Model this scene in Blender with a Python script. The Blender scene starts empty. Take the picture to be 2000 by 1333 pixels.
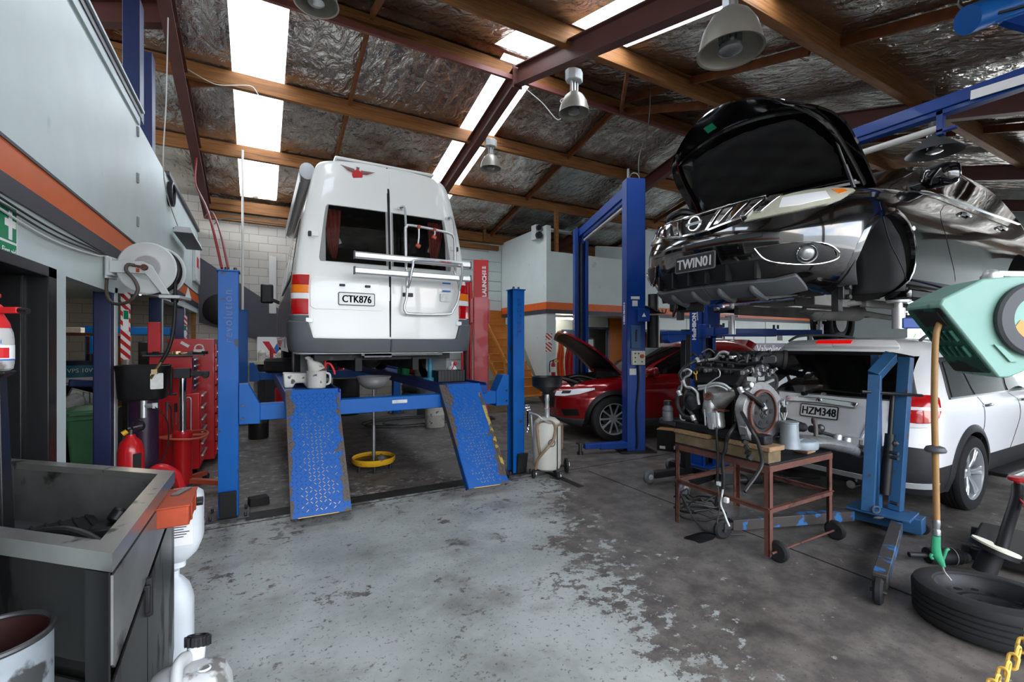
import bpy, bmesh, math, random
import numpy as np
from mathutils import Vector as V, Matrix as M4, Euler
from math import sin, cos, pi, radians as R, sqrt, atan2
random.seed(7)
SC = bpy.context.scene
COL = SC.collection
DG = bpy.context.evaluated_depsgraph_get
# ---------------------------------------------------------------- materials
MAT = {}
def lin(h):
    h = h.lstrip('#'); c = [int(h[i:i+2], 16)/255 for i in (0, 2, 4)]
    return tuple(x/12.92 if x <= .04045 else ((x+.055)/1.055)**2.4 for x in c) + (1,)
def mat(name, col, rough=.5, metal=0., var=0., vs=6., wear=None, ws=5., wt=.62, bump=0., bs=40., coat=0., wrough=None, spec=.5, trans=0., alpha=1., stretch=None, emit=None, est=0., ior=1.45):
    m = bpy.data.materials.new(name); m.use_nodes = True; MAT[name] = m
    nt = m.node_tree; N = nt.nodes; L = nt.links
    p = N['Principled BSDF']
    c = lin(col) if isinstance(col, str) else tuple(col)+(1,)
    p.inputs['Base Color'].default_value = c
    p.inputs['Roughness'].default_value = rough
    p.inputs['Metallic'].default_value = metal
    p.inputs['Specular IOR Level'].default_value = spec
    p.inputs['Coat Weight'].default_value = coat
    p.inputs['Coat Roughness'].default_value = .03
    p.inputs['Transmission Weight'].default_value = trans
    p.inputs['Alpha'].default_value = alpha
    p.inputs['IOR'].default_value = ior
    if emit:
        p.inputs['Emission Color'].default_value = lin(emit); p.inputs['Emission Strength'].default_value = est
    src = None
    if var or wear or bump:
        tc = N.new('ShaderNodeTexCoord'); co = tc.outputs['Object']
        if stretch:
            mp = N.new('ShaderNodeMapping'); mp.inputs['Scale'].default_value = stretch
            L.new(co, mp.inputs['Vector']); co = mp.outputs['Vector']
        def noise(scale, det=4):
            n = N.new('ShaderNodeTexNoise'); n.inputs['Scale'].default_value = scale; n.inputs['Detail'].default_value = det
            L.new(co, n.inputs['Vector']); return n.outputs['Fac']
        out = None
        if var:
            f = noise(vs, 5)
            r = N.new('ShaderNodeMapRange'); r.inputs['From Min'].default_value = .3; r.inputs['From Max'].default_value = .7
            r.inputs['To Min'].default_value = 1-var; r.inputs['To Max'].default_value = 1+var*.6
            L.new(f, r.inputs['Value'])
            mx = N.new('ShaderNodeVectorMath'); mx.operation = 'SCALE'; mx.inputs[0].default_value = c[:3]
            L.new(r.outputs['Result'], mx.inputs['Scale']); out = mx.outputs['Vector']
        if wear:
            f = noise(ws, 8)
            r = N.new('ShaderNodeMapRange'); r.inputs['From Min'].default_value = wt; r.inputs['From Max'].default_value = wt+.05
            L.new(f, r.inputs['Value'])
            mx = N.new('ShaderNodeMix'); mx.data_type = 'RGBA'
            L.new(r.outputs['Result'], mx.inputs['Factor'])
            if out: L.new(out, mx.inputs[6])
            else: mx.inputs[6].default_value = c
            mx.inputs[7].default_value = lin(wear); out = mx.outputs[2]
            if wrough is not None:
                m2 = N.new('ShaderNodeMix'); L.new(r.outputs['Result'], m2.inputs[0]); m2.inputs[2].default_value = rough; m2.inputs[3].default_value = wrough
                L.new(m2.outputs[0], p.inputs['Roughness'])
        if out: L.new(out, p.inputs['Base Color'])
        if bump:
            b = N.new('ShaderNodeBump'); b.inputs['Strength'].default_value = bump; b.inputs['Distance'].default_value = .01
            L.new(noise(bs, 5), b.inputs['Height']); L.new(b.outputs['Normal'], p.inputs['Normal'])
    return m
# ---------------------------------------------------------------- mesh builder
class MB:
    def __init__(s, M=None):
        s.bm = bmesh.new(); s.M = M or M4(); s.mi = 0
    def _v(s, p): return s.bm.verts.new(s.M @ V(p))
    def _f(s, vs):
        try:
            f = s.bm.faces.new(vs); f.material_index = s.mi; return f
        except ValueError: return None
    def box(s, c, d, rot=None, top=None):
        """box centred c, size d; rot euler or matrix; top=(sx,sy) scales the top face"""
        r = rot if isinstance(rot, M4) else (Euler(rot).to_matrix().to_4x4() if rot else M4())
        T = M4.Translation(V(c)) @ r
        vs = []
        for z in (-1, 1):
            k = top if (top and z > 0) else (1, 1)
            for x, y in ((-1, -1), (1, -1), (1, 1), (-1, 1)):
                vs.append(s._v(T @ V((x*d[0]/2*k[0], y*d[1]/2*k[1], z*d[2]/2))))
        for q in ((3, 2, 1, 0), (4, 5, 6, 7), (0, 1, 5, 4), (1, 2, 6, 5), (2, 3, 7, 6), (3, 0, 4, 7)): s._f([vs[i] for i in q])
        return s
    def b2(s, a, b):
        return s.box([(a[i]+b[i])/2 for i in range(3)], [abs(b[i]-a[i]) for i in range(3)])
    def bar(s, p, q, w, h, up=(0, 0, 1)):
        p, q = V(p), V(q); d = q-p; L = d.length; d.normalize()
        u = V(up)
        if abs(u.dot(d)) > .98: u = V((1, 0, 0)) if abs(d.x) < .9 else V((0, 1, 0))
        sd = d.cross(u).normalized(); u = sd.cross(d)
        m = M4((sd, d, u)).transposed().to_4x4()
        return s.box((p+q)/2, (w, L, h), rot=m)
    def ring(s, c, ax, r, n, ph=0, ref=None):
        ax = V(ax).normalized()
        a = V(ref) if ref else (V((0, 0, 1)) if abs(ax.z) < .9 else V((1, 0, 0)))
        a = (a - ax*a.dot(ax)).normalized(); b = ax.cross(a)
        return [V(c)+(a*cos(ph+2*pi*i/n)+b*sin(ph+2*pi*i/n))*r for i in range(n)]
    def loft(s, secs, cap=True, closed=True, capend=None):
        rows = [[s._v(p) for p in q] for q in secs]
        n = len(rows[0])
        for a, b in zip(rows, rows[1:]):
            for i in range(n if closed else n-1): s._f((a[i], a[(i+1) % n], b[(i+1) % n], b[i]))
        if cap and closed:
            s._f(rows[0][::-1]); s._f(rows[-1])
        return s
    def cyl(s, p, q, r, r2=None, n=16, cap=True):
        ax = V(q)-V(p)
        return s.loft([s.ring(p, ax, r, n), s.ring(q, ax, r if r2 is None else r2, n)], cap)
    def lathe(s, prof, c=(0, 0, 0), ax=(0, 0, 1), n=24, cap=True, ref=None):
        ax = V(ax).normalized()
        return s.loft([s.ring(V(c)+ax*h, ax, max(r, .0005), n, ref=ref) for r, h in prof], cap)
    def tube(s, pts, r, n=8, cap=True, sm=0, rs=None):
        pts = [V(p) for p in pts]
        if sm: 
            pts = spline(pts, sm)
            if rs: rs = list(np.interp(np.linspace(0, 1, len(pts)), np.linspace(0, 1, len(rs)), rs))
        secs = []; a = None
        for i, p in enumerate(pts):
            t = (pts[min(i+1, len(pts)-1)]-pts[max(i-1, 0)])
            if t.length < 1e-7: t = V((0, 0, 1))
            t.normalize()
            if a is None: a = V((0, 0, 1)) if abs(t.z) < .9 else V((1, 0, 0))
            a = (a-t*a.dot(t))
            if a.length < 1e-5: a = t.orthogonal()
            a.normalize(); b = t.cross(a); rr = rs[i] if rs else r
            secs.append([p+(a*cos(2*pi*k/n)+b*sin(2*pi*k/n))*rr for k in range(n)])
        return s.loft(secs, cap)
    def torus(s, c, ax, R0, r, n=32, k=8):
        ax = V(ax).normalized(); ce = V(c)
        pts = s.ring(c, ax, 1, n); rows = []
        for p in pts:
            d = (p-ce)
            rows.append([s._v(ce+d*(R0+r*cos(2*pi*j/k))+ax*r*sin(2*pi*j/k)) for j in range(k)])
        for i in range(n):
            a, b = rows[i], rows[(i+1) % n]
            for j in range(k): s._f((a[j], b[j], b[(j+1) % k], a[(j+1) % k]))
        return s
    def prism(s, poly, z0, z1, T=None):
        """poly of 2-D points extruded z0..z1 in the frame T"""
        T = T or M4()
        a = [s._v(T @ V((x, y, z0))) for x, y in poly]; b = [s._v(T @ V((x, y, z1))) for x, y in poly]
        n = len(a); s._f(a[::-1]); s._f(b)
        for i in range(n): s._f((a[i], a[(i+1) % n], b[(i+1) % n], b[i]))
        return s
    def sphere(s, c, r, n=14, sc=(1, 1, 1)):
        prof = []
        secs = []
        for i in range(n//2+1):
            t = pi*i/(n//2); rr = max(sin(t)*r, .0004)
            secs.append([V(c)+V((cos(2*pi*k/n)*rr*sc[0], sin(2*pi*k/n)*rr*sc[1], -cos(t)*r*sc[2])) for k in range(n)])
        return s.loft(secs)
    def grid(s, f, nu, nv):
        rows = [[s._v(f(i/nu, j/nv)) for j in range(nv+1)] for i in range(nu+1)]
        for i in range(nu):
            for j in range(nv): s._f((rows[i][j], rows[i+1][j], rows[i+1][j+1], rows[i][j+1]))
        return s
    def mesh(s, me, T=None):
        T = T or M4(); n0 = len(s.bm.verts)
        vs = [s._v(T @ v.co) for v in me.vertices]
        for p in me.polygons: s._f([vs[i] for i in p.vertices])
        return s
    def build(s, name, mats, parent=None, bevel=0, smooth=35, seg=2, sub=0, solid=0):
        bm = s.bm
        bmesh.ops.recalc_face_normals(bm, faces=bm.faces)
        me = bpy.data.meshes.new(name); bm.to_mesh(me); bm.free()
        for m in (mats if isinstance(mats, (list, tuple)) else [mats]): me.materials.append(MAT[m])
        o = bpy.data.objects.new(name, me); COL.objects.link(o)
        if smooth:
            me.shade_smooth(); me.set_sharp_from_angle(angle=R(smooth))
        if solid:
            d = o.modifiers.new('s', 'SOLIDIFY'); d.thickness = solid; d.offset = 0
        if bevel:
            b = o.modifiers.new('b', 'BEVEL'); b.width = bevel; b.segments = seg; b.limit_method = 'ANGLE'; b.angle_limit = R(40); b.harden_normals = False
        if sub:
            d = o.modifiers.new('u', 'SUBSURF'); d.levels = sub; d.render_levels = sub
        if parent: o.parent = parent
        return o
def spline(pts, k=6):
    out = []; n = len(pts)
    for i in range(n-1):
        p0, p1, p2, p3 = pts[max(i-1, 0)], pts[i], pts[i+1], pts[min(i+2, n-1)]
        for j in range(k):
            t = j/k
            out.append(.5*((2*p1)+(p2-p0)*t+(2*p0-5*p1+4*p2-p3)*t*t+(3*p1-p0-3*p2+p3)*t**3))
    return out+[pts[-1]]
def rrect(w, h, r, n=4, c=(0, 0)):
    out = []
    for sx, sy, a0 in ((1, 1, 0), (-1, 1, 90), (-1, -1, 180), (1, -1, 270)):
        for i in range(n+1):
            a = R(a0+90*i/n); out.append((c[0]+sx*(w/2-r)+r*cos(a), c[1]+sy*(h/2-r)+r*sin(a)))
    return out
def frame(o, x, y):
    """matrix with origin o, x axis x, y axis y"""
    x = V(x).normalized(); z = x.cross(V(y)).normalized(); y = z.cross(x)
    m = M4((x, y, z)).transposed().to_4x4(); m.translation = V(o); return m
_TX = {}
def textmesh(t, size, ext=.002, xs=1., align='CENTER', bold=0., sp=1.):
    cu = bpy.data.curves.new('t', 'FONT'); cu.body = t; cu.size = size; cu.extrude = ext; cu.align_x = align; cu.align_y = 'CENTER'; cu.offset = bold; cu.resolution_u = 3; cu.space_character = sp
    o = bpy.data.objects.new('t', cu); COL.objects.link(o)
    me = bpy.data.meshes.new_from_object(o.evaluated_get(DG()))
    bpy.data.objects.remove(o); bpy.data.curves.remove(cu)
    for v in me.vertices: v.co.x *= xs
    return me
def words(name, t, size, T, m, parent, ext=.002, xs=1., bold=0., align='CENTER', sp=1., fat=0):
    mb = MB(); me = textmesh(t, size, ext, xs, align, bold, sp)
    for dx, dy in (((-fat, -fat*.4), (0, 0), (fat, fat*.4), (-fat, fat*.4), (fat, -fat*.4)) if fat else ((0, 0),)): mb.mesh(me, T @ M4.Translation((dx, dy, 0)))
    return mb.build(name, m, parent, smooth=0)
def thing(name, label, cat, loc=(0, 0, 0), rz=0, group=None, rot=None):
    o = bpy.data.objects.new(name, None); COL.objects.link(o); o.location = loc
    o.rotation_euler = rot if rot else (0, 0, rz); o.empty_display_size = .1
    return tag(o, label, cat, group)
def tag(o, label, cat, group=None):
    o['label'] = label; o['category'] = cat
    if group: o['group'] = group
    return o
def struct(o, loc=None):
    o['kind'] = 'structure'
    if loc: o.location = loc
    return o
def dup(root, loc, rz=0, label=None, group=None):
    r = root.copy(); COL.objects.link(r); r.location = loc; r.rotation_euler = (0, 0, rz)
    if label: r['label'] = label
    if group: r['group'] = group
    for ch in list(root.children):
        c = ch.copy(); COL.objects.link(c); c.parent = r
        for g in ch.children:
            d = g.copy(); COL.objects.link(d); d.parent = c
    return r
# ---------------------------------------------------------------- palette
mat('paint_wall', '#cbd7d6', .45, var=.05, vs=2.5, wear='#b8c5c6', ws=3, wt=.68)
mat('paint_wall_grey', '#c3cfd0', .5, var=.05, vs=2)
mat('orange_stripe', '#d5611f', .45, var=.08, vs=3)
mat('dark_stripe', '#3c3a44', .5, var=.08)
mat('charcoal_paint', '#4a4a53', .55, var=.06)
mat('black_paint', '#1a1a1c', .32, var=.15, vs=4, wear='#3a3a3a', ws=25, wt=.74)
mat('navy_paint', '#1e2a52', .45, var=.1, wear='#4a5680', ws=30, wt=.76)
mat('timber', '#8c5c30', .7, var=.35, vs=7, stretch=(.35, 3, 6), wear='#5b3619', ws=2.2, wt=.62, bump=.15, bs=30)
mat('timber_dark', '#6e3c18', .7, var=.3, vs=7, bump=.12)
mat('steel_red', '#57322c', .55, var=.15, vs=3)
mat('steel_pink', '#7d4a44', .5, var=.1)
mat('lift_blue', '#0d559f', .4, var=.07, vs=3, wear='#3b3f48', ws=9, wt=.665, coat=.05, spec=.22)
mat('lift_blue_dark', '#0c3a86', .38, var=.07, vs=3, wear='#2a3040', ws=16, wt=.73, coat=.1, spec=.35)
mat('hoist_blue', '#2c567e', .42, var=.15, wear='#4a3d35', ws=16, wt=.645)
mat('lift_red', '#c11f26', .35, var=.06, coat=.2)
mat('tool_red', '#b3161c', .3, var=.06, coat=.3)
mat('cladding', '#2b2c2f', .5, var=.06)
mat('white_car', '#f5f7f9', .28, coat=.6, spec=.5)
mat('white_van', '#eeeeea', .3, coat=.5, var=.015, vs=1.5)
mat('van_grey', '#77797a', .32, coat=.4)
mat('black_car', '#070708', .12, coat=1., spec=.6)
mat('red_car', '#8e0a12', .16, metal=.25, coat=1.)
mat('glass_dark', '#050607', .03, spec=.65, coat=.3)
mat('glass_clear', '#0c0e0e', .02, trans=0, alpha=.42, spec=.8)
mat('glass_tint', '#0a0b0b', .02, alpha=.72, spec=.8)
mat('arch_plastic', '#3c3e40', .6, var=.12, vs=8)
mat('chrome', '#d8d8d8', .08, metal=1)
mat('alloy', '#c4c8cb', .32, metal=.6)
mat('alum', '#c8cacb', .38, metal=.7, var=.06)
mat('steel', '#8d8f90', .38, metal=.9, var=.2, vs=12)
mat('steel_dark', '#4a4a4b', .45, metal=.8, var=.25, vs=10)
mat('cast_alloy', '#a3a4a3', .45, metal=.75, var=.25, vs=22, bump=.25, bs=60)
mat('iron', '#2b2b2d', .55, metal=.5, var=.3, vs=14)
mat('rubber', '#161617', .75, var=.2, vs=20)
mat('tyre', '#1b1b1c', .8, var=.15, vs=9)
mat('plastic_black', '#131314', .45)
mat('plastic_grey', '#55585b', .5, var=.05)
mat('bumper_grey', '#54585c', .55, var=.06, vs=4)
mat('under_black', '#1a1a1a', .7, var=.35, vs=9, wear='#3a3733', ws=6, wt=.6)
mat('under_grey', '#6b6a66', .65, var=.25, vs=8)
mat('lamp_red', '#b80d12', .12, coat=.8, var=.12, vs=30)
mat('lamp_amber', '#ef7d14', .15, coat=.8)
mat('lamp_white', '#e8e8ea', .12, coat=.8)
mat('lamp_lens', '#b9b8a4', .2, coat=.8, var=.15, vs=9)
mat('led_red', '#d01216', .2, emit='#ff1a1a', est=.25)
mat('plate_white', '#eceeea', .35)
mat('plate_black', '#0b0b0c', .35)
mat('ink_black', '#101012', .5)
mat('ink_white', '#f2f2f2', .5)
mat('ink_red', '#c92126', .5)
mat('ink_blue', '#2a6ec2', .5)
mat('ink_green', '#13855a', .5)
mat('sticker', '#d9dad6', .5, var=.1, vs=30)
mat('rust', '#5f3a30', .65, var=.25, vs=12, wear='#3a2420', ws=9, wt=.6)
mat('plank', '#937556', .75, var=.35, vs=10, stretch=(1, 6, 6), bump=.2)
mat('plank_old', '#6c5d45', .8, var=.35, vs=14, bump=.2)
mat('stainless', '#8b8b89', .36, metal=.7, var=.25, vs=5, wear='#2c2a28', ws=3, wt=.6, wrough=.55)
mat('stainless_dark', '#3b3a39', .35, metal=.8, var=.3, vs=4, stretch=(1, 1, .35), wear='#151414', ws=5, wt=.56, wrough=.5)
mat('rim_metal', '#b0b0ac', .28, metal=.85, var=.1, wear='#55524e', ws=8, wt=.62)
mat('orange_box', '#a3401f', .65, var=.15, vs=12, wear='#5a2a1c', ws=14, wt=.66)
mat('jug_plastic', '#d5dade', .4, var=.05, vs=4, spec=.4)
mat('jug_grimy', '#b9bab8', .55, var=.15, wear='#6d6a66', ws=7, wt=.55)
mat('white_grimy', '#cfcdc4', .5, var=.12, vs=8, wear='#4a423a', ws=14, wt=.63)
mat('tank_white', '#cbc9bd', .45, var=.1, vs=6, wear='#877a63', ws=6, wt=.62, stretch=(1, 1, .4))
mat('bin_green', '#6aad7e', .5, var=.1, vs=5, wear='#8fb59b', ws=10, wt=.68)
mat('teal', '#789f93', .5, var=.08, vs=4, wear='#4c6a60', ws=9, wt=.66)
mat('teal_dark', '#1f5347', .6, var=.3, vs=12, wear='#131b18', ws=8, wt=.55)
mat('reel_grey', '#3b3d40', .55, var=.08)
mat('label_orange', '#d08a45', .5, var=.06)
mat('hose_tan', '#8c6a3e', .5, var=.15, vs=20)
mat('hose_clear', '#8d7560', .3, var=.15, vs=16)
mat('hose_black', '#1c1b1b', .5, var=.15, vs=18)
mat('hose_brown', '#4a423d', .55)
mat('gun_green', '#1c7a55', .45)
mat('yellow_paint', '#c9991b', .5, var=.15, wear='#5d4a1c', ws=12, wt=.6)
mat('chain_yellow', '#c9a347', .55, var=.15, wear='#8a6a28', ws=30, wt=.62)
mat('silver_paint', '#c3c7c8', .4, var=.05)
mat('cream_box', '#c9c6b4', .5)
mat('red_knob', '#a8472f', .5)
mat('curtain_red', '#8e3b34', .85, var=.25, vs=14)
mat('interior_dark', '#26241f', .9)
mat('interior_grey', '#6b6a64', .8)
mat('orange_cloth', '#dd5a20', .8, var=.15)
mat('red_cloth', '#b3261f', .8, var=.2)
mat('cardboard', '#a07a4a', .8, var=.12)
mat('cable_white', '#d0cfca', .5)
mat('cable_red', '#7d2326', .5)
mat('lamp_glass', '#9fa3a3', .25, metal=.7)
mat('tube_lit', '#fff4e0', .4, emit='#fff2dc', est=30)
mat('tube_off', '#d9d7d0', .4)
mat('leaf', '#4e7a33', .7, var=.4, vs=3)
mat('trunk', '#6a573f', .8)
mat('sunlit_ground', '#d2d0c8', .85, var=.12, vs=2)  # sunshine put into the ground's pale colour, so it bounces light indoors
mat('silver_grimy', '#8e969c', .5, metal=.3, var=.2, vs=10, wear='#3c3d3e', ws=8, wt=.6)
mat('hoist_worn', '#2a5f92', .5, var=.2, wear='#3a3532', ws=9, wt=.42)
mat('oil', '#0d0c0b', .3)
mat('drum_lining', '#2a0f0c', .5, var=.3, vs=5, wear='#120b0a', ws=4, wt=.55)
mat('plum_paint', '#2f1c33', .35, var=.2)
mat('orange_office', '#c9731f', .6)
mat('lamp_shade', '#9b978d', .4, metal=.5)
mat('lift_blue_text', '#0f4686', .3)
mat('hazard_worn', '#a88a3a', .6, wear='#3a3630', ws=14, wt=.46)
mat('far_white', '#d8dadb', .6)
mat('brass', '#b39a70', .35, metal=.9)
mat('green_bottle', '#2f9a5c', .4)
mat('blue_drum', '#122038', .4, var=.1)
mat('teal_drum', '#2a7a92', .45)
mat('wood_stair', '#c0772c', .55, var=.2, vs=8, stretch=(3, 1, 6))
mat('screen_wall', '#39536b', .5)
# floor: worn grey-blue paint over dark oily concrete
def floor_mat():
    m = bpy.data.materials.new('floor_paint'); m.use_nodes = True; MAT['floor_paint'] = m
    nt = m.node_tree; N = nt.nodes; L = nt.links; p = N['Principled BSDF']
    tc = N.new('ShaderNodeTexCoord'); co = tc.outputs['Object']
    def noise(sc, det=6, rough=.6, st=None):
        n = N.new('ShaderNodeTexNoise'); n.inputs['Scale'].default_value = sc; n.inputs['Detail'].default_value = det; n.inputs['Roughness'].default_value = rough
        v = co
        if st:
            mp = N.new('ShaderNodeMapping'); mp.inputs['Scale'].default_value = st; L.new(co, mp.inputs['Vector']); v = mp.outputs['Vector']
        L.new(v, n.inputs['Vector']); return n.outputs['Fac']
    def rng(v, a, b, c=0., d=1.):
        r = N.new('ShaderNodeMapRange'); r.interpolation_type = 'SMOOTHSTEP'
        for k, x in zip(('From Min', 'From Max', 'To Min', 'To Max'), (a, b, c, d)): r.inputs[k].default_value = x
        L.new(v, r.inputs['Value']); return r.outputs['Result']
    def math(op, a, b):
        n = N.new('ShaderNodeMath'); n.operation = op
        for i, x in enumerate((a, b)):
            if isinstance(x, (int, float)): n.inputs[i].default_value = x
            else: L.new(x, n.inputs[i])
        return n.outputs[0]
    def mix(f, a, b):
        n = N.new('ShaderNodeMix'); n.data_type = 'RGBA'; L.new(f, n.inputs[0])
        for i, x in ((6, a), (7, b)):
            if isinstance(x, str): n.inputs[i].default_value = lin(x)
            else: L.new(x, n.inputs[i])
        return n.outputs[2]
    sx = N.new('ShaderNodeSeparateXYZ'); L.new(co, sx.inputs[0])
    X, Y = sx.outputs['X'], sx.outputs['Y']
    big = noise(.55, 3)
    base = mix(rng(noise(1.6, 6), .35, .7), '#9da09c', '#848783')
    # the painted bay keeps its paint; the traffic lane and the lift bays are worn to bare concrete
    wob = math('MULTIPLY', math('SUBTRACT', noise(1.6, 8, .65), .5), 1.9)
    lane = rng(math('ADD', math('SUBTRACT', X, math('MULTIPLY', Y, .35)), wob), .7, 1.9)
    back = rng(math('ADD', Y, math('MULTIPLY', wob, .8)), 4.0, 5.1)
    worn = math('MAXIMUM', lane, math('MULTIPLY', back, .78))
    fine = noise(11, 10, .72, (1.0, 1.2, 1))
    patch = noise(1.9, 8, .62)
    # flecks of paint survive in the lane, pits and flaked spots show in the paint
    thr = math('SUBTRACT', math('SUBTRACT', .643, math('MULTIPLY', worn, .27)), math('MULTIPLY', rng(patch, .45, .72), .16))
    d = math('SUBTRACT', fine, thr)
    wear = rng(d, -.025, .03)
    bare = mix(rng(noise(5, 8, .7), .35, .68), '#4a4542', '#6a645e')
    stain = rng(noise(1.25, 7, .66), .50, .68)
    c = mix(math('MULTIPLY', stain, .65), base, '#625d58')
    c = mix(wear, c, bare)
    sp = rng(noise(38, 5, .7), .588, .635)
    c = mix(math('MULTIPLY', sp, .75), c, '#3d3935')
    scr = rng(noise(9, 6, .65, (1, 7, 1)), .62, .68)
    c = mix(math('MULTIPLY', scr, .45), c, '#55504b')
    oil = rng(noise(.95, 6, .6), .62, .70)
    c = mix(math('MULTIPLY', oil, .6), c, '#2f2c2a')
    L.new(c, p.inputs['Base Color'])
    L.new(rng(noise(2.2, 5), .3, .75, .36, .72), p.inputs['Roughness'])
    b = N.new('ShaderNodeBump'); b.inputs['Strength'].default_value = .12; b.inputs['Distance'].default_value = .006
    L.new(fine, b.inputs['Height']); L.new(b.outputs['Normal'], p.inputs['Normal'])
floor_mat()
def foil_mat():
    m = bpy.data.materials.new('foil'); m.use_nodes = True; MAT['foil'] = m
    nt = m.node_tree; N = nt.nodes; L = nt.links; p = N['Principled BSDF']
    tc = N.new('ShaderNodeTexCoord'); co = tc.outputs['Object']
    p.inputs['Metallic'].default_value = .92
    def noise(sc, det, st=(1, 1, 1), dist=0):
        mp = N.new('ShaderNodeMapping'); mp.inputs['Scale'].default_value = st; L.new(co, mp.inputs['Vector'])
        n = N.new('ShaderNodeTexNoise'); n.inputs['Scale'].default_value = sc; n.inputs['Detail'].default_value = det; n.inputs['Distortion'].default_value = dist
        L.new(mp.outputs['Vector'], n.inputs['Vector']); return n.outputs['Fac']
    cr = N.new('ShaderNodeValToRGB'); cr.color_ramp.elements[0].position = .35; cr.color_ramp.elements[0].color = lin('#d6d2cc'); cr.color_ramp.elements[1].position = .72; cr.color_ramp.elements[1].color = lin('#7a5743')
    e = cr.color_ramp.elements.new(.55); e.color = lin('#b5b0ab')
    L.new(noise(.8, 6, (1, 1.6, 1)), cr.inputs['Fac'])
    L.new(cr.outputs['Color'], p.inputs['Base Color'])
    p.inputs['Roughness'].default_value = .15
    b1 = N.new('ShaderNodeBump'); b1.inputs['Strength'].default_value = 1.; b1.inputs['Distance'].default_value = .05
    L.new(noise(3.0, 5, (1.7, 1, 1), 1.2), b1.inputs['Height'])
    # wire netting pressed into the foil
    vo = N.new('ShaderNodeTexVoronoi'); vo.feature = 'DISTANCE_TO_EDGE'; vo.inputs['Scale'].default_value = 11
    L.new(co, vo.inputs['Vector'])
    b2 = N.new('ShaderNodeBump'); b2.inputs['Strength'].default_value = .25; b2.inputs['Distance'].default_value = .01
    L.new(vo.outputs['Distance'], b2.inputs['Height']); L.new(b1.outputs['Normal'], b2.inputs['Normal'])
    L.new(b2.outputs['Normal'], p.inputs['Normal'])
foil_mat()
def block_mat():
    m = bpy.data.materials.new('block_wall'); m.use_nodes = True; MAT['block_wall'] = m
    nt = m.node_tree; N = nt.nodes; L = nt.links; p = N['Principled BSDF']
    tc = N.new('ShaderNodeTexCoord')
    mp = N.new('ShaderNodeMapping'); mp.inputs['Rotation'].default_value = (R(-90), 0, 0)
    L.new(tc.outputs['Object'], mp.inputs['Vector'])
    b = N.new('ShaderNodeTexBrick'); b.inputs['Scale'].default_value = 1; b.inputs['Brick Width'].default_value = .4; b.inputs['Row Height'].default_value = .2
    b.inputs['Mortar Size'].default_value = .006; b.inputs['Color1'].default_value = lin('#bfbab0'); b.inputs['Color2'].default_value = lin('#b6b1a8'); b.inputs['Mortar'].default_value = lin('#8f8a82')
    L.new(mp.outputs['Vector'], b.inputs['Vector']); L.new(b.outputs['Color'], p.inputs['Base Color'])
    p.inputs['Roughness'].default_value = .7
    bp = N.new('ShaderNodeBump'); bp.inputs['Strength'].default_value = .5; bp.inputs['Distance'].default_value = .01; bp.invert = True
    L.new(b.outputs['Fac'], bp.inputs['Height']); L.new(bp.outputs['Normal'], p.inputs['Normal'])
block_mat()
def skylight_mat():
    m = bpy.data.materials.new('skylight_sheet'); m.use_nodes = True; MAT['skylight_sheet'] = m
    nt = m.node_tree; N = nt.nodes; L = nt.links; N.remove(N['Principled BSDF'])
    t = N.new('ShaderNodeBsdfTransparent'); t.inputs['Color'].default_value = (.9, .92, .92, 1)
    d = N.new('ShaderNodeBsdfTranslucent'); d.inputs['Color'].default_value = (.85, .88, .88, 1)
    x = N.new('ShaderNodeMixShader'); x.inputs[0].default_value = .35
    L.new(t.outputs[0], x.inputs[1]); L.new(d.outputs[0], x.inputs[2]); L.new(x.outputs[0], N['Material Output'].inputs['Surface'])
skylight_mat()
def hatch_mat():
    m = bpy.data.materials.new('hatch'); m.use_nodes = True; MAT['hatch'] = m
    nt = m.node_tree; N = nt.nodes; L = nt.links; p = N['Principled BSDF']
    tc = N.new('ShaderNodeTexCoord'); w = N.new('ShaderNodeTexWave'); w.bands_direction = 'DIAGONAL'; w.inputs['Scale'].default_value = 6.5; w.inputs['Distortion'].default_value = 0
    mp = N.new('ShaderNodeMapping'); mp.inputs['Scale'].default_value = (.7, .7, 1); L.new(tc.outputs['Object'], mp.inputs['Vector']); L.new(mp.outputs['Vector'], w.inputs['Vector'])
    cr = N.new('ShaderNodeValToRGB'); cr.color_ramp.interpolation = 'CONSTANT'; cr.color_ramp.elements[0].color = lin('#c32a2a'); cr.color_ramp.elements[1].position = .5; cr.color_ramp.elements[1].color = lin('#e6e4e0')
    L.new(w.outputs['Fac'], cr.inputs['Fac']); L.new(cr.outputs['Color'], p.inputs['Base Color']); p.inputs['Roughness'].default_value = .45
hatch_mat()
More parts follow.
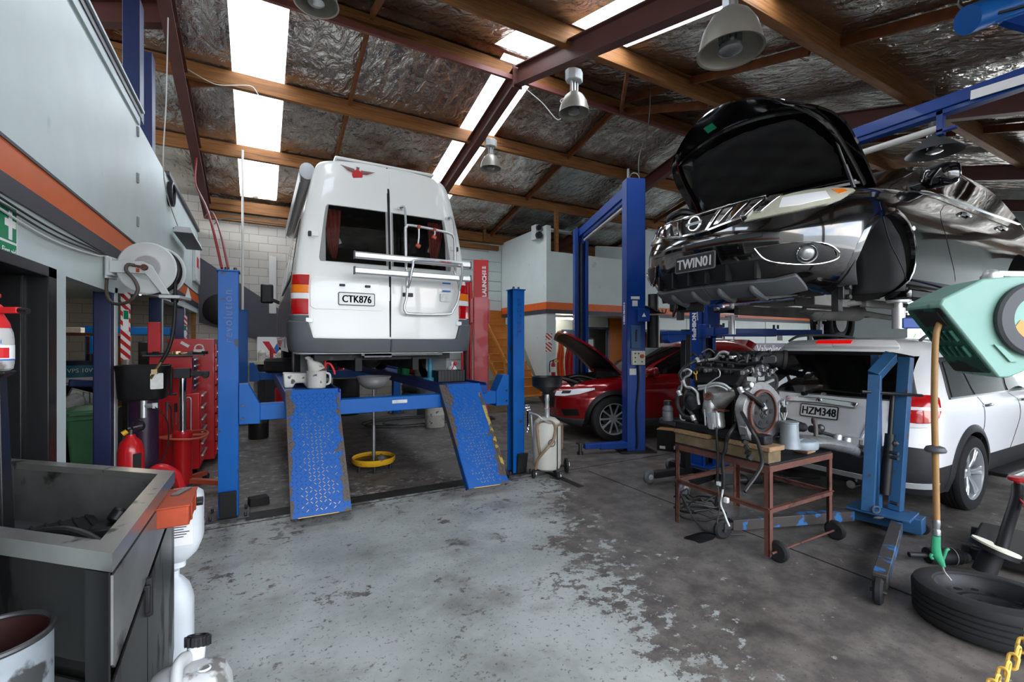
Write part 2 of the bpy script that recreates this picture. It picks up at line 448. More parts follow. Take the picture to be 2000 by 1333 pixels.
def ramp_mat():
    m = bpy.data.materials.new('tread_plate'); m.use_nodes = True; MAT['tread_plate'] = m
    nt = m.node_tree; N = nt.nodes; L = nt.links; p = N['Principled BSDF']
    tc = N.new('ShaderNodeTexCoord'); co = tc.outputs['Object']
    n = N.new('ShaderNodeTexNoise'); n.inputs['Scale'].default_value = 9; n.inputs['Detail'].default_value = 8; L.new(co, n.inputs['Vector'])
    sx = N.new('ShaderNodeSeparateXYZ'); L.new(co, sx.inputs[0])
    ax = N.new('ShaderNodeMath'); ax.operation = 'ABSOLUTE'; L.new(sx.outputs['X'], ax.inputs[0])
    # the paint is scuffed off along the two long edges
    e = N.new('ShaderNodeMapRange'); e.inputs['From Min'].default_value = .165; e.inputs['From Max'].default_value = .215; e.inputs['To Max'].default_value = .25; L.new(ax.outputs[0], e.inputs['Value'])
    s = N.new('ShaderNodeMath'); s.operation = 'ADD'; L.new(n.outputs['Fac'], s.inputs[0]); L.new(e.outputs['Result'], s.inputs[1])
    r = N.new('ShaderNodeMapRange'); r.inputs['From Min'].default_value = .66; r.inputs['From Max'].default_value = .69; L.new(s.outputs[0], r.inputs['Value'])
    mx = N.new('ShaderNodeMix'); mx.data_type = 'RGBA'; L.new(r.outputs['Result'], mx.inputs[0]); mx.inputs[6].default_value = lin('#0f4f98'); mx.inputs[7].default_value = lin('#4f4640')
    L.new(mx.outputs[2], p.inputs['Base Color']); p.inputs['Roughness'].default_value = .45; p.inputs['Specular IOR Level'].default_value = .2
ramp_mat()
# ---------------------------------------------------------------- setting
XW, YB, YR, ZR = -1.21, 12.6, 6.6, 6.39           # left wall, rear wall, ridge
def zroof(y): return ZR-.24*(y-YR) if y > YR else ZR-.29*(YR-y)
XE = 21.0; YF = -1.6
def quad(name, pts, m, kind=True, uv=None):
    mb = MB(); mb._f([mb._v(p) for p in pts]); o = mb.build(name, m, smooth=0)
    return struct(o)
mb = MB(); mb.b2((-4.2, -14, -.2), (XE+.2, YB+.3, 0)); struct(mb.build('floor', 'floor_paint', smooth=0))
mb = MB(); mb.b2((-60, -80, -.3), (90, 60, -.2)); struct(mb.build('ground', 'sunlit_ground', smooth=0))
# roof lining in panels between the skylights
sky = [(-.37, .38, YR+.05, YB-.25), (3.55, 4.32, YR+.05, YB-.25), (3.3, 4.3, 5.25, YR-.1), (3.75, 4.75, 2.2, 5.05), (-.37, .38, 2.0, 5.0), (12.6, 13.4, YR+.05, YB-.25)]
def roofpanel(mb, x0, x1, y0, y1):
    n = max(1, int((y1-y0)/.9))
    for sgn in (0, .06):
        pass
    a = [(x0, y0), (x1, y0), (x1, y1), (x0, y1)]
    lo = [mb._v((x, y, zroof(y))) for x, y in a]; hi = [mb._v((x, y, zroof(y)+.06)) for x, y in a]
    mb._f(lo[::-1]); mb._f(hi)
    for i in range(4): mb._f((lo[i], lo[(i+1) % 4], hi[(i+1) % 4], hi[i]))
def lining(ya, yb):
    mb = MB()
    xs = sorted({-4.2, XE} | {v for s in sky if s[2] < yb and s[3] > ya for v in s[:2]})
    ys = sorted({ya, yb} | {v for s in sky for v in s[2:] if ya < v < yb})
    for x0, x1 in zip(xs, xs[1:]):
        for y0, y1 in zip(ys, ys[1:]):
            mx, my = (x0+x1)/2, (y0+y1)/2
            if any(s[0] < mx < s[1] and s[2] < my < s[3] for s in sky): continue
            roofpanel(mb, x0, x1, y0, y1)
    bmesh.ops.remove_doubles(mb.bm, verts=mb.bm.verts, dist=.001)
    return struct(mb.build('ceiling', 'foil', smooth=0))
lining(YR, YB+.3); lining(YF, YR)
for i, (x0, x1, y0, y1) in enumerate(sky):
    mb = MB(); n = 24
    def f(u, v, x0=x0, x1=x1, y0=y0, y1=y1):
        y = y0+(y1-y0)*v; return (x0+(x1-x0)*u, y, zroof(y)+.05+.012*sin(u*(x1-x0)/.13*2*pi))
    mb.grid(f, n, 2); struct(mb.build('window_%d' % (i+1), 'skylight_sheet'))
# steel portal rafters (I sections) and timber purlins
def ibeam(mb, p, q, h, w, t=.018):
    p, q = V(p), V(q); d = (q-p).normalized(); sd = d.cross(V((0, 0, 1))).normalized(); u = sd.cross(d)
    for k in (-1, 1): mb.bar(p+u*(k*(h/2-t/2)), q+u*(k*(h/2-t/2)), w, t, up=u)
    mb.bar(p, q, t, h-2*t, up=u)
for X in (-1.02, 3.78, 8.55, 13.3, 18.0):
    mb = MB(); o = .36
    ibeam(mb, (X, YB, zroof(YB)-o), (X, YR, ZR-o), .3, .15); ibeam(mb, (X, YR, ZR-o), (X, YF, zroof(YF)-o), .3, .15)
    mb.box((X, YR, ZR-o-.02), (.17, .03, .36))
    if X < 0 or X > 12: ibeam(mb, (X, YB-.1, 0 if X > 12 else 2.9), (X, YB-.1, zroof(YB)-.4), .25, .15)
    struct(mb.build('roof_beam', 'steel_red'))
for j, Y in enumerate((10.42, 8.55, 6.8, 5.15, 2.95, 1.1, -.6)):
    h, w = (.25, .09) if Y > 6 else (.28, .11)
    mb = MB(); z = zroof(Y)-h/2-.012
    mb.b2((-4, Y-w/2, z-h/2), (XE, Y+w/2, z+h/2)); struct(mb.build('roof_purlin', 'timber', bevel=.006))
    if j in (2,):
        mb = MB(); mb.b2((-1, Y-.14, z-h/2-.03), (12, Y-.02, z-h/2-.012)); mb.b2((-1, Y-.15, z-h/2-.09), (12, Y-.135, z-h/2-.012)); struct(mb.build('roof_beam', 'steel_pink'))
mb = MB(); mb.b2((-1.1, YB-.16, zroof(YB)-.30), (XE, YB, zroof(YB)-.03)); struct(mb.build('roof_purlin', 'timber', bevel=.006))
mb = MB(); mb.b2((-1.1, YB-.10, zroof(YB)-.5), (6.5, YB, zroof(YB)-.36)); struct(mb.build('roof_purlin', 'timber', bevel=.006))
for X in (1.42, 6.2, 10.9):
    for y0, y1 in ((YB, 10.5), (10.35, 8.6), (8.5, 6.9), (6.7, 5.2), (5.1, 3.25), (3.1, 1.3)):
        mb = MB(); mb.bar((X, y0, zroof(y0)-.08), (X, y1, zroof(y1)-.08), .05, .12); struct(mb.build('roof_purlin', 'timber_dark', bevel=.004))
for p, q in (((5.0, 5.3, 5.76), (6.15, 6.7, 6.1)), ((6.9, 5.3, 5.76), (6.25, 6.7, 6.1)), ((-.95, 8.62, 5.62), (-.2, 8.62, 5.85))):
    mb = MB(); mb.bar(p, q, .05, .14); struct(mb.build('roof_purlin', 'timber_dark', bevel=.004))
mb = MB(); ibeam(mb, (-1.0, 7.66, 6.05), (-3.6, 7.66, 5.2), .3, .16); struct(mb.build('roof_beam', 'steel_red'))
# rear wall (block) and side rooms
mb = MB(); mb.b2((-4.2, YB, 0), (6.2, YB+.2, 5.1)); struct(mb.build('wall_back', 'block_wall', smooth=0))
mb = MB(); mb.b2((6.2, YB, 0), (XE, YB+.2, 5.1)); struct(mb.build('wall_back', 'paint_wall', smooth=0))
mb = MB()
for k in range(14): mb.b2((4.6, YB-.03, .2+k*.3), (6.62, YB-.001, .2+k*.3+.285))
struct(mb.build('wall_back', 'paint_wall', bevel=.004))
mb = MB(); mb.prism([(XW+.02, 3.55), (XW+.02, 2.05), (.15, 1.62), (2.6, .7), (2.6, 1.05), (.5, 2.38)], 0, .04, frame((0, YB-.001, 0), (1, 0, 0), (0, 0, 1)))
struct(mb.build('wall_back', 'charcoal_paint', smooth=0))
mb = MB(); mb.b2((-.02, YB-.05, .1), (1.5, YB-.002, 1.7)); struct(mb.build('wall_back', 'charcoal_paint', smooth=0))
mb = MB(); mb.b2((-4.2, -14, 0), (-4.0, YB+.2, 4.6)); struct(mb.build('wall_left', 'block_wall', smooth=0))
# left partition: fascia above the openings, jambs, navy posts
mb = MB()
T = .12; x0, x1 = XW-T, XW
mb.b2((x0, -.6, 2.66), (x1, 6.6, 5.05)) if False else None
mb.prism([(-1.6, 2.66), (12.55, 2.66), (12.55, 4.10), (6.62, 4.10), (6.62, 4.17), (2.4, 4.17), (-1.6, 4.17)], 0, T, frame((x0, 0, 0), (0, 1, 0), (0, 0, 1)))
struct(mb.build('wall_left', 'paint_wall', smooth=0))
mb = MB()
mb.prism([(-1.6, 2.05), (4.2, 2.05), (4.2, 0), (4.42, 0), (4.42, 2.04), (5.64, 2.04), (7.6, 2.2), (10.6, 2.24), (12.55, 2.26), (12.55, 2.47), (-1.6, 2.47)], 0, T, frame((x0, 0, 0), (0, 1, 0), (0, 0, 1)))
mb.b2((x0, 5.705, 0), (x1, 5.8, 2.1)); mb.b2((x0, 8.175, 0), (x1, 8.25, 2.2)); mb.b2((x0, 10.455, 0), (x1, 10.52, 2.24))
struct(mb.build('wall_left', 'paint_wall', smooth=0))
mb = MB(); mb.b2((XW-.01, -1.6, 2.47), (XW+.015, 12.5, 2.66)); struct(mb.build('trim_1', 'orange_stripe', smooth=0))
mb = MB(); mb.b2((XW-.01, -1.6, 2.36), (XW+.018, 12.5, 2.475)); mb.b2((XW-.02, -1.6, 2.655), (XW+.022, 12.5, 2.675)); struct(mb.build('trim_2', 'dark_stripe', smooth=0))
mb = MB(); mb.b2((XW-.13, -1.6, 4.16), (XW+.03, 6.7, 4.235)); struct(mb.build('trim_3', 'dark_stripe', smooth=0))
mb = MB(); mb.b2((XW-.14, -1.6, 4.235), (XW+.05, 6.72, 4.262)); mb.b2((XW-.02, -1.6, 4.07), (XW+.02, 6.66, 4.16)); struct(mb.build('trim_3', 'paint_wall_grey', smooth=0))
mb = MB(); mb.b2((XW-.14, 8.5, 4.1), (XW+.04, 12.5, 4.16)); struct(mb.build('trim_3', 'dark_stripe', smooth=0))
for Y, z in ((6.62, 3.98), (6.62, 3.45), (6.62, 2.95)):
    mb = MB(); mb.box((XW+.006, Y, z), (.012, .05, .11)); mb.cyl((XW+.014, Y, z-.055), (XW+.014, Y, z+.055), .006, n=8); tag(mb.build('door_hinge', 'steel', bevel=.002), {3.98: 'topmost', 3.45: 'middle', 2.95: 'lowest'}[z]+' small steel hinge on pale blue upper wall panel', 'hinge')
for Y0, Y1 in ((5.6, 5.7), (8.07, 8.17), (10.35, 10.45)):
    mb = MB(); mb.b2((x0-.02, Y0, 0), (x1-.005, Y1, 2.24)); struct(mb.build('trim_5', 'navy_paint', bevel=.01))
for Y0, z0, z1 in ((4.3, 4.2, 5.6), (6.75, 4.2, 5.6), (7.45, 4.1, 5.35)):
    mb = MB(); mb.b2((XW-.16, Y0, z0), (XW+.0, Y0+.22, z1)); struct(mb.build('trim_5', 'navy_paint', bevel=.006))
mb = MB(); mb.b2((XW-.1, 12.3, 0), (XW-.02, 12.4, 2.3)); struct(mb.build('trim_6', 'timber', smooth=0))
# black door frame with an open black door in the left wall
mb = MB(); T2 = .3
mb.b2((XW-T2, 4.06, 0), (XW+.015, 4.2, 2.06)); mb.b2((XW-T2, 2.6, 1.99), (XW+.015, 4.2, 2.06)); mb.b2((XW-T2+.06, 4.02, 0), (XW-.10, 4.06, 1.99)); mb.b2((XW-T2, 2.5, 0), (XW+.015, 2.62, 2.06))
d = struct(mb.build('door_1', 'black_paint', bevel=.004))
mb = MB(); mb.b2((XW-.9, 4.02, .01), (XW-T2-.02, 4.06, 1.98)); mb.b2((XW-.86, 4.015, .1), (XW-T2-.08, 4.02, 1.9)); mb.build('door_leaf', 'black_paint', d, bevel=.004)
for z in (.35, 1.62):
    mb = MB(); mb.box((XW-T2+.02, 4.012, z), (.09, .008, .16)); mb.cyl((XW-T2-.02, 4.008, z-.08), (XW-T2-.02, 4.008, z+.08), .01, n=8)
    for k in (-.05, 0, .05): mb.cyl((XW-T2+.04, 4.0, z+k), (XW-T2+.04, 4.012, z+k), .008, n=8)
    mb.build('hinge', 'steel_dark', d)
mb = MB(); mb.b2((-4, 4.7, 0), (-3.9, 4.8, 2.3)); mb.b2((-4, 2.0, 0), (x0, 2.12, 2.4)); struct(mb.build('wall_store', 'paint_wall_grey', smooth=0))
mb = MB(); mb.b2((-4.0, -1.6, 2.5), (x0, YB, 2.62)); struct(mb.build('ceiling', 'paint_wall_grey', smooth=0))
# upstairs office block at the rear right
MX, MY = 6.63, 10.04
mb = MB()
mb.prism([(MY, 2.38), (MY, 4.70), (YB, 4.70), (YB, 2.0), (11.6, 2.0), (MY+.0, 0.0), (MY, 0)], 0, .1, frame((MX, 0, 0), (0, 1, 0), (0, 0, 1)))
mb.b2((MX+.1, MY+.002, 4.0), (MX+.14, MY+.1, 4.70)); mb.b2((MX+.1, MY, 2.38), (XE, MY+.1, 4.02)); mb.b2((MX+.1, MY, 0), (6.93, MY+.1, 2.4))
mb.prism([(9.0, 4.02), (9.0, 4.55), (14, 4.9), (14, 4.02)], 0, .08, frame((0, MY+.9, 0), (1, 0, 0), (0, 0, 1)))
mb.b2((9.8, MY, 4.02), (10.6, MY+.1, 5.0))
struct(mb.build('wall_mezzanine', 'paint_wall', smooth=0))
mb = MB(); mb.b2((MX-.02, MY-.02, 2.48), (XE, MY, 2.67)); mb.b2((MX-.02, MY-.02, 2.48), (MX, YB, 2.67)); struct(mb.build('trim_7', 'orange_stripe', smooth=0))
mb = MB(); mb.b2((MX-.025, MY-.025, 2.37), (XE, MY, 2.48)); mb.b2((MX-.025, MY-.02, 2.37), (MX, YB, 2.48)); struct(mb.build('trim_8', 'dark_stripe', smooth=0))
mb = MB(); mb.b2((MX, MY+.1, 2.4), (XE, YB, 2.5)); struct(mb.build('ceiling', 'paint_wall_grey', smooth=0))
mb = MB(); mb.b2((7.6, MY+1.4, 0), (9.0, MY+1.5, 2.4)); mb.b2((9.95, MY+1.4, 0), (10.0, MY+1.5, 2.4)); mb.b2((11.9, MY, 0), (XE, MY+.1, 2.4)); mb.b2((9.6, MY, 2.0), (11.9, MY+.1, 2.4)); mb.b2((8.9, MY+1.4, 2.1), (10, MY+1.5, 2.4)); struct(mb.build('wall_office', 'paint_wall', smooth=0))
mb = MB(); mb.b2((9.55, MY-.01, 1.92), (11.95, MY+.05, 2.0)); struct(mb.build('trim_9', 'dark_stripe', smooth=0))
for X in (12.0, 14.4, 16.2, 19):
    mb = MB(); mb.b2((X, MY-.012, 0), (X+.05, MY, 2.38)); struct(mb.build('trim_10', 'paint_wall_grey', smooth=0))
mb = MB(); mb.b2((8.98, MY+1.37, 0), (9.06, MY+1.42, 2.08)); mb.b2((9.9, MY+1.37, 0), (9.98, MY+1.42, 2.08)); mb.b2((8.98, MY+1.37, 2.03), (9.98, MY+1.42, 2.1))
d2 = struct(mb.build('door_2', 'navy_paint', bevel=.004))
mb = MB(); mb.b2((9.06, MY+1.42, 0), (9.2, MY+1.46, 2.03)); mb.b2((9.06, MY+1.42, 0), (9.9, MY+1.46, 1.0)); mb.build('door_leaf', 'screen_wall', d2)
for X in (7.0, 10.9):
    mb = MB(); mb.box((X, 10.12, 4.6), (.09, .09, 1.2)); struct(mb.build('trim_11', 'timber', smooth=0))
mb = MB(); mb.bar((10.9, 10.12, 5.15), (12.3, 10.12, 4.75), .06, .1); struct(mb.build('trim_11', 'timber', smooth=0))
mb = MB(); mb.box((5.95, 12.4, 4.9), (.08, .08, .5)); struct(mb.build('trim_11', 'timber', smooth=0))
# front wall over the roller doors and the right end
mb = MB(); mb.b2((-4.2, YF-.1, 3.6), (XE, YF, 4.3)); struct(mb.build('wall_front', 'paint_wall_grey', smooth=0))
mb = MB(); mb.b2((-4.2, YF-.15, 0), (-1.2, YF+.1, 4.2)); mb.b2((6.2, YF-.15, 0), (XE, YF+.1, 4.2)); struct(mb.build('wall_front', 'paint_wall_grey', smooth=0))
mb = MB(); mb.prism([(YF, 3.0), (YF, zroof(YF)), (YR, ZR), (YB, zroof(YB)), (YB, 3.0)], 0, .1, frame((XE, 0, 0), (0, 1, 0), (0, 0, 1))); mb.b2((XE, 7.6, 0), (XE+.1, YB, 3.2)); struct(mb.build('wall_right', 'paint_wall_grey', smooth=0))
mb = MB(); mb.b2((XE-.5, 1, 3.0), (XE-.02, 7.6, 3.55)); struct(mb.build('trim_12', 'paint_wall_grey', smooth=0))
# floor channel strips
mb = MB(); mb.b2((-.1, 4.62, 0), (2.55, 4.82, .004)); struct(mb.build('trim_13', 'under_black', smooth=0))
mb = MB(); mb.b2((3.02, 3.95, 0), (3.10, 4.62, .004)); struct(mb.build('trim_13', 'under_black', smooth=0))
mb = MB(); mb.b2((3.515, -3, 0), (3.527, 4.4, .0025)); mb.b2((-1, 4.55, 0), (12, 4.56, .0025)); struct(mb.build('trim_14', 'under_black', smooth=0))
# ---------------------------------------------------------------- camera and light
ca = bpy.data.cameras.new('camera'); co = bpy.data.objects.new('camera', ca); COL.objects.link(co); SC.camera = co
ca.sensor_width = 36; ca.lens = 889/2000*36; ca.shift_y = 6.5/2000; ca.clip_start = .05
co.location = (0, 0, 1.55); co.rotation_euler = (R(90), 0, -math.atan(495/889))
w = bpy.data.worlds.new('sky'); SC.world = w; w.use_nodes = True
N = w.node_tree.nodes; L = w.node_tree.links; bg = N['Background']
tc = N.new('ShaderNodeTexCoord'); mp = N.new('ShaderNodeMapping'); mp.inputs['Scale'].default_value = (1, 1, 2.2); L.new(tc.outputs['Generated'], mp.inputs['Vector'])
ns = N.new('ShaderNodeTexNoise'); ns.inputs['Scale'].default_value = 2.1; ns.inputs['Detail'].default_value = 7; ns.inputs['Roughness'].default_value = .55; L.new(mp.outputs['Vector'], ns.inputs['Vector'])
cr = N.new('ShaderNodeValToRGB'); cr.color_ramp.elements[0].position = .44; cr.color_ramp.elements[1].position = .6
cr.color_ramp.elements[0].color = (.60, .70, .86, 1); cr.color_ramp.elements[1].color = (1, .95, .88, 1)
L.new(ns.outputs['Fac'], cr.inputs['Fac']); L.new(cr.outputs['Color'], bg.inputs['Color']); bg.inputs['Strength'].default_value = 6.0
# sky portals at the openings, so that the daylight is sampled through them
def portal(c, sx, sy, rot):
    l = bpy.data.lights.new('portal', 'AREA'); o = bpy.data.objects.new('portal', l); COL.objects.link(o)
    l.shape = 'RECTANGLE'; l.size = sx; l.size_y = sy; l.cycles.is_portal = True; o.location = c; o.rotation_euler = rot
portal((2.5, YF-.2, 1.8), 7.4, 3.6, (R(90), 0, 0))
portal((XE+.15, 3, 1.5), 9, 3, (R(90), 0, R(90)))
for (x0, x1, y0, y1) in sky[:5]:
    a = (y0+y1)/2; portal(((x0+x1)/2, a, zroof(a)+.12), x1-x0, (y1-y0)*1.03, (math.atan(-.24 if a > YR else .29), 0, 0))
SC.view_settings.view_transform = 'Standard'; SC.view_settings.look = 'None'; SC.view_settings.gamma = 1; SC.view_settings.use_curve_mapping = False
SC.view_settings.exposure = 0.95
SC.cycles.use_denoising = True; SC.cycles.max_bounces = 7; SC.cycles.diffuse_bounces = 4; SC.cycles.glossy_bounces = 4; SC.cycles.transparent_max_bounces = 10; SC.cycles.caustics_reflective = False; SC.cycles.caustics_refractive = False; SC.cycles.sample_clamp_indirect = 6
# ---------------------------------------------------------------- vehicle shells
def pchip(xs, ys, x):
    xs = np.array(xs, float); ys = np.array(ys, float); h = np.diff(xs); d = np.diff(ys)/h; m = np.zeros(len(xs))
    for i in range(1, len(xs)-1):
        if d[i-1]*d[i] > 0: m[i] = 2*d[i-1]*d[i]/(d[i-1]+d[i])
    m[0], m[-1] = d[0], d[-1]
    i = int(np.clip(np.searchsorted(xs, x)-1, 0, len(xs)-2)); t = (x-xs[i])/h[i]; t = min(max(t, 0), 1)
    return (2*t**3-3*t*t+1)*ys[i]+(t**3-2*t*t+t)*h[i]*m[i]+(-2*t**3+3*t*t)*ys[i+1]+(t**3-t*t)*h[i]*m[i+1]
class Shell:
    """a car body as a stack of plan outlines: each level is z, rear x, front x, half width, rear and front corner length, exponent"""
    def __init__(s, levels, extra=()):
        s.lv = levels; s.z = [l[0] for l in levels]; s.c = {}
        s.extra = extra
    def p(s, z):
        k = round(z, 4)
        if k not in s.c:
            s.c[k] = [float(pchip(s.z, [l[i] for l in s.lv], z)) for i in range(1, 7)]
        return s.c[k]
    def P(s, q, z, side=1, off=0):
        def pt(q, z):
            xr, xf, W, Lr, Lf, n = s.p(z); q = min(max(q, 0), 3)
            if q <= 1: th = q*pi/2; x = xr+Lr*(1-max(cos(th), 0)**(2/n)); y = W*max(sin(th), 0)**(2/n)
            elif q <= 2: x = xr+Lr+(q-1)*(xf-Lf-xr-Lr); y = W
            else: th = (3-q)*pi/2; x = xf-Lf+Lf*max(cos(th), 0)**(2/n); y = W*max(sin(th), 0)**(2/n)
            return V((x, y, z))
        a = pt(q, z)
        if off:
            e = .004
            dq = pt(min(q+e, 3), z)-pt(max(q-e, 0), z); z0, z1 = max(z-.004, s.z[0]), min(z+.004, s.z[-1])
            dz = pt(q, z1)-pt(q, z0); n = dz.cross(dq)
            if n.length > 1e-9: 
                n.normalize(); a = a+n*off*(1 if True else -1)
        return V((a.x, a.y*side, a.z))
    def Q(s, k, v, z):
        xr, xf, W, Lr, Lf, n = s.p(z)
        if k == 'q': return v
        if k == 'f': return 3-math.asin(min(1, (abs(v)/W))**(n/2))*2/pi
        if k == 'r': return math.asin(min(1, (abs(v)/W))**(n/2))*2/pi
        if k == 's':
            if v < xr+Lr: return math.acos(max(0, min(1, 1-(v-xr)/Lr))**(n/2))*2/pi
            if v > xf-Lf: return 3-math.acos(max(0, min(1, (v-xf+Lf)/Lf))**(n/2))*2/pi
            return 1+(v-xr-Lr)/(xf-Lf-xr-Lr)
    def body(s, name, mats, parent, nz=44, arches=(), pockets=(), zsplit=None, ns=26, nc=14):
        zs = sorted(set([round(float(v), 4) for v in np.linspace(s.z[0], s.z[-1], nz)] + [l[0] for l in s.lv] + ([zsplit] if zsplit else []) + list(s.extra)))
        qs = list(np.linspace(0, 1, nc))+list(np.linspace(1, 2, ns))[1:]+list(np.linspace(2, 3, nc+8))[1:]
        mb = MB(); rows = []
        for z in zs:
            l = [mb._v(s.P(q, z)) for q in qs]; r = [mb._v(s.P(q, z, -1)) for q in qs[1:-1]]
            rows.append((l, [l[0]]+r+[l[-1]]))
        for i in range(len(zs)-1):
            mb.mi = 1 if (zsplit and zs[i] < zsplit-.001) else 0
            for k in (0, 1):
                a, b = rows[i][k], rows[i+1][k]
                for j in range(len(qs)-1): mb._f((a[j], a[j+1], b[j+1], b[j]) if k == 0 else (a[j], b[j], b[j+1], a[j+1]))
        mb.mi = 1 if zsplit else 0
        for e, i in ((0, 0), (1, -1)):
            if i == -1: mb.mi = 0
            l, r = rows[i]
            for j in range(len(qs)-1):
                q = [l[j], r[j], r[j+1], l[j+1]]; q = [v for n, v in enumerate(q) if v not in q[:n]]
                if len(q) > 2: mb._f(q)
        o = mb.build(name, mats, parent, smooth=38)
        cut = MB()
        for x, z, r in arches:
            for sd in (1, -1):
                W = s.p(z)[2]
                cut.cyl((x, sd*(W-.42), z), (x, sd*(W+.3), z), r, n=40)
        for p in pockets: cut.b2(*p)
        if arches or pockets:
            c = cut.build('cut', 'under_black', parent, smooth=0)
            m = o.modifiers.new('c', 'BOOLEAN'); m.operation = 'DIFFERENCE'; m.object = c; m.solver = 'EXACT'; m.material_mode = 'TRANSFER'
            bpy.context.view_layer.update()
            me = bpy.data.meshes.new_from_object(o.evaluated_get(bpy.context.evaluated_depsgraph_get()))
            o.modifiers.clear(); o.data = me; me.name = name
            bpy.data.objects.remove(c)
            me.shade_smooth(); me.set_sharp_from_angle(angle=R(38))
        return o
    def patch(s, mb, bot, top, side=1, off=.006, nu=4, nv=6, depth=None):
        """panel lying on the shell between two matched polylines of (kind, value, z)"""
        B = [(s.Q(k, v, z), z) for k, v, z in bot]; T = [(s.Q(k, v, z), z) for k, v, z in top]
        def dense(a): 
            out = []
            for i in range(len(a)-1):
                for j in range(nu): out.append((a[i][0]+(a[i+1][0]-a[i][0])*j/nu, a[i][1]+(a[i+1][1]-a[i][1])*j/nu))
            return out+[a[-1]]
        B, T = dense(B), dense(T); rows = []; dp = off+.004 if depth is None else depth
        for (bq, bz), (tq, tz) in zip(B, T):
            rows.append([(bq+(tq-bq)*j/nv, bz+(tz-bz)*j/nv) for j in range(nv+1)])
        up = [[mb._v(s.P(q, z, side, off)) for q, z in r] for r in rows]; lo = [[mb._v(s.P(q, z, side, off-dp)) for q, z in r] for r in rows]
        n = len(rows)
        for i in range(n-1):
            for j in range(nv):
                mb._f((up[i][j], up[i+1][j], up[i+1][j+1], up[i][j+1]))
            mb._f((up[i][0], lo[i][0], lo[i+1][0], up[i+1][0])); mb._f((up[i][nv], up[i+1][nv], lo[i+1][nv], lo[i][nv]))
        for j in range(nv):
            mb._f((up[0][j], up[0][j+1], lo[0][j+1], lo[0][j])); mb._f((up[n-1][j], lo[n-1][j], lo[n-1][j+1], up[n-1][j+1]))
        return mb
    def strip(s, mb, pts, w, side=1, off=.004, nu=6, depth=None):
        """a narrow band along a polyline of (kind, value, z), width w upwards"""
        return s.patch(mb, pts, [(('q', s.Q(k, v, z), min(z+w, s.z[-1]))) for k, v, z in pts], side, off, nu, 1, depth)
    def arch(s, mb, x, z, r0, r1, side, off=.02, a0=-20, a1=200, n=28, thick=.03):
        rows = []
        for i in range(n+1):
            a = R(a0+(a1-a0)*i/n); row = []
            for r in (r0, (r0+r1)/2, r1):
                xx, zz = x+r*cos(a), max(z+r*sin(a), s.z[0]+.005)
                q = s.Q('s', xx, zz); p = s.P(q, zz, side); o = off*(1 if r < r1 else .15)
                row.append(V((xx, p.y+side*o, zz)))
            p = row[0]; row.insert(0, V((p.x, p.y-side*(thick+off), p.z)))
            rows.append([mb._v(v) for v in row])
        for a, b in zip(rows, rows[1:]):
            for j in range(3): mb._f((a[j], b[j], b[j+1], a[j+1]))
        return mb
def wheel(parent, loc, Ro, wd, Rr, spokes=10, out=1, rz=0, tyre='tyre', rim='alloy', split=False, steel=False):
    """tyre as the part, rim as its sub-part; the axis lies along y, outside towards y*out"""
    w = wd/2; mb = MB()
    prof = [(Rr, -w*.86), (Rr+.012, -w), (Rr+(Ro-Rr)*.55, -w*1.05), (Ro*.965, -w*.93), (Ro, -w*.72)]
    for k in (-.4, -.1, .2, .5): prof += [(Ro, w*k-w*.1), (Ro-.008, w*k-w*.08), (Ro-.008, w*k-w*.02), (Ro, w*k)]
    prof += [(Ro, w*.72), (Ro*.965, w*.93), (Rr+(Ro-Rr)*.55, w*1.05), (Rr+.012, w), (Rr, w*.86)]
    mb.lathe(prof, (0, 0, 0), (0, out, 0), n=48, cap=False)
    t = mb.build('wheel', tyre, parent); t.location = loc; t.rotation_euler = (0, 0, rz)
    mb = MB(); a = V((0, out, 0))
    if steel:
        mb.lathe([(Rr, w*.9), (Rr*1.02, w*.93), (Rr*.95, w*.8), (Rr*.88, w*.3), (Rr*.86, w*.1), (Rr*.8, w*.0), (Rr*.62, w*.22), (Rr*.5, w*.25), (Rr*.36, w*.05), (Rr*.2, w*.05), (Rr*.19, w*.12), (.02, w*.12)], (0, 0, 0), a, n=40, cap=False)
    else:
        mb.lathe([(Rr*1.03, w*.82), (Rr*1.03, w*.95), (Rr*.98, w*.95), (Rr*.95, w*.8), (Rr*.93, -w*.2), (Rr*.9, -w*.8)], (0, 0, 0), a, n=48, cap=False)
        mb.lathe([(.001, w*.62), (.055, w*.6), (.062, w*.52), (.065, w*.1)], (0, 0, 0), a, n=20)
        for i in range(spokes):
            for dd in ((-.11, .11) if split else (0,)):
                an = 2*pi*i/spokes; d0 = V((cos(an), 0, sin(an))); d1 = V((cos(an+dd), 0, sin(an+dd))); tn = a.cross(d0)
                p, q = d0*.045+a*w*.55, d1*Rr*.97+a*w*.78; ww = Rr*(1.1 if not split else .75)/spokes
                sec = []
                for pt, k in ((p, 1.15), ((p+q)/2+a*w*.06, .8), (q, 1.15)):
                    sec.append([pt+tn*ww*k*x+a*w*y for x, y in ((-.55, 0), (-.35, .06), (.35, .06), (.55, 0), (.35, -.28), (-.35, -.28))])
                mb.loft(sec)
        for i in range(5):
            an = 2*pi*i/5+.3; d = V((cos(an), 0, sin(an)))*.045; mb.cyl(d+a*w*.55, d+a*w*.66, .009, n=6)
    r = mb.build('rim', rim, t)
    if steel: return t
    mb = MB(); mb.lathe([(.16 if Rr > .2 else .12, -w*.1), (.16 if Rr > .2 else .12, w*.02)], (0, 0, 0), a, n=28); mb.cyl(a*(-w*.9), a*(-w*.1), Rr*.6, n=20)
    mb.build('brake_disc', 'steel_dark', t)
    return t
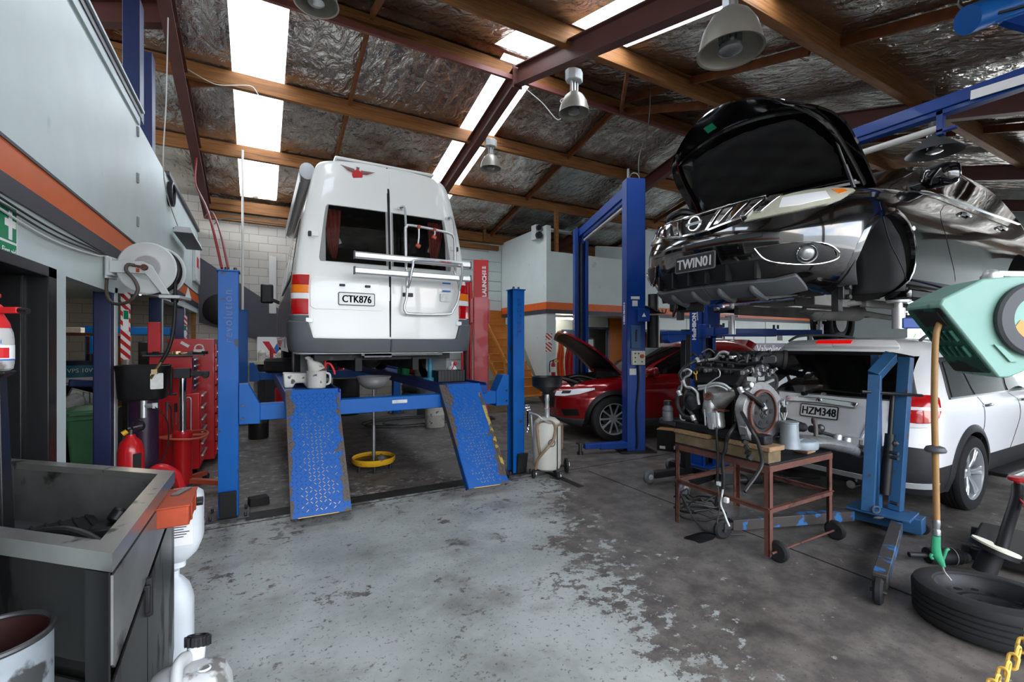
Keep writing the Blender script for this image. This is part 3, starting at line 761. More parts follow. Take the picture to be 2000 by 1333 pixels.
def plate(parent, T, w, h, text, fg, bgm, frame_m, size, xs):
    mb = MB(); mb.prism(rrect(w, h, .012), 0, .004, T); o = mb.build('licence_plate', bgm, parent, smooth=0)
    mb = MB()
    a = rrect(w+.012, h+.012, .016); b = rrect(w-.006, h-.006, .01)
    va = [mb._v(T @ V((x, y, .006))) for x, y in a]; vb = [mb._v(T @ V((x, y, .006))) for x, y in b]; vc = [mb._v(T @ V((x, y, -.004))) for x, y in a]
    n = len(a)
    for i in range(n): mb._f((va[i], va[(i+1) % n], vb[(i+1) % n], vb[i])); mb._f((va[i], vc[i], vc[(i+1) % n], va[(i+1) % n]))
    mb.build('plate_frame', frame_m, o)
    words('plate_lettering', text, size, T @ M4.Translation((0, -.004, .005)), fg, o, .0008, xs, 0, fat=.0028)
    return o
# ---------------------------------------------------------------- white campervan on the four-post lift
VZ = 1.08
van = thing('campervan', 'white high-roof campervan seen from its two rear doors, raised on the blue four-post lift', 'van', (1.26, 6.0, VZ), R(90))
vs = Shell([(.37, -.97, 4.0, .93, .2, .5, 3.5), (.55, -1.0, 4.2, .955, .17, .6, 3.6), (.95, -1.0, 4.25, .955, .15, .7, 3.6), (1.15, -.995, 4.1, .945, .15, .8, 3.6), (1.3, -.985, 3.6, .93, .15, .7, 3.6), (1.6, -.965, 3.3, .89, .15, .6, 3.6), (1.9, -.94, 2.95, .84, .15, .5, 3.6), (2.1, -.92, 2.7, .80, .16, .5, 3.6), (2.3, -.90, 2.4, .755, .18, .6, 3.4), (2.42, -.87, 2.2, .70, .22, .7, 3.2), (2.475, -.80, 2.0, .60, .3, .8, 2.8), (2.49, -.6, 1.7, .40, .3, .8, 2.5)])
vs.body('body', ['white_van'], van, arches=[(0, .34, .42), (2.93, .34, .42)], pockets=[((-1.2, -.655, 1.33), (.4, .655, 1.925))])
def vpatch(name, m, bot, top, side=1, off=.007, parent=van, bevel=0, **k):
    mb = MB(); vs.patch(mb, bot, top, side, off, **k); return mb.build(name, m, parent, bevel=bevel)
q0, q1 = .72, .06
for sd, nm in ((1, 'left'), (-1, 'right')):
    mb = MB(); k = dict(side=sd, off=.008, nv=6)
    # door skin around the window: below, above, hinge side, centre side
    vs.patch(mb, [('q', .52, .75), ('q', .51, .63), ('q', .485, .57), ('q', .44, .545), ('r', .008, .545)], [('q', .53, 1.33), ('q', .51, 1.33), ('q', .485, 1.33), ('q', .44, 1.33), ('r', .008, 1.33)], **k)
    vs.patch(mb, [('q', .53, 1.925), ('q', .48, 1.925), ('r', .008, 1.925)], [('q', .52, 2.36), ('q', .45, 2.43), ('r', .008, 2.455)], **k)
    vs.patch(mb, [('q', .53, 1.32), ('q', .40, 1.32)], [('q', .53, 1.93), ('q', .40, 1.93)], **k)
    vs.patch(mb, [('r', .04, 1.32), ('r', .008, 1.32)], [('r', .04, 1.93), ('r', .008, 1.93)], **k)
    d = mb.build('rear_door', 'white_van', van)
    mb = MB(); vs.patch(mb, [('q', .44, 1.36), ('q', .42, 1.325), ('r', .02, 1.325)], [('q', .435, 1.90), ('q', .415, 1.93), ('r', .02, 1.93)], sd, .009, nu=6, depth=.003); mb.build('rear_window', 'glass_clear', d)
    for z in (1.60, .715):
        mb = MB(); p = vs.P(.53, z, sd, .012); mb.box(p, (.03, .07, .05)); mb.box(p+V((.03, sd*.03, 0)), (.06, .025, .06)); mb.build('hinge', 'white_van', d, bevel=.006)
        if z > 1: 
            mb = MB(); mb.box(vs.P(.62, z, sd, .012), (.05, .03, .05)); mb.build('hinge_cap', 'plastic_black', d, bevel=.006)
mb = MB(); vs.patch(mb, [('q', 0, .55), ('r', .009, .55)], [('q', 0, 2.45), ('r', .009, 2.45)], 1, .0095); vs.patch(mb, [('q', 0, .55), ('r', .004, .55)], [('q', 0, 2.45), ('r', .004, 2.45)], -1, .0095); mb.build('door_seal', 'rubber', van)
# pressed panel round the plate, plate lamps, handle, lock
mb = MB(); vs.patch(mb, [('r', .80, .86), ('r', .76, .83), ('r', .10, .83), ('r', .07, .86)], [('r', .80, 1.12), ('r', .76, 1.16), ('r', .14, 1.16), ('r', .12, 1.12)], 1, .013, nu=5); mb.build('plate_panel', 'white_van', van, bevel=.012)
for y in (.50, .245):
    mb = MB(); mb.box(vs.P(vs.Q('r', y, 1.085), 1.085, 1, .022), (.03, .055, .024)); mb.build('plate_lamp', 'plastic_black', van, bevel=.005)
mb = MB(); mb.box(vs.P(vs.Q('r', .19, 1.02), 1.02, -1, .018), (.025, .115, .042)); mb.build('door_handle', 'plastic_black', van, bevel=.005)
c = vs.P(vs.Q('r', .355, .945), .945, 1, .020)
plate(van, frame(c, (0, -1, 0), (0, 0, 1)), .36, .125, 'CTK876', 'ink_black', 'plate_white', 'plastic_grey', .105, .82)
# winged round badge high on the door
T = frame(vs.P(vs.Q('r', .33, 2.30), 2.30, 1, .013), (0, -1, -.06), (-.06, 0, 1))
mb = MB(); mb.prism([(.055*cos(i*pi/10), -.01+.055*sin(i*pi/10)) for i in range(20)], 0, .002, T); b = mb.build('badge', 'ink_red', van, smooth=0)
mb = MB()
for sd in (1, -1):
    for i in range(5):
        mb.prism([(sd*.035, .005+i*.009), (sd*(.20-.02*i), .032+i*.006) if False else (sd*(.10+.018*i), .016+i*.0095), (sd*(.11+.018*i), .024+i*.009), (sd*.03, .012+i*.009)][::sd], 0, .0015, T)
mb.prism([(-.022, .045), (-.012, .055), (-.02, .075), (.02, .075), (.012, .055), (.022, .045)], 0, .0015, T)
mb.build('badge_wing', 'steel_pink', b, smooth=0)
# rear lamps with their three bands, bumper, trim
for sd in (1, -1):
    def lamp(z0, z1, m, nm, par):
        mb = MB(); vs.patch(mb, [('q', .545, z0), ('q', .8, z0), ('q', 1.0, z0), ('s', -.82, z0)], [('q', .545, z1), ('q', .8, z1), ('q', 1.0, z1), ('s', -.82, z1)], sd, .022, nu=5, nv=3); return mb.build(nm, m, par, bevel=.004)
    t = lamp(1.075, 1.175, 'lamp_red', 'tail_lamp', van)
    lamp(.99, 1.073, 'lamp_amber', 'indicator_lens', t); lamp(.93, .988, 'lamp_white', 'reversing_lens', t); lamp(.775, .928, 'lamp_red', 'fog_lens', t)
    mb = MB(); vs.patch(mb, [('q', .54, .70), ('q', 1.0, .70), ('s', -.6, .70)], [('q', .54, .765), ('q', 1.0, .765), ('s', -.6, .765)], sd, .028); mb.build('lamp_trim', 'bumper_grey', van, bevel=.004)
    mb = MB(); mb.b2((-.42, sd*.80, .02), (-.405, sd*.5, .42)) if False else mb.prism(rrect(.27, .30, .04), 0, .008, frame((-.46, sd*.72, .27), (0, 1, 0), (0, 0, 1))); mb.build('mudflap', 'bumper_grey', van)
mb = MB()
for sd in (1, -1):
    vs.patch(mb, [('q', 0, .385), ('r', .5, .385), ('q', .8, .40), ('q', 1.0, .41), ('s', -.46, .43)], [('q', 0, .53), ('r', .5, .53), ('q', .48, .535), ('q', .545, .70), ('s', -.5, .715)], sd, .045, nu=8, nv=6, depth=.06)
mb.build('rear_bumper', 'bumper_grey', van, bevel=.012)
mb = MB(); mb.bar((-.93, .3, .36), (-.93, -.62, .36), .06, .035); mb.box((-.9, .12, .35), (.12, .3, .05)); mb.build('step_bar', 'steel_dark', van, bevel=.004)
mb = MB(); mb.torus((-.5, .05, .36), (.25, 0, 1), .13, .014, 28, 6); mb.build('spare_carrier', 'white_grimy', van)
# grey lower side with black window and sliding-door rail
mb = MB(); vs.patch(mb, [('s', -.48, .42), ('s', 0, .78), ('s', 1.0, .42), ('s', 3.2, .42)], [('s', -.8, 1.20), ('s', 0, 1.17), ('s', 1.0, 1.14), ('s', 3.3, 1.1)], 1, .004, nu=10); mb.build('side_stripe', 'van_grey', van)
for x0, x1 in ((-.35, .55), (.6, 1.5), (1.55, 2.3)):
    mb = MB(); vs.patch(mb, [('s', x0, 1.28), ('s', x0+.04, 1.24), ('s', x1-.04, 1.24), ('s', x1, 1.28)], [('s', x0+.02, 1.86), ('s', x0+.06, 1.9), ('s', x1-.06, 1.9), ('s', x1-.02, 1.86)], 1, .006, nu=4); mb.build('side_window', 'glass_dark', van)
mb = MB(); vs.strip(mb, [('s', -.4, 1.19), ('s', 1.6, 1.19)], .04, 1, .015); mb.build('door_rail', 'plastic_black', van)
mb = MB(); vs.patch(mb, [('s', -.35, .56), ('s', 3.3, .56)], [('s', -.35, .66), ('s', 3.3, .66)], 1, .016, nu=8); mb.build('rub_strip', 'van_grey', van, bevel=.005)
mb = MB(); mb.box((3.1, 1.13, 1.36), (.1, .2, .34)); mb.build('side_mirror', 'plastic_black', van, bevel=.03); mb = MB(); mb.bar((3.05, .93, 1.2), (3.08, 1.1, 1.28), .05, .06); mb.build('mirror_arm', 'plastic_black', van, bevel=.01)
mb = MB(); mb.prism([(.06*cos(i*pi/8), .075*sin(i*pi/8)) for i in range(16)], -.9, 2.2, frame((0, .82, 2.36), (0, -1, 0), (0, 0, 1))) if False else mb.loft([[V((x, .80+dy, 2.34+dz)) for dy, dz in [(.075*cos(i*pi/8), .085*sin(i*pi/8)) for i in range(16)]] for x in (-.62, 2.4)])
aw = mb.build('awning_case', 'white_van', van)
for x in (-.62, 2.4):
    mb = MB(); mb.loft([[V((x+e, .80+dy*k, 2.34+dz*k)) for dy, dz in [(.08*cos(i*pi/8), .09*sin(i*pi/8)) for i in range(16)]] for e, k in ((-.03, .7), (-.02, 1), (.03, 1))]); mb.build('end_cap', 'silver_paint', aw)
mb = MB(); mb.b2((-.6, .865, 2.22), (2.38, .875, 2.36)); mb.build('awning_lip', 'alum', aw)
mb = MB(); mb.b2((-.86, -.55, 2.452), (-.74, .55, 2.482)); mb.build('roof_spoiler', 'white_van', van, bevel=.01)
# interior seen through the rear glass
mb = MB(); mb.b2((-.7, -.65, 1.335), (.35, .65, 1.36)); mb.build('bunk', 'interior_grey', van, bevel=.01)
mb = MB(); mb.b2((-.3, .1, 1.36), (.3, .64, 1.62)); mb.b2((.2, -.3, 1.36), (.38, .0, 1.8)); mb.build('cupboard', 'interior_dark', van, bevel=.01)
for sd, yc in ((1, .57), (-1, .55)):
    mb = MB()
    def f(u, v, sd=sd, yc=yc):
        z = 1.9-.52*v; wd = .17*(1-v)**.7+.035; y = yc+.02-.03*v-(u-.5)*wd; return V((-.86+.012*sin(u*26)*(1-.3*v)-.01*v, sd*y, z))
    mb.grid(f, 40, 10); mb.build('curtain', 'curtain_red', van, solid=.003)
    mb = MB(); mb.bar((-.82, sd*.64, 1.87), (-.82, sd*.5, 1.55), .02, .05); mb.build('curtain_tie', 'jug_plastic', van)
# underside and running gear
mb = MB(); mb.b2((-.85, -.75, .3), (3.9, .75, .40)); mb.b2((-.9, -.35, .18), (1.9, -.28, .32)); mb.b2((-.9, .28, .18), (1.9, .35, .32)); mb.cyl((0, -.7, .3), (0, .7, .3), .05); mb.sphere((0, 0, .3), .14); mb.cyl((.4, .3, .25), (1.6, .3, .25), .1); mb.build('chassis', 'under_black', van)
for x in (0, 2.93):
    for sd in (1, -1): wheel(van, (x, sd*.80, .32), .32, .2, .2, 8, sd, rim='steel')
# ---------------------------------------------------------------- bicycle carrier bolted to the right rear door
bk = thing('bike_rack', 'silver tube bicycle carrier with two rails bolted over the campervan right rear door', 'bike rack', (1.68, 4.98, 1.88))
def at(px, pz, Y): return V((px-1.68, Y-4.98, pz-1.88))
mb = MB(); mb.tube([at(x, z, 4.86) for x, z in ((1.394, 2.36), (1.386, 2.76), (1.40, 2.82), (1.46, 2.845), (1.87, 2.815), (1.945, 2.77), (1.955, 2.70), (1.96, 2.40))], .0145, 10, sm=5); mb.build('upper_frame', 'alum', bk)
mb = MB(); mb.tube([at(x, z, 4.9) for x, z in ((1.41, 2.36), (1.415, 2.1), (1.385, 1.96), (1.40, 1.91), (1.46, 1.885), (1.88, 1.895), (1.95, 1.94), (2.01, 2.06), (2.03, 2.22), (1.96, 2.40))], .0145, 10, sm=5); mb.build('lower_frame', 'alum', bk)
for pts in (((1.365, 3.05, 4.99), (1.375, 3.06, 4.95), (1.40, 3.03, 4.93), (1.41, 2.8, 4.92), (1.41, 2.36, 4.9)), ((1.935, 3.02, 5.02), (1.95, 3.03, 4.97), (1.985, 2.95, 4.95), (1.995, 2.6, 4.93), (1.99, 2.3, 4.92))):
    mb = MB(); mb.tube([at(x, z, y) for x, z, y in pts], .013, 10, sm=4); mb.box(at(*[pts[0][0], pts[0][1]], pts[0][2])+V((0, .0, .0)), (.05, .02, .03)); mb.build('hanger', 'alum', bk)
for z, y in ((2.44, 4.70), (2.285, 4.70)):
    mb = MB(); mb.prism([(-.034, -.02), (.034, -.02), (.034, .008), (.02, .02), (-.02, .02), (-.034, .008)], -.85, .41, frame(at(1.68, z, y), (0, 0, 1), (0, -1, 0))); r = mb.build('wheel_rail', 'alum', bk)
    r.scale = (1, 1, 1)
    for dx in (-.87, .4):
        mb = MB(); mb.box(at(1.68+dx if dx > 0 else .83, z, y), (.014, .05, .078)); mb.build('rail_end', 'plastic_grey', r, bevel=.003)
mb = MB(); mb.tube([at(x, z, y) for x, z, y in ((1.375, 2.15, 4.72), (1.38, 2.22, 4.66), (1.40, 2.36, 4.63), (1.45, 2.43, 4.62), (1.89, 2.435, 4.62), (1.945, 2.40, 4.62), (1.96, 2.3, 4.65), (1.955, 2.15, 4.72))], .014, 10, sm=5); mb.build('carrier_hoop', 'alum', bk)
for x0, z0, x1, z1 in ((1.53, 2.83, 1.50, 2.61), (1.71, 2.82, 1.68, 2.72)):
    mb = MB(); mb.tube([at(x0, z0, 4.84), at((x0+x1)/2+.005, (z0+z1)/2, 4.80), at(x1, z1, 4.78)], .009, 8); a = mb.build('clamp_arm', 'alum', bk)
    mb = MB(); mb.box(at(x1, z1, 4.77), (.05, .04, .04), rot=(0, .5, 0)); mb.box(at(x0, z0, 4.84), (.03, .04, .045)); mb.build('clamp_knob', 'red_knob', a, bevel=.008)
mb = MB(); mb.prism(rrect(.11, .09, .004), 0, .002, frame(at(1.885, 2.09, 4.975), (1, 0, 0), (0, 0, 1))); mb.build('sticker', 'sticker', bk, smooth=0)
for z in (2.255, 2.165):
    mb = MB(); mb.b2(at(1.85, z-.008, 4.966), at(1.95, z+.008, 4.97)); mb.build('sticker', 'ink_blue', bk, smooth=0)
words('rail_lettering', 'CARRY BIKE', .026, frame(at(1.75, 2.43, 4.604), (1, 0, 0), (0, 0, 1)), 'ink_red', bk)
# ---------------------------------------------------------------- four-post lift
lf = thing('four_post_lift', 'royal blue four-post drive-on lift carrying the white campervan', 'car lift', (1.24, 4.84, 0))
def P4(x, y, z): return V((x-1.24, y-4.84, z))
def cpost(name, x, y, w, d, h, inward, parent, m, o, t=.012):
    """C-section column, open side towards inward (+-1 along x)"""
    mb = MB(); a = o(x, y, 0)
    mb.b2(a+V((-w/2, -d/2, 0)), a+V((w/2, -d/2+t, h))); mb.b2(a+V((-w/2, d/2-t, 0)), a+V((w/2, d/2, h)))
    k = -inward; mb.b2(a+V((k*(w/2-t), -d/2+t, 0)), a+V((k*w/2, d/2-t, h)))
    p = mb.build(name, m, parent, bevel=.003)
    mb = MB(); mb.b2(a+V((-w/2-.012, -d/2-.012, h)), a+V((w/2+.012, d/2+.012, h+.014))); mb.build('cap_plate', m, p, bevel=.003)
    mb = MB(); mb.b2(a+V((-w/2-.09, -d/2-.07, 0)), a+V((w/2+.09, d/2+.07, .015)))
    for sx in (-1, 1):
        for sy in (-1, 1): mb.cyl(a+V((sx*(w/2+.055), sy*(d/2+.035), .015)), a+V((sx*(w/2+.055), sy*(d/2+.035), .05)), .012, n=6)
    mb.build('base_plate', 'steel_dark', p, bevel=.003)
    return p
for i, (x, y, inw) in enumerate(((-.236, 4.84, 1), (2.725, 4.80, -1), (-.26, 10.2, 1), (2.70, 10.2, -1))):
    p = cpost('post', x, y, .155, .15, 2.2, inw, lf, 'lift_blue', P4)
    if y < 6:
        xx = x
        words('post_lettering', 'revolution', .098, frame(P4(xx, y-.077, 1.80 if i == 0 else 1.87), (0, 0, 1), (-1, 0, 0)), 'lift_blue_text', p, .004, 1., sp=1.15)
        mb = MB(); mb.box(P4(x+(.0 if i == 0 else .03), y-.10, .13), (.13, .03, .24), rot=(.18, 0, 0)); mb.build('rubber_pad', 'rubber', p, bevel=.004)
        mb = MB()
        for k in (0, 1): mb.cyl(P4(x-.02+.07*k, y+.02, 2.21), P4(x-.02+.07*k, y+.02, 2.25), .014, n=8)
        mb.build('cable_eye', 'steel_dark', p)
for y, s in ((4.84, 1), (10.2, 1)):
    mb = MB(); mb.b2(P4(.01, y-.07, .852), P4(2.45, y+.07, 1.0)); c = mb.build('crossbeam', 'lift_blue', lf, bevel=.006)
    for sx, x0 in ((1, -.155), (-1, 2.605)):
        mb = MB(); mb.prism([(x0, .83), (x0, 1.19), (x0+sx*.075, 1.19), (x0+sx*.167, 1.0), (x0+sx*.167, .825)][::sx], -.085, .085, frame(P4(0, y, 0), (1, 0, 0), (0, 0, 1)))
        mb.build('carriage', 'lift_blue', c, bevel=.004)
        mb = MB()
        for z in (.88, 1.0): mb.cyl(P4(x0+sx*.03, y-.085, z), P4(x0+sx*.03, y-.1, z), .012, n=6)
        mb.build('bolt', 'steel_dark', c)
mb = MB(); mb.b2(P4(1.22, 4.766, .93), P4(1.38, 4.769, .965)); mb.build('maker_plate', 'steel', lf, smooth=0)
for x in (.46, 2.06):
    mb = MB(); mb.b2(P4(x-.25, 4.74, .985), P4(x+.25, 9.9, 1.08)); mb.b2(P4(x-.25, 4.74, 1.08), P4(x-.235, 9.9, 1.11)); mb.b2(P4(x+.235, 4.74, 1.08), P4(x+.25, 9.9, 1.11)); mb.b2(P4(x-.25, 9.85, 1.08), P4(x+.25, 9.9, 1.2))
    mb.build('runway', 'lift_blue_dark', lf, bevel=.004)
for tl, tr, bl, br in (((.22, 4.68, 1.125), (.665, 4.665, 1.125), (.24, 4.215, .085), (.715, 4.20, .085)), ((1.74, 4.76, 1.105), (2.21, 4.74, 1.105), (1.865, 4.24, .085), (2.305, 4.21, .085))):
    tl, tr, bl, br = [P4(*v) for v in (tl, tr, bl, br)]
    o = (tl+tr+bl+br)/4; X = (tr-tl+br-bl).normalized(); Yv = (tl-bl+tr-br).normalized(); T = frame(o, X, Yv); Ti = T.inverted()
    q = [Ti @ v for v in (bl, br, tr, tl)]; nrm = (T.to_3x3() @ V((0, 0, 1)))
    mb = MB(); n = 12
    def fr(u, v): a = q[0]+(q[1]-q[0])*u; b = q[3]+(q[2]-q[3])*u; return a+(b-a)*v
    mb.prism([(p.x, p.y) for p in q], -.012, 0)
    for a, b in ((0, 3), (1, 2)): mb.bar(q[a]+V((0, 0, -.05)), q[b]+V((0, 0, -.05)), .01, .09, up=(0, 0, 1))
    mb.mi = 1; cols, rows = 13, 34
    for i in range(cols):
        for j in range(rows):
            c = fr((i+.5)/cols, .03+.94*(j+.5)/rows); a = pi/4 if (i+j) % 2 else -pi/4
            mb.mi = 1 if (.22 < (i+.5)/cols+random.uniform(-.1, .1) < .78 and random.random() < .85 and j < 27+random.randint(-3, 3)) else 0
            mb.box(c+V((0, 0, .0012)), (.026, .0055, .004), rot=(0, 0, a), top=(.8, .5))
    r = mb.build('ramp', ['tread_plate', 'brass'], lf, smooth=0)
    r.matrix_local = T
    mb = MB(); mb.mi = 0
    mb.bar(q[0]+V((.05, .0, .002)), q[1]+V((-.1, .0, .002)), .006, .012); mb.build('ramp_lip', 'chain_yellow', r)
    if tl.x > 0: mb = MB(); mb.bar(q[1]+V((-.02, .15, .001)), q[2]+V((-.02, -.1, .001)), .035, .003); mb.build('edge_tape', 'hazard_worn', r)
mb = MB(); mb.box((0, 0, .035), (.17, .13, .07), top=(.96, .96)); o = mb.build('rubber_block', 'rubber', bevel=.006); o.location = (-.0, 5.06, 0); o.rotation_euler = (0, 0, .2); tag(o, 'small black rubber block lying on the floor beside the lift post base', 'block')
# ---------------------------------------------------------------- two-post lifts
def twopost(name, label, p, q, H, m, w=.28, d=.2, text=None, tz=1.8, ts=.072, arms=True, tcol='ink_white'):
    """columns at p and q; local x runs from p to q, the drive-in side with the lettering faces local +y"""
    p, q = V(p), V(q); ang = atan2(q.y-p.y, q.x-p.x); L = (q-p).length
    t = thing(name, label, 'car lift', (p.x, p.y, 0), ang)
    cols = []
    for x, s in ((0, 1), (L, -1)):
        mb = MB(); T = .016
        mb.b2((x-s*d/2, -w/2, 0), (x-s*(d/2-T), w/2, H))
        for k in (-1, 1):
            mb.b2((x-s*d/2, k*w/2, 0), (x+s*d/2, k*(w/2-T), H)); mb.b2((x+s*(d/2-T), k*w/2, 0), (x+s*d/2, k*(w/2-.06), H))
        c = mb.build('post', m, t, bevel=.006); cols.append(c)
        mb = MB(); mb.b2((x-s*(d/2+.12), -w/2-.12, 0), (x+s*(d/2+.1), w/2+.12, .02)); mb.build('base_plate', 'iron', c, bevel=.003)
        mb = MB(); mb.b2((x+s*.02, -.02, .02), (x+s*.05, .02, H-.3)); mb.cyl((x+s*.04, .06, .02), (x+s*.04, .06, H-.3), .018, n=10); mb.build('lifting_chain', 'steel_dark', c)
        if text: words('post_lettering', text, ts, frame((x, w/2+.002, tz), (0, 0, 1), (s*1 if False else 1, 0, 0)), tcol, c, .001, .95, .003)
    return t, cols, L
la, ca_, LA = twopost('two_post_lift', 'blue two-post lift with overhead beam around the red hatchback', (4.79, 4.95), (5.87, 7.6), 3.95, 'lift_blue_dark', text=None)
c = ca_[0]
mb = MB(); mb.bar((0, 0, 3.86), (LA, 0, 3.86), .12, .16); mb.bar((.3, 0, 3.75), (LA-.3, 0, 3.75), .05, .06); b = mb.build('overhead_beam', 'lift_blue_dark', la, bevel=.005)
mb = MB(); mb.cyl((.25, .0, 3.66), (LA-.3, .0, 3.66), .028, n=12); mb.build('cutoff_bar', 'alum', b)
mb = MB(); mb.b2((.1, -.015, 3.62), (.17, .015, 3.84)); mb.b2((LA-.22, -.015, 3.62), (LA-.15, .015, 3.84)); mb.build('bracket', 'lift_blue_dark', b)
mb = MB(); mb.cyl((-.03, .09, 3.95), (-.03, .09, 4.10), .02, n=8); mb.tube([(-.05, -.08, 3.95), (-.04, -.04, 4.03), (0, .02, 4.05), (.04, .05, 3.99)], .008, 6, sm=4); mb.build('hose_end', 'steel', c)
# lettering runs up the side facing the drive-in (local +y), on both columns
for k, x in ((0, 0), (1, LA)): words('post_lettering', 'HESHBON', .074, frame((x, .142, 2.0), (0, 0, 1), (1, 0, 0)), 'ink_white', ca_[k], .001, .95, .003)
mb = MB(); mb.b2((-.125, -.06, 1.49), (-.105, .085, 1.82)); s_ = mb.build('cover_plate', 'hoist_blue', c, bevel=.006)
mb = MB(); mb.b2((-.135, .0, 1.59), (-.125, .02, 1.74)); mb.sphere((-.14, .01, 1.75), .014, 8); mb.build('release_lever', 'plastic_black', s_)
mb = MB(); mb.b2((-.16, -.11, 1.255), (-.1, .08, 1.455)); s_ = mb.build('control_box', 'cream_box', c, bevel=.006)
mb = MB(); mb.cyl((-.16, -.06, 1.38), (-.185, -.06, 1.38), .028); mb.build('stop_button', 'red_knob', s_)
mb = MB()
for y, z in ((.04, 1.42), (.04, 1.36), (.04, 1.30), (-.06, 1.30), (-.01, 1.42)): mb.cyl((-.16, y, z), (-.17, y, z), .01, n=10)
mb.build('push_button', 'plastic_black', s_)
mb = MB(); mb.tube([(-.13, -.02, 1.25), (-.13, -.03, 1.0), (-.125, .0, .6), (-.13, -.01, .2), (-.12, 0, .05)], .012, 8, sm=4); mb.build('power_cable', 'hose_black', s_)
mb = MB(); mb.b2((-.103, .0, 1.11), (-.101, .1, 1.2)); mb.build('sticker', 'sticker', c, smooth=0)
mb = MB(); mb.b2((-.16, -.18, 1.88), (-.09, -.0, 2.06)); s_ = mb.build('junction_box', 'lift_blue_dark', c, bevel=.004)
mb = MB(); T = frame((-.162, -.09, 1.97), (0, -1, 0), (0, 0, 1)); mb.prism([(-.03, -.025), (.03, -.025), (0, .03)], 0, .002, T); mb.build('warning_sign', 'ink_white', s_, smooth=0)
mb = MB(); mb.b2((-.103, -.05, 2.2), (-.101, .08, 2.24)); mb.b2((-.103, -.02, 2.1), (-.101, .06, 2.18)); mb.build('sticker', 'sticker', c, smooth=0)
mb = MB(); mb.cyl((-.05, -.28, 1.50), (-.05, -.28, 1.97), .09, n=24); u = mb.build('motor', 'plastic_black', c, bevel=.008)
mb = MB(); mb.cyl((-.05, -.28, 2.0), (-.05, -.28, 2.28), .075, n=20); mb.box((-.05, -.22, 2.05), (.12, .16, .07)); mb.build('pump', 'steel_dark', u)
mb = MB()
for k in range(5): mb.tube([(-.1-.02*k, -.24, 2.05), (-.16, -.3+.05*k, 2.02+.02*k), (-.12, -.42+.04*k, 2.0), (-.08, -.46+.06*k, 2.06)], .009, 6, sm=4)
mb.build('hydraulic_hose', 'hose_black', u)
mb = MB(); mb.bar((-.06, .14, .10), (-.10, .55, .10), .11, .09); mb.bar((-.10, .5, .11), (-.14, .78, .11), .085, .07); a_ = mb.build('swing_arm', 'lift_blue_dark', c, bevel=.006)
mb = MB(); mb.cyl((-.14, .84, .04), (-.14, .84, .15), .025, n=12); mb.cyl((-.14, .84, .15), (-.14, .84, .17), .06, n=18); mb.cyl((-.14, .84, .0), (-.14, .84, .04), .045, n=14); mb.build('lift_pad', 'steel_dark', a_)
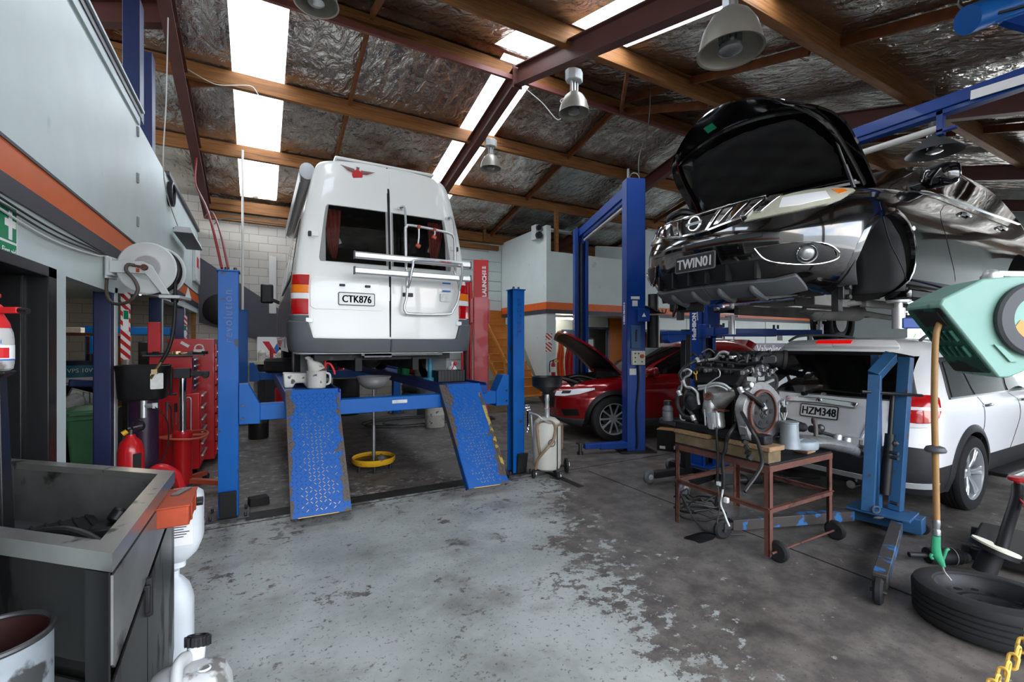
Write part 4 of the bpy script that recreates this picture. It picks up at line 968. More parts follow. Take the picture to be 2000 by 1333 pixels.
# second blue lift, under the black car
lb = thing('two_post_lift', 'blue two-post lift holding up the black car with its bonnet open', 'car lift', (5.0, 3.93, 0), R(-90))
LB = 3.25
for k, x in ((0, 0), (1, LB)):
    s = 1 if k == 0 else -1; mb = MB(); w, d, H, T = .26, .2, 3.6, .016
    mb.b2((x-s*d/2, -w/2, 0), (x-s*(d/2-T), w/2, H))
    for j in (-1, 1):
        mb.b2((x-s*d/2, j*w/2, 0), (x+s*d/2, j*(w/2-T), H)); mb.b2((x+s*(d/2-T), j*w/2, 0), (x+s*d/2, j*(w/2-.06), H))
    c = mb.build('post', 'lift_blue_dark', lb, bevel=.006)
    mb = MB(); mb.b2((x-s*.24, -.26, 0), (x+s*.2, .26, .02)); mb.build('base_plate', 'lift_blue_dark', c, bevel=.003)
    mb = MB(); mb.b2((x+s*.0, -.05, .02), (x+s*.05, .05, H-.4)); mb.build('lifting_chain', 'steel_dark', c)
    if k == 0:
        words('post_lettering', 'HESHBON', .076, frame((x-.02, -.133, 1.78), (0, 0, 1), (-1, 0, 0)), 'ink_white', c, .001, 1.0, .004)
        T = frame((x-.02, -.133, 2.10), (1, 0, 0), (0, 0, 1)); mb = MB(); mb.torus((x-.02, -.133, 2.10), (0, 1, 0), .062, .005, 28, 4); mb.torus((x-.02, -.133, 2.10), (0, 1, 0), .043, .004, 24, 4)
        for i in range(2): mb.tube([(x-.02+.03*cos(t+i*pi), -.134, 2.10+.03*sin(t+i*pi)*.8) for t in (0, .6, 1.2, 1.9)]+[(x-.02, -.134, 2.10)], .006, 6, sm=3)
        mb.build('emblem', 'ink_white', c)
    mb = MB(); mb.b2((x+s*.05, -.12, 1.72), (x+s*.17, .12, 2.25)); ca2 = mb.build('carriage', 'lift_blue_dark', lb, bevel=.006)
    mb = MB(); mb.prism([(-.12, 1.72), (.17, 1.72), (.1, 2.5), (-.1, 2.5)], x+s*.08, x+s*.1, frame((0, 0, 0), (0, 1, 0), (0, 0, 1))); mb.build('gusset', 'lift_blue_dark', ca2)
    for yy, xx in ((-.45 if k == 0 else -1.0, .73 if k == 0 else .82), (1.35, .72)):
        a, b = V((x+s*.12, .12 if yy > 0 else -.12, 1.70)), V((x+s*xx, yy, 1.70)); m_ = a+(b-a)*.55
        mb = MB(); mb.bar(a, m_, .12, .1); mb.bar(m_-(b-a)*.05, b, .09, .075); mb.cyl(a+V((0, 0, -.07)), a+V((0, 0, .1)), .07, n=16); ar = mb.build('swing_arm', 'lift_blue_dark', lb, bevel=.006)
        mb = MB(); mb.cyl(b+V((0, 0, -.04)), b+V((0, 0, .11)), .038, n=18); mb.cyl(b+V((0, 0, .11)), b+V((0, 0, .15)), .024, n=14); mb.cyl(b+V((0, 0, .15)), b+V((0, 0, .165)), .07, n=20); mb.build('lift_pad', 'alum', ar)
        mb = MB()
        for e in (.0, .09): mb.cyl(m_+V((0, e, .05)), m_+V((0, e, .1)), .014, n=8)
        mb.build('adapter_pin', 'steel_dark', ar)
    if k == 0:
        mb = MB(); mb.tube([(.1, -.1, 1.9), (.12, -.14, 2.05), (.1, -.16, 2.12), (.08, -.2, 2.0), (.1, -.22, 1.85)], .008, 6, sm=4); mb.build('release_handle', 'silver_paint', ca2)
mb = MB(); mb.b2((-.1, -.07, 3.5), (LB+.1, .07, 3.6)); mb.b2((.1, -.05, 3.46), (LB-.1, .05, 3.5)); b = mb.build('overhead_beam', 'lift_blue_dark', lb, bevel=.005)
mb = MB(); mb.cyl((.3, -.02, 3.36), (2.35, -.02, 3.36), .03, n=12); mb.build('cutoff_bar', 'cable_white', b)
mb = MB(); mb.b2((2.33, -.05, 3.3), (2.37, .02, 3.5)); mb.b2((2.33, -.05, 3.32), (2.45, .01, 3.34)); mb.build('bracket', 'lift_blue_dark', b)
mb = MB(); mb.bar((2.55, -.08, 3.52), (2.9, -.08, 3.5), .01, .07); mb.build('sticker', 'ink_white', b, smooth=0)
mb = MB(); A, B = V((2.80, -1.03, 3.63)), V((3.03, -.58, 3.82))
mb.cyl(A, A+(B-A)*.25, .085, n=20); mb.cyl(A+(B-A)*.25, B, .07, n=20)
for i in range(10):
    t = 2*pi*i/10; mb.bar(A+(B-A)*.27+V((0, cos(t)*.075, sin(t)*.075)), B+V((0, cos(t)*.075, sin(t)*.075)), .01, .012)
mo = mb.build('motor', 'lift_blue', lb)
mb = MB(); mb.box(A+(B-A)*.55+V((0, -.02, .1)), (.14, .2, .1)); mb.build('terminal_box', 'plastic_black', mo, bevel=.01)
mb = MB(); mb.tube([A+V((.0, 0, .07)), A+V((-.04, .02, .16)), A+V((.1, 0, .3)), A+V((.3, 0, .6))], .012, 6, sm=4); mb.tube([A+V((.15, -.03, -.06)), A+V((.3, -.05, -.1)), A+V((.42, -.02, -.05))], .01, 6, sm=4); mb.build('power_cable', 'hose_black', mo)
mb = MB(); mb.bar(B+V((-.2, .1, 0)), (LB-.05, -.02, 3.55), .05, .08); mb.build('motor_bracket', 'lift_blue_dark', mo)
# red lift at the rear
lr, cr_, LR = twopost('two_post_lift', 'red two-post lift standing near the wooden stairs at the rear wall', (4.05, 8.62), (4.95, 11.44), 3.3, 'lift_red', w=.3, d=.17)
words('post_lettering', 'LAUNCH', .12, frame((-.087, -.07, 2.78), (0, 0, 1), (0, 1, 0)), 'ink_white', cr_[0], .001, 1.0, .004)
mb = MB()
for i, z in enumerate((3.06, 3.14)):
    T = frame((-.087, -.06, z), (0, 0, 1), (0, 1, 0))
    for yy in (-.03, 0, .03): mb.prism([(-.028, yy-.006), (.028, yy-.006), (.028, yy+.006), (-.028, yy+.006)], 0, .001, T)
    mb.prism([(-.004, -.04), (.004, -.04), (.004, .04), (-.004, .04)], 0, .001, T)
mb.build('post_lettering', 'ink_white', cr_[0], smooth=0)
mb = MB(); mb.b2((.02, -.2, 2.0), (.16, .2, 2.5)); mb.build('carriage', 'lift_red', lr, bevel=.006)
mb = MB(); mb.bar((.1, -.1, .55), (.5, -.7, .55), .1, .1); mb.build('swing_arm', 'lift_red', lr, bevel=.006)
# ---------------------------------------------------------------- shared parts of the three cars
def mirror(parent, sh, x, z, sd, m, size=(.12, .22, .16)):
    p = sh.P(sh.Q('s', x, z), z, sd)
    mb = MB(); a = p+V((0, sd*.17, .05))
    secs = []
    for k, s in ((-.5, .55), (-.42, .9), (0, 1.), (.3, .8), (.5, .4)):
        secs.append([a+V((size[0]*k*1.1, sd*size[1]*.5*s*u, size[2]*.5*s*v)) for u, v in [(cos(t)*abs(cos(t))**-.45 if abs(cos(t)) > .01 else 0, sin(t)*abs(sin(t))**-.45 if abs(sin(t)) > .01 else 0) for t in [2*pi*i/16 for i in range(16)]]])
    mb.loft(secs); o = mb.build('side_mirror', m, parent)
    mb = MB(); mb.prism(rrect(size[1]*.85, size[2]*.78, .03), 0, .003, frame(a+V((-size[0]*.56, 0, 0)), (0, 1, 0), (0, 0, 1))); mb.build('mirror_glass', 'chrome', o)
    mb = MB(); mb.bar(p+V((.0, -sd*.02, -.01)), a+V((0, -sd*.03, -.05)), .05, .05); mb.build('mirror_stalk', 'plastic_black', o, bevel=.01)
    return o
def handle(parent, sh, x, z, sd, m='chrome'):
    p = sh.P(sh.Q('s', x, z), z, sd, .02); q = sh.P(sh.Q('s', x+.17, z), z, sd, .02); mb = MB(); mb.tube([p+V((0, -sd*.02, 0)), p, q, q+V((0, -sd*.02, 0))], .013, 8, sm=3); o = mb.build('door_handle', m, parent)
def spatch(sh, par, name, m, bot, top, sd=1, off=.006, bevel=0, **k):
    mb = MB(); sh.patch(mb, bot, top, sd, off, **k); return mb.build(name, m, par, bevel=bevel)
# ---------------------------------------------------------------- white wagon parked under the black car
wg = thing('station_wagon', 'white high-riding wagon seen from its tailgate, parked beneath the raised black car', 'car', (5.835, 2.50, 0), -.012)
wg.scale = (.96, .96, .96)
ws = Shell([(.22, -.86, 3.5, .84, .25, .8, 3), (.40, -.95, 3.62, .90, .28, .9, 2.9), (.62, -.965, 3.66, .915, .3, .9, 2.8), (.80, -.93, 3.64, .92, .3, .9, 2.8), (.98, -.90, 3.5, .915, .3, 1.0, 2.7), (1.08, -.875, 3.0, .895, .3, 1.0, 2.7), (1.16, -.845, 2.45, .865, .3, .7, 2.8), (1.3, -.79, 2.15, .815, .3, .6, 2.8), (1.45, -.72, 1.8, .76, .3, .6, 2.8), (1.56, -.65, 1.5, .71, .32, .6, 2.6), (1.63, -.56, 1.25, .63, .35, .7, 2.5), (1.675, -.3, 1.0, .45, .4, .7, 2.4), (1.69, 0, .7, .25, .3, .5, 2.2)])
ws.body('body', ['white_car', 'cladding'], wg, arches=[(0, .36, .415), (2.707, .36, .415)], pockets=[((-.9, -.70, 1.09), (.5, .70, 1.50))], zsplit=.50)
for x in (0, 2.707):
    for sd in (1, -1):
        wheel(wg, (x, sd*.82, .36), .36, .23, .245, 6, sd, split=True)
        mb = MB(); ws.arch(mb, x, .36, .405, .475, sd, .018); mb.build('arch_trim', 'cladding', wg)
mb = MB()
for sd in (1, -1): ws.patch(mb, [('q', 0, 1.075), ('r', .60, 1.075), ('r', .70, 1.085), ('q', .62, 1.10)], [('q', 0, 1.515), ('r', .5, 1.51), ('r', .58, 1.495), ('q', .62, 1.46)], sd, .008, nu=6, depth=.004)
rw = mb.build('rear_window', 'glass_tint' if 'glass_tint' in MAT else 'glass_clear', wg)
mb = MB()
for sd in (1, -1): ws.patch(mb, [('q', 0, 1.50), ('r', .5, 1.495), ('q', .64, 1.45)], [('q', 0, 1.535), ('r', .52, 1.53), ('q', .68, 1.49)], sd, .011, nu=8, nv=1)
mb.build('window_band', 'plastic_black', rw)
mb = MB()
for sd in (1, -1): ws.patch(mb, [('q', 0, 1.565), ('r', .56, 1.56)], [('q', 0, 1.63), ('r', .5, 1.615)], sd, .05, nu=8, nv=3, depth=.1)
sp = mb.build('roof_spoiler', 'white_car', wg, bevel=.01)
mb = MB()
for sd in (1, -1): ws.patch(mb, [('q', 0, 1.585), ('r', .17, 1.585)], [('q', 0, 1.615), ('r', .17, 1.613)], sd, .056, nu=4, nv=1, depth=.02)
mb.build('brake_lamp', 'led_red', sp)
for sd in (1, -1):
    t = spatch(ws, wg, 'tail_lamp', 'lamp_red', [('r', .60, .90), ('q', .60, .89), ('q', .72, .90), ('q', .84, .95), ('q', .88, 1.02)], [('r', .59, 1.14), ('q', .62, 1.145), ('q', .74, 1.145), ('q', .84, 1.14), ('q', .89, 1.12)], sd, .016, .004, nu=4)
    spatch(ws, wg, 'reversing_lens', 'lamp_white', [('r', .61, .855), ('q', .60, .85), ('q', .70, .86), ('q', .80, .89)], [('r', .60, .898), ('q', .60, .888), ('q', .72, .898), ('q', .84, .945)], sd, .015, .003).parent = t
    mb = MB(); ws.patch(mb, [('r', .61, 1.005), ('q', .87, 1.01)], [('r', .61, 1.035), ('q', .87, 1.035)], sd, .019, nu=8, nv=1); mb.build('lamp_strip', 'lamp_white', t)
    spatch(ws, wg, 'reflector', 'lamp_red', [('r', .52, .53), ('q', .7, .535)], [('r', .55, .565), ('q', .71, .565)], sd, .012, nu=5, nv=1)
    ra = MB(); ra.tube([(-.35, sd*.64, 1.655), (-.15, sd*.645, 1.715), (.3, sd*.65, 1.735), (1.0, sd*.64, 1.72), (1.35, sd*.62, 1.66)], .016, 8, sm=5); ra.box((.1, sd*.645, 1.69), (.08, .02, .09)); ra.build('roof_rail', 'plastic_grey', wg)
mb = MB()
for sd in (1, -1): ws.patch(mb, [('q', 0, .24), ('r', .6, .24), ('q', 1, .24), ('s', -.42, .24)], [('q', 0, .60), ('r', .45, .60), ('r', .62, .68), ('q', .8, .67), ('q', 1, .62), ('s', -.44, .56)], sd, .014, nu=5)
rb = mb.build('rear_bumper', 'cladding', wg)
mb = MB()
for sd in (1, -1): ws.strip(mb, [('q', 0, .30), ('r', .7, .30), ('q', .95, .32)], .05, sd, .022)
mb.build('skid_trim', 'silver_paint', rb)
mb = MB()
for sd in (1, -1): ws.patch(mb, [('q', 0, .99), ('r', .33, .975)], [('q', 0, 1.045), ('r', .35, 1.03)], sd, .035, nu=6, nv=2)
mb.build('tailgate_trim', 'chrome', wg, bevel=.008)
mb = MB(); p = ws.P(0, 1.018, 1, .037); mb.torus(p, (1, 0, .15), .026, .005, 20, 6); mb.sphere(p, .014, 8); mb.build('badge', 'chrome', wg)
c = ws.P(0, .905, 1, .014); T = frame(c, (0, -1, 0), (.2, 0, 1))
plate(wg, T, .36, .125, 'HZM348', 'ink_black', 'plate_white', 'plastic_black', .115, .80)
mb = MB()
for sd in (1, -1): ws.patch(mb, [('q', 0, .70), ('r', .38, .70)], [('q', 0, .715), ('r', .39, .715)], sd, .009, nu=4, nv=1); ws.patch(mb, [('r', .39, .70), ('r', .405, .70)], [('r', .46, .985), ('r', .475, .985)], sd, .009, nu=1, nv=6)
mb.build('tailgate_crease', 'white_car', wg)
mb = MB(); a = ws.P(0, 1.045, 1, .03); mb.tube([a+V((0, .15, .03)), a+V((-.0, .10, .065)), a+V((.02, -.0, .085)), a+V((.045, -.36, .07))], .013, 8, sm=5, rs=[.02, .017, .013, .008]); mb.cyl(a+V((.02, .15, .03)), a+V((-.03, .15, .03)), .024, n=12); mb.build('wiper', 'plastic_black', wg)
for sd in (1, -1):
    sw = [([('s', -.38, 1.12), ('s', .10, 1.115)], [('s', -.24, 1.44), ('s', .02, 1.47)]), ([('s', .16, 1.115), ('s', .98, 1.11)], [('s', .08, 1.475), ('s', .93, 1.485)]), ([('s', 1.06, 1.11), ('s', 1.95, 1.13)], [('s', 1.01, 1.485), ('s', 1.42, 1.46)])]
    mb = MB(); ws.patch(mb, [('s', -.46, 1.10), ('s', 2.05, 1.105)], [('s', -.28, 1.485), ('s', 1.42, 1.50)], sd, .004, nu=12); mb.build('window_frame', 'plastic_black', wg)
    for b, t in sw: spatch(ws, wg, 'side_window', 'glass_dark', b, t, sd, .008, nu=5)
    mb = MB(); ws.strip(mb, [('s', -.44, 1.098), ('s', 2.0, 1.10)], .014, sd, .01, nu=10); mb.build('window_strip', 'chrome', wg)
    for x in (.28, 1.32): handle(wg, ws, x, 1.0, sd)
    mb = MB()
    for x, z0 in ((.13, .5), (1.04, .28)): ws.patch(mb, [('s', x, .5), ('s', x+.008, .5)], [('s', x+.06*(x < .5), 1.09), ('s', x+.008+.06*(x < .5), 1.09)], sd, .003, nu=1, nv=8)
    mb.build('door_gap', 'ink_black', wg)
    mb = MB(); mb.b2((.5, sd*.86, .27), (2.2, sd*1.02, .31)); mb.cyl((.5, sd*1.02, .29), (2.2, sd*1.02, .29), .022, n=10)
    st = mb.build('side_step', 'plastic_black', wg, bevel=.008)
    mb = MB(); mb.cyl((.5, sd*1.035, .275), (2.2, sd*1.035, .275), .018, n=10); mb.build('step_edge', 'silver_paint', st)
    mirror(wg, ws, 1.85, 1.08, sd, 'white_car')
mb = MB()
for y in (-.42, .42):
    mb.box((.35, y, 1.22), (.12, .42, .3)); mb.box((.35, y, 1.42), (.08, .24, .14))
mb.build('rear_seat', 'interior_dark', wg, bevel=.03)
mb = MB(); mb.cyl((-.93, -.3, .22), (-.7, -.3, .22), .04, n=16); mb.build('exhaust_tip', 'chrome', wg)
spatch(ws, wg, 'windscreen', 'glass_dark', [('f', .0, 1.17), ('f', .6, 1.17)], [('f', 0, 1.52), ('f', .5, 1.52)], 1, .006)
# ---------------------------------------------------------------- black car on the lift
bc = thing('black_car', 'glossy black crossover raised on a two-post lift with its bonnet open', 'car', (3.98, 2.45, 1.70), R(180.5))
bs = Shell([(.21, -3.55, .66, .70, .3, .7, 2.6), (.27, -3.72, .78, .80, .35, .9, 2.6), (.36, -3.8, .88, .88, .4, 1.0, 2.6), (.50, -3.83, .95, .915, .4, 1.0, 2.6), (.64, -3.84, .975, .93, .4, 1.0, 2.5), (.74, -3.83, .95, .935, .4, 1.0, 2.45), (.86, -3.80, .90, .93, .4, 1.0, 2.4), (.94, -3.76, .80, .915, .4, 1.05, 2.4), (1.00, -3.74, .55, .90, .4, 1.0, 2.4), (1.05, -3.72, .1, .885, .4, .9, 2.5), (1.09, -3.70, -.25, .87, .4, .8, 2.6), (1.2, -3.6, -.5, .83, .4, .7, 2.7), (1.4, -3.4, -.95, .755, .45, .7, 2.7), (1.52, -3.25, -1.22, .70, .5, .7, 2.6), (1.6, -3.05, -1.5, .62, .5, .7, 2.5), (1.65, -2.8, -1.75, .48, .5, .7, 2.4), (1.67, -2.5, -2.0, .25, .3, .4, 2.2)])
bs.body('body', ['black_car'], bc, nz=60, arches=[(0, .40, .40), (-2.825, .37, .40)])
for sd in (1, -1):
    mb = MB(); bs.arch(mb, 0, .40, .385, .43, sd, .008, a0=-35, a1=215, thick=.02); mb.build('arch_lip', 'black_car', bc)
    # wheel arch liner and strut seen with the wheel off
    mb = MB(); rows = []
    for i in range(25):
        a = R(-20+220*i/24); rr = .395-(.012 if i in (8, 9, 15, 16) else 0)
        rows.append([mb._v((rr*cos(a), sd*y, .40+rr*sin(a))) for y in (.86, .75, .6, .5)])
    for a, b in zip(rows, rows[1:]):
        for j in range(3): mb._f((a[j], a[j+1], b[j+1], b[j]))
    mb.build('arch_liner', 'arch_plastic' if 'arch_plastic' in MAT else 'plastic_grey', bc, solid=.006)
    mb = MB(); mb.box((.30, sd*.70, .20), (.06, .05, .22)); mb.box((.30, sd*.74, .22), (.08, .04, .09)); mb.cyl((.30, sd*.76, .19), (.30, sd*.79, .19), .02, n=8); mb.cyl((.30, sd*.76, .26), (.30, sd*.79, .26), .02, n=8); mb.build('bumper_bracket', 'steel_dark', bc, bevel=.004)
    wheel(bc, (-2.825, sd*.80, .16), .37, .235, .24, 5, sd, split=True)
    h = spatch(bs, bc, 'headlamp', 'lamp_lens', [('f', .38, .735), ('f', .50, .745), ('f', .64, .765), ('s', .58, .81), ('s', .46, .86), ('s', .36, .91)], [('f', .43, .80), ('f', .50, .87), ('f', .60, .91), ('s', .58, .93), ('s', .46, .94), ('s', .35, .93)], sd, .016, nu=6)
    spatch(bs, bc, 'indicator_lens', 'lamp_amber', [('s', .50, .875), ('s', .42, .90)], [('s', .50, .915), ('s', .42, .925)], sd, .019, nu=2, nv=2).parent = h
    spatch(bs, bc, 'lamp_reflector', 'lamp_white', [('f', .56, .80), ('f', .66, .805), ('s', .56, .845)], [('f', .56, .875), ('f', .66, .89), ('s', .54, .905)], sd, .019, .004, nu=4, nv=3).parent = h
    # chrome wings of the grille, slanting blades
    for k in range(4):
        y = .16+.092*k; zz = .745+.012*k; w_ = .07
        spatch(bs, bc, 'grille_blade', 'chrome', [('f', y, zz), ('f', y+w_*.55, zz)], [('f', y+.05, .86+.012*k), ('f', y+.05+w_, .862+.012*k)], sd, .03, .006, nu=2, nv=4)
    spatch(bs, bc, 'grille_mesh', 'plastic_black', [('f', .0, .72), ('f', .15, .725), ('f', .36, .765)], [('f', 0, .86), ('f', .2, .87), ('f', .5, .90)], sd, .008, nu=4, nv=4)
    mb = MB(); bs.strip(mb, [('f', 0, .705), ('f', .14, .708), ('f', .36, .755)], .018, sd, .03); bs.patch(mb, [('f', .10, .71), ('f', .125, .71)], [('f', .17, .865), ('f', .20, .867)], sd, .036, nu=1); bs.strip(mb, [('f', 0, .868), ('f', .2, .875), ('f', .46, .902)], .012, sd, .03); mb.build('grille_surround', 'chrome', bc, bevel=.003)
    # fog lamp in its chrome-edged recess
    fz = .475
    f_ = spatch(bs, bc, 'fog_bezel', 'plastic_black', [('f', .50, .455), ('f', .60, .42), ('f', .72, .41), ('f', .80, .44)], [('f', .44, .535), ('f', .60, .545), ('f', .72, .545), ('f', .80, .51)], sd, .012, nu=5)
    p = bs.P(bs.Q('f', .70, fz), fz, sd, .02); n_ = (bs.P(bs.Q('f', .70, fz), fz, sd, .12)-p).normalized()
    mb = MB(); mb.torus(p, n_, .062, .006, 28, 6); mb.tube([bs.P(bs.Q('f', y, z), z, sd, .016) for y, z in ((.45, .535), (.50, .455), (.60, .418), (.72, .408), (.80, .44), (.81, .49), (.76, .54), (.60, .55), (.45, .535))], .005, 6, sm=4); mb.build('fog_trim', 'chrome', f_)
    mb = MB(); mb.lathe([(.001, .012), (.03, .010), (.045, .0), (.05, -.01)], p, n_, n=20); mb.build('fog_lamp', 'lamp_glass', f_)
    spatch(bs, bc, 'tail_lamp', 'lamp_red', [('r', .74, .95), ('q', .9, .95), ('s', -3.35, 1.0)], [('r', .72, 1.1), ('q', .9, 1.1), ('s', -3.3, 1.1)], sd, .012)
    mb = MB(); bs.patch(mb, [('s', -.62, 1.10), ('s', -3.2, 1.16)], [('s', -1.32, 1.48), ('s', -2.95, 1.42)], sd, .006, nu=14); mb.build('side_window', 'glass_dark', bc)
    mb = MB(); bs.strip(mb, [('s', -.6, 1.085), ('s', -3.2, 1.145)], .014, sd, .01, nu=10); mb.build('window_strip', 'chrome', bc)
    for x in (-1.5, -2.45): handle(bc, bs, x, .98, sd)
    for x, x2, z2 in ((-1.33, -1.38, 1.08), (-.38, -.42, 1.05)): spatch(bs, bc, 'door_gap', 'ink_black', [('s', x, .34), ('s', x+.008, .34)], [('s', x2, z2), ('s', x2+.008, z2)], sd, .002, nu=1, nv=10)
    mb = MB(); mb.b2((-2.4, sd*.70, .19), (-.42, sd*.88, .30)); mb.build('sill', 'black_car', bc, bevel=.03)
    mb = MB(); mb.sphere(bs.P(bs.Q('s', -.30, .72), .72, sd, .004), .018, 10, (1.6, .4, 1)); mb.build('side_repeater', 'lamp_white', bc)
    mirror(bc, bs, -.72, 1.14, sd, 'black_car', (.15, .25, .18))
mb = MB(); p = bs.P(3, .79, 1, .04); mb.torus(p, (1, 0, .1), .055, .009, 28, 6); mb.box(p+V((.004, 0, 0)), (.01, .15, .022)); mb.build('badge', 'chrome', bc)
c = bs.P(3, .50, 1, .018); plate(bc, frame(c, (0, 1, 0), (-.05, 0, 1)), .36, .125, 'TWIN01', 'ink_white', 'plate_black', 'plastic_grey', .11, .82)
mb = MB()
for sd in (1, -1): bs.patch(mb, [('f', 0, .33), ('f', .40, .33), ('f', .52, .37)], [('f', 0, .455), ('f', .46, .455), ('f', .56, .44)], sd, .005, nu=6)
lg = mb.build('lower_grille', 'ink_black', bc)
for y in (.25, -.25, .08, -.08, .44, -.44):
    mb = MB(); z = .395; p = bs.P(bs.Q('f', y, z), z, 1 if y > 0 else -1, .02); mb.box(p, (.05, .018, .12), rot=(0, 0, 0)); mb.build('grille_bar', 'plastic_black', lg)
mb = MB()
for sd in (1, -1): bs.patch(mb, [('f', 0, .235), ('f', .5, .235), ('f', .62, .26)], [('f', 0, .325), ('f', .5, .325), ('f', .62, .35)], sd, .03, nu=6, depth=.06)
sk = mb.build('skid_plate', 'bumper_grey' if False else 'plastic_grey', bc, bevel=.008)
for y in (-.36, -.12, .12, .36):
    mb = MB(); z = .27; p = bs.P(bs.Q('f', y, z), z, 1 if y > 0 else -1, .0); mb.tube([p+V((.06, 0, .03)), p+V((.03, 0, -.02)), p+V((-.12, 0, -.06))], .03, 10, sm=4, rs=[.012, .03, .035]); mb.build('skid_rib', 'plastic_grey', sk)
spatch(bs, bc, 'bumper_crease', 'black_car', [('f', 0, .60), ('f', .5, .61)], [('f', 0, .63), ('f', .5, .635)], 1, .012); spatch(bs, bc, 'bumper_crease', 'black_car', [('f', 0, .60), ('f', .5, .61)], [('f', 0, .63), ('f', .5, .635)], -1, .012)
mb = MB()
for sd in (1, -1): bs.patch(mb, [('f', 0, 1.105), ('f', .68, 1.105)], [('f', 0, 1.5), ('f', .6, 1.5)], sd, .006, nu=8)
mb.build('windscreen', 'glass_dark', bc)
# the open bonnet, hinged at the scuttle
mb = MB(); bw = .78; NU, NV = 20, 16; ang = R(38); Lb = 1.11; hx, hz = -.14, 1.06
def bon(u, v, t=0):
    s = (v-.5)*2; y = s*bw*(1-.05*u-.24*max(0, (u-.5)/.5)**2); d = u*Lb*(1-.2*s*s*u); cr = .08*(1-s*s)*(1-.25*u)+.06*sin(pi*u*.9)
    cr -= t
    return V((hx+d*cos(ang)-cr*sin(ang), y, hz+d*sin(ang)+cr*cos(ang)))
rows = [[(mb._v(bon(i/NU, j/NV)), mb._v(bon(i/NU, j/NV, .03))) for j in range(NV+1)] for i in range(NU+1)]
for i in range(NU):
    for j in range(NV):
        for k in (0, 1):
            f = [rows[i][j][k], rows[i+1][j][k], rows[i+1][j+1][k], rows[i][j+1][k]]; mb._f(f)
for i in range(NU):
    for j in (0, NV): mb._f((rows[i][j][0], rows[i+1][j][0], rows[i+1][j][1], rows[i][j][1]))
for j in range(NV):
    for i in (0, NU): mb._f((rows[i][j][0], rows[i][j+1][0], rows[i][j+1][1], rows[i][j][1]))
bn = mb.build('bonnet', 'black_car', bc)
mb = MB()
def lin_(u, v):
    uu = .14+.58*u; vv = .5+(v-.5)*(.82-.12*abs(u-.4)-.1*u*u*(1+sin(v*19)*.25)); e = min(u, 1-u, v, 1-v); return bon(uu, vv, .032+.022*min(1, e/.08)+.006*sin(u*21)*sin(v*17))
mb.grid(lin_, 22, 26); mb.build('bonnet_liner', 'rubber', bn)
mb = MB(); mb.tube([bon(.80, v, .045) for v in np.linspace(.08, .92, 12)], .022, 8); mb.tube([bon(u, .05+.03*u, .04) for u in np.linspace(.05, .9, 10)], .02, 8); mb.tube([bon(u, .95-.03*u, .04) for u in np.linspace(.05, .9, 10)], .02, 8); mb.tube([bon(.08, v, .04) for v in np.linspace(.05, .95, 10)], .025, 8); mb.build('bonnet_brace', 'black_car', bn)
mb = MB(); a, b, c2 = bon(.86, .36, .036), bon(.86, .43, .036), bon(.92, .36, .036); T = frame(a, b-a, c2-a); mb.prism([(0, 0), (.085, 0), (.085, .06), (0, .06)], -.004, .004, T); mb.build('sticker', 'ink_green', bn, smooth=0)
mb = MB(); a, b, c2 = bon(.22, .16, .036), bon(.22, .2, .036), bon(.25, .16, .036); T = frame(a, b-a, c2-a); mb.prism([(0, 0), (.07, 0), (.07, .025), (0, .025)], -.004, .004, T); mb.build('sticker', 'sticker', bn, smooth=0)
mb = MB(); mb.tube([bon(.45, .93, .05), (.02, .70, 1.0)], .008, 8); mb.tube([V(bon(.45, .93, .05)).lerp(V((.02, .70, 1.0)), .45), (.02, .70, 1.0)], .014, 8); mb.build('gas_strut', 'steel_dark', bc)
mb = MB(); mb.tube([(.45, -.62, .98), (.5, -.66, 1.06), (.45, -.55, 1.11), (.30, -.5, 1.08)], .035, 10, sm=5); mb.build('intake_duct', 'plastic_black', bc)
# underside
mb = MB(); mb.b2((-3.3, -.70, .24), (-.45, .70, .30)); mb.b2((-.4, -.5, .26), (.5, .5, .34)); mb.build('floor_pan', 'under_black', bc, bevel=.02)
mb = MB(); mb.cyl((-.35, .22, .15), (-1.1, .22, .16), .085, n=18); mb.cyl((-1.1, .22, .16), (-1.2, .22, .16), .085, .03, n=18); mb.tube([(-1.2, .22, .16), (-2.2, .15, .14), (-3.0, .2, .2)], .03, 10, sm=4); mb.cyl((-.35, .22, .15), (-.25, .22, .16), .085, .06, n=18); mb.build('exhaust', 'under_grey', bc)
for y in (.57, -.57):
    mb = MB(); mb.b2((-2.4, y-.03, .16), (-.4, y+.03, .26)); mb.build('chassis_rail', 'under_grey', bc, bevel=.01)
mb = MB(); mb.b2((.3, -.62, .16), (.55, -.42, .26)); mb.bar((.45, -.66, .16), (.68, -.42, .22), .02, .10); mb.build('undertray', 'plastic_black', bc, bevel=.01)
mb = MB(); mb.prism([(.55, .62), (.3, .42), (.15, .62)], .1, .11, frame((0, 0, 0), (1, 0, 0), (0, 1, 0))); mb.b2((-.3, -.1, .2), (.1, .42, .28)); mb.b2((-.35, .35, .16), (.2, .5, .25)); mb.tube([(.1, .3, .2), (-.2, .42, .18), (-.4, .55, .2)], .025, 8, sm=4); mb.build('subframe_mount', 'under_grey', bc, bevel=.01)
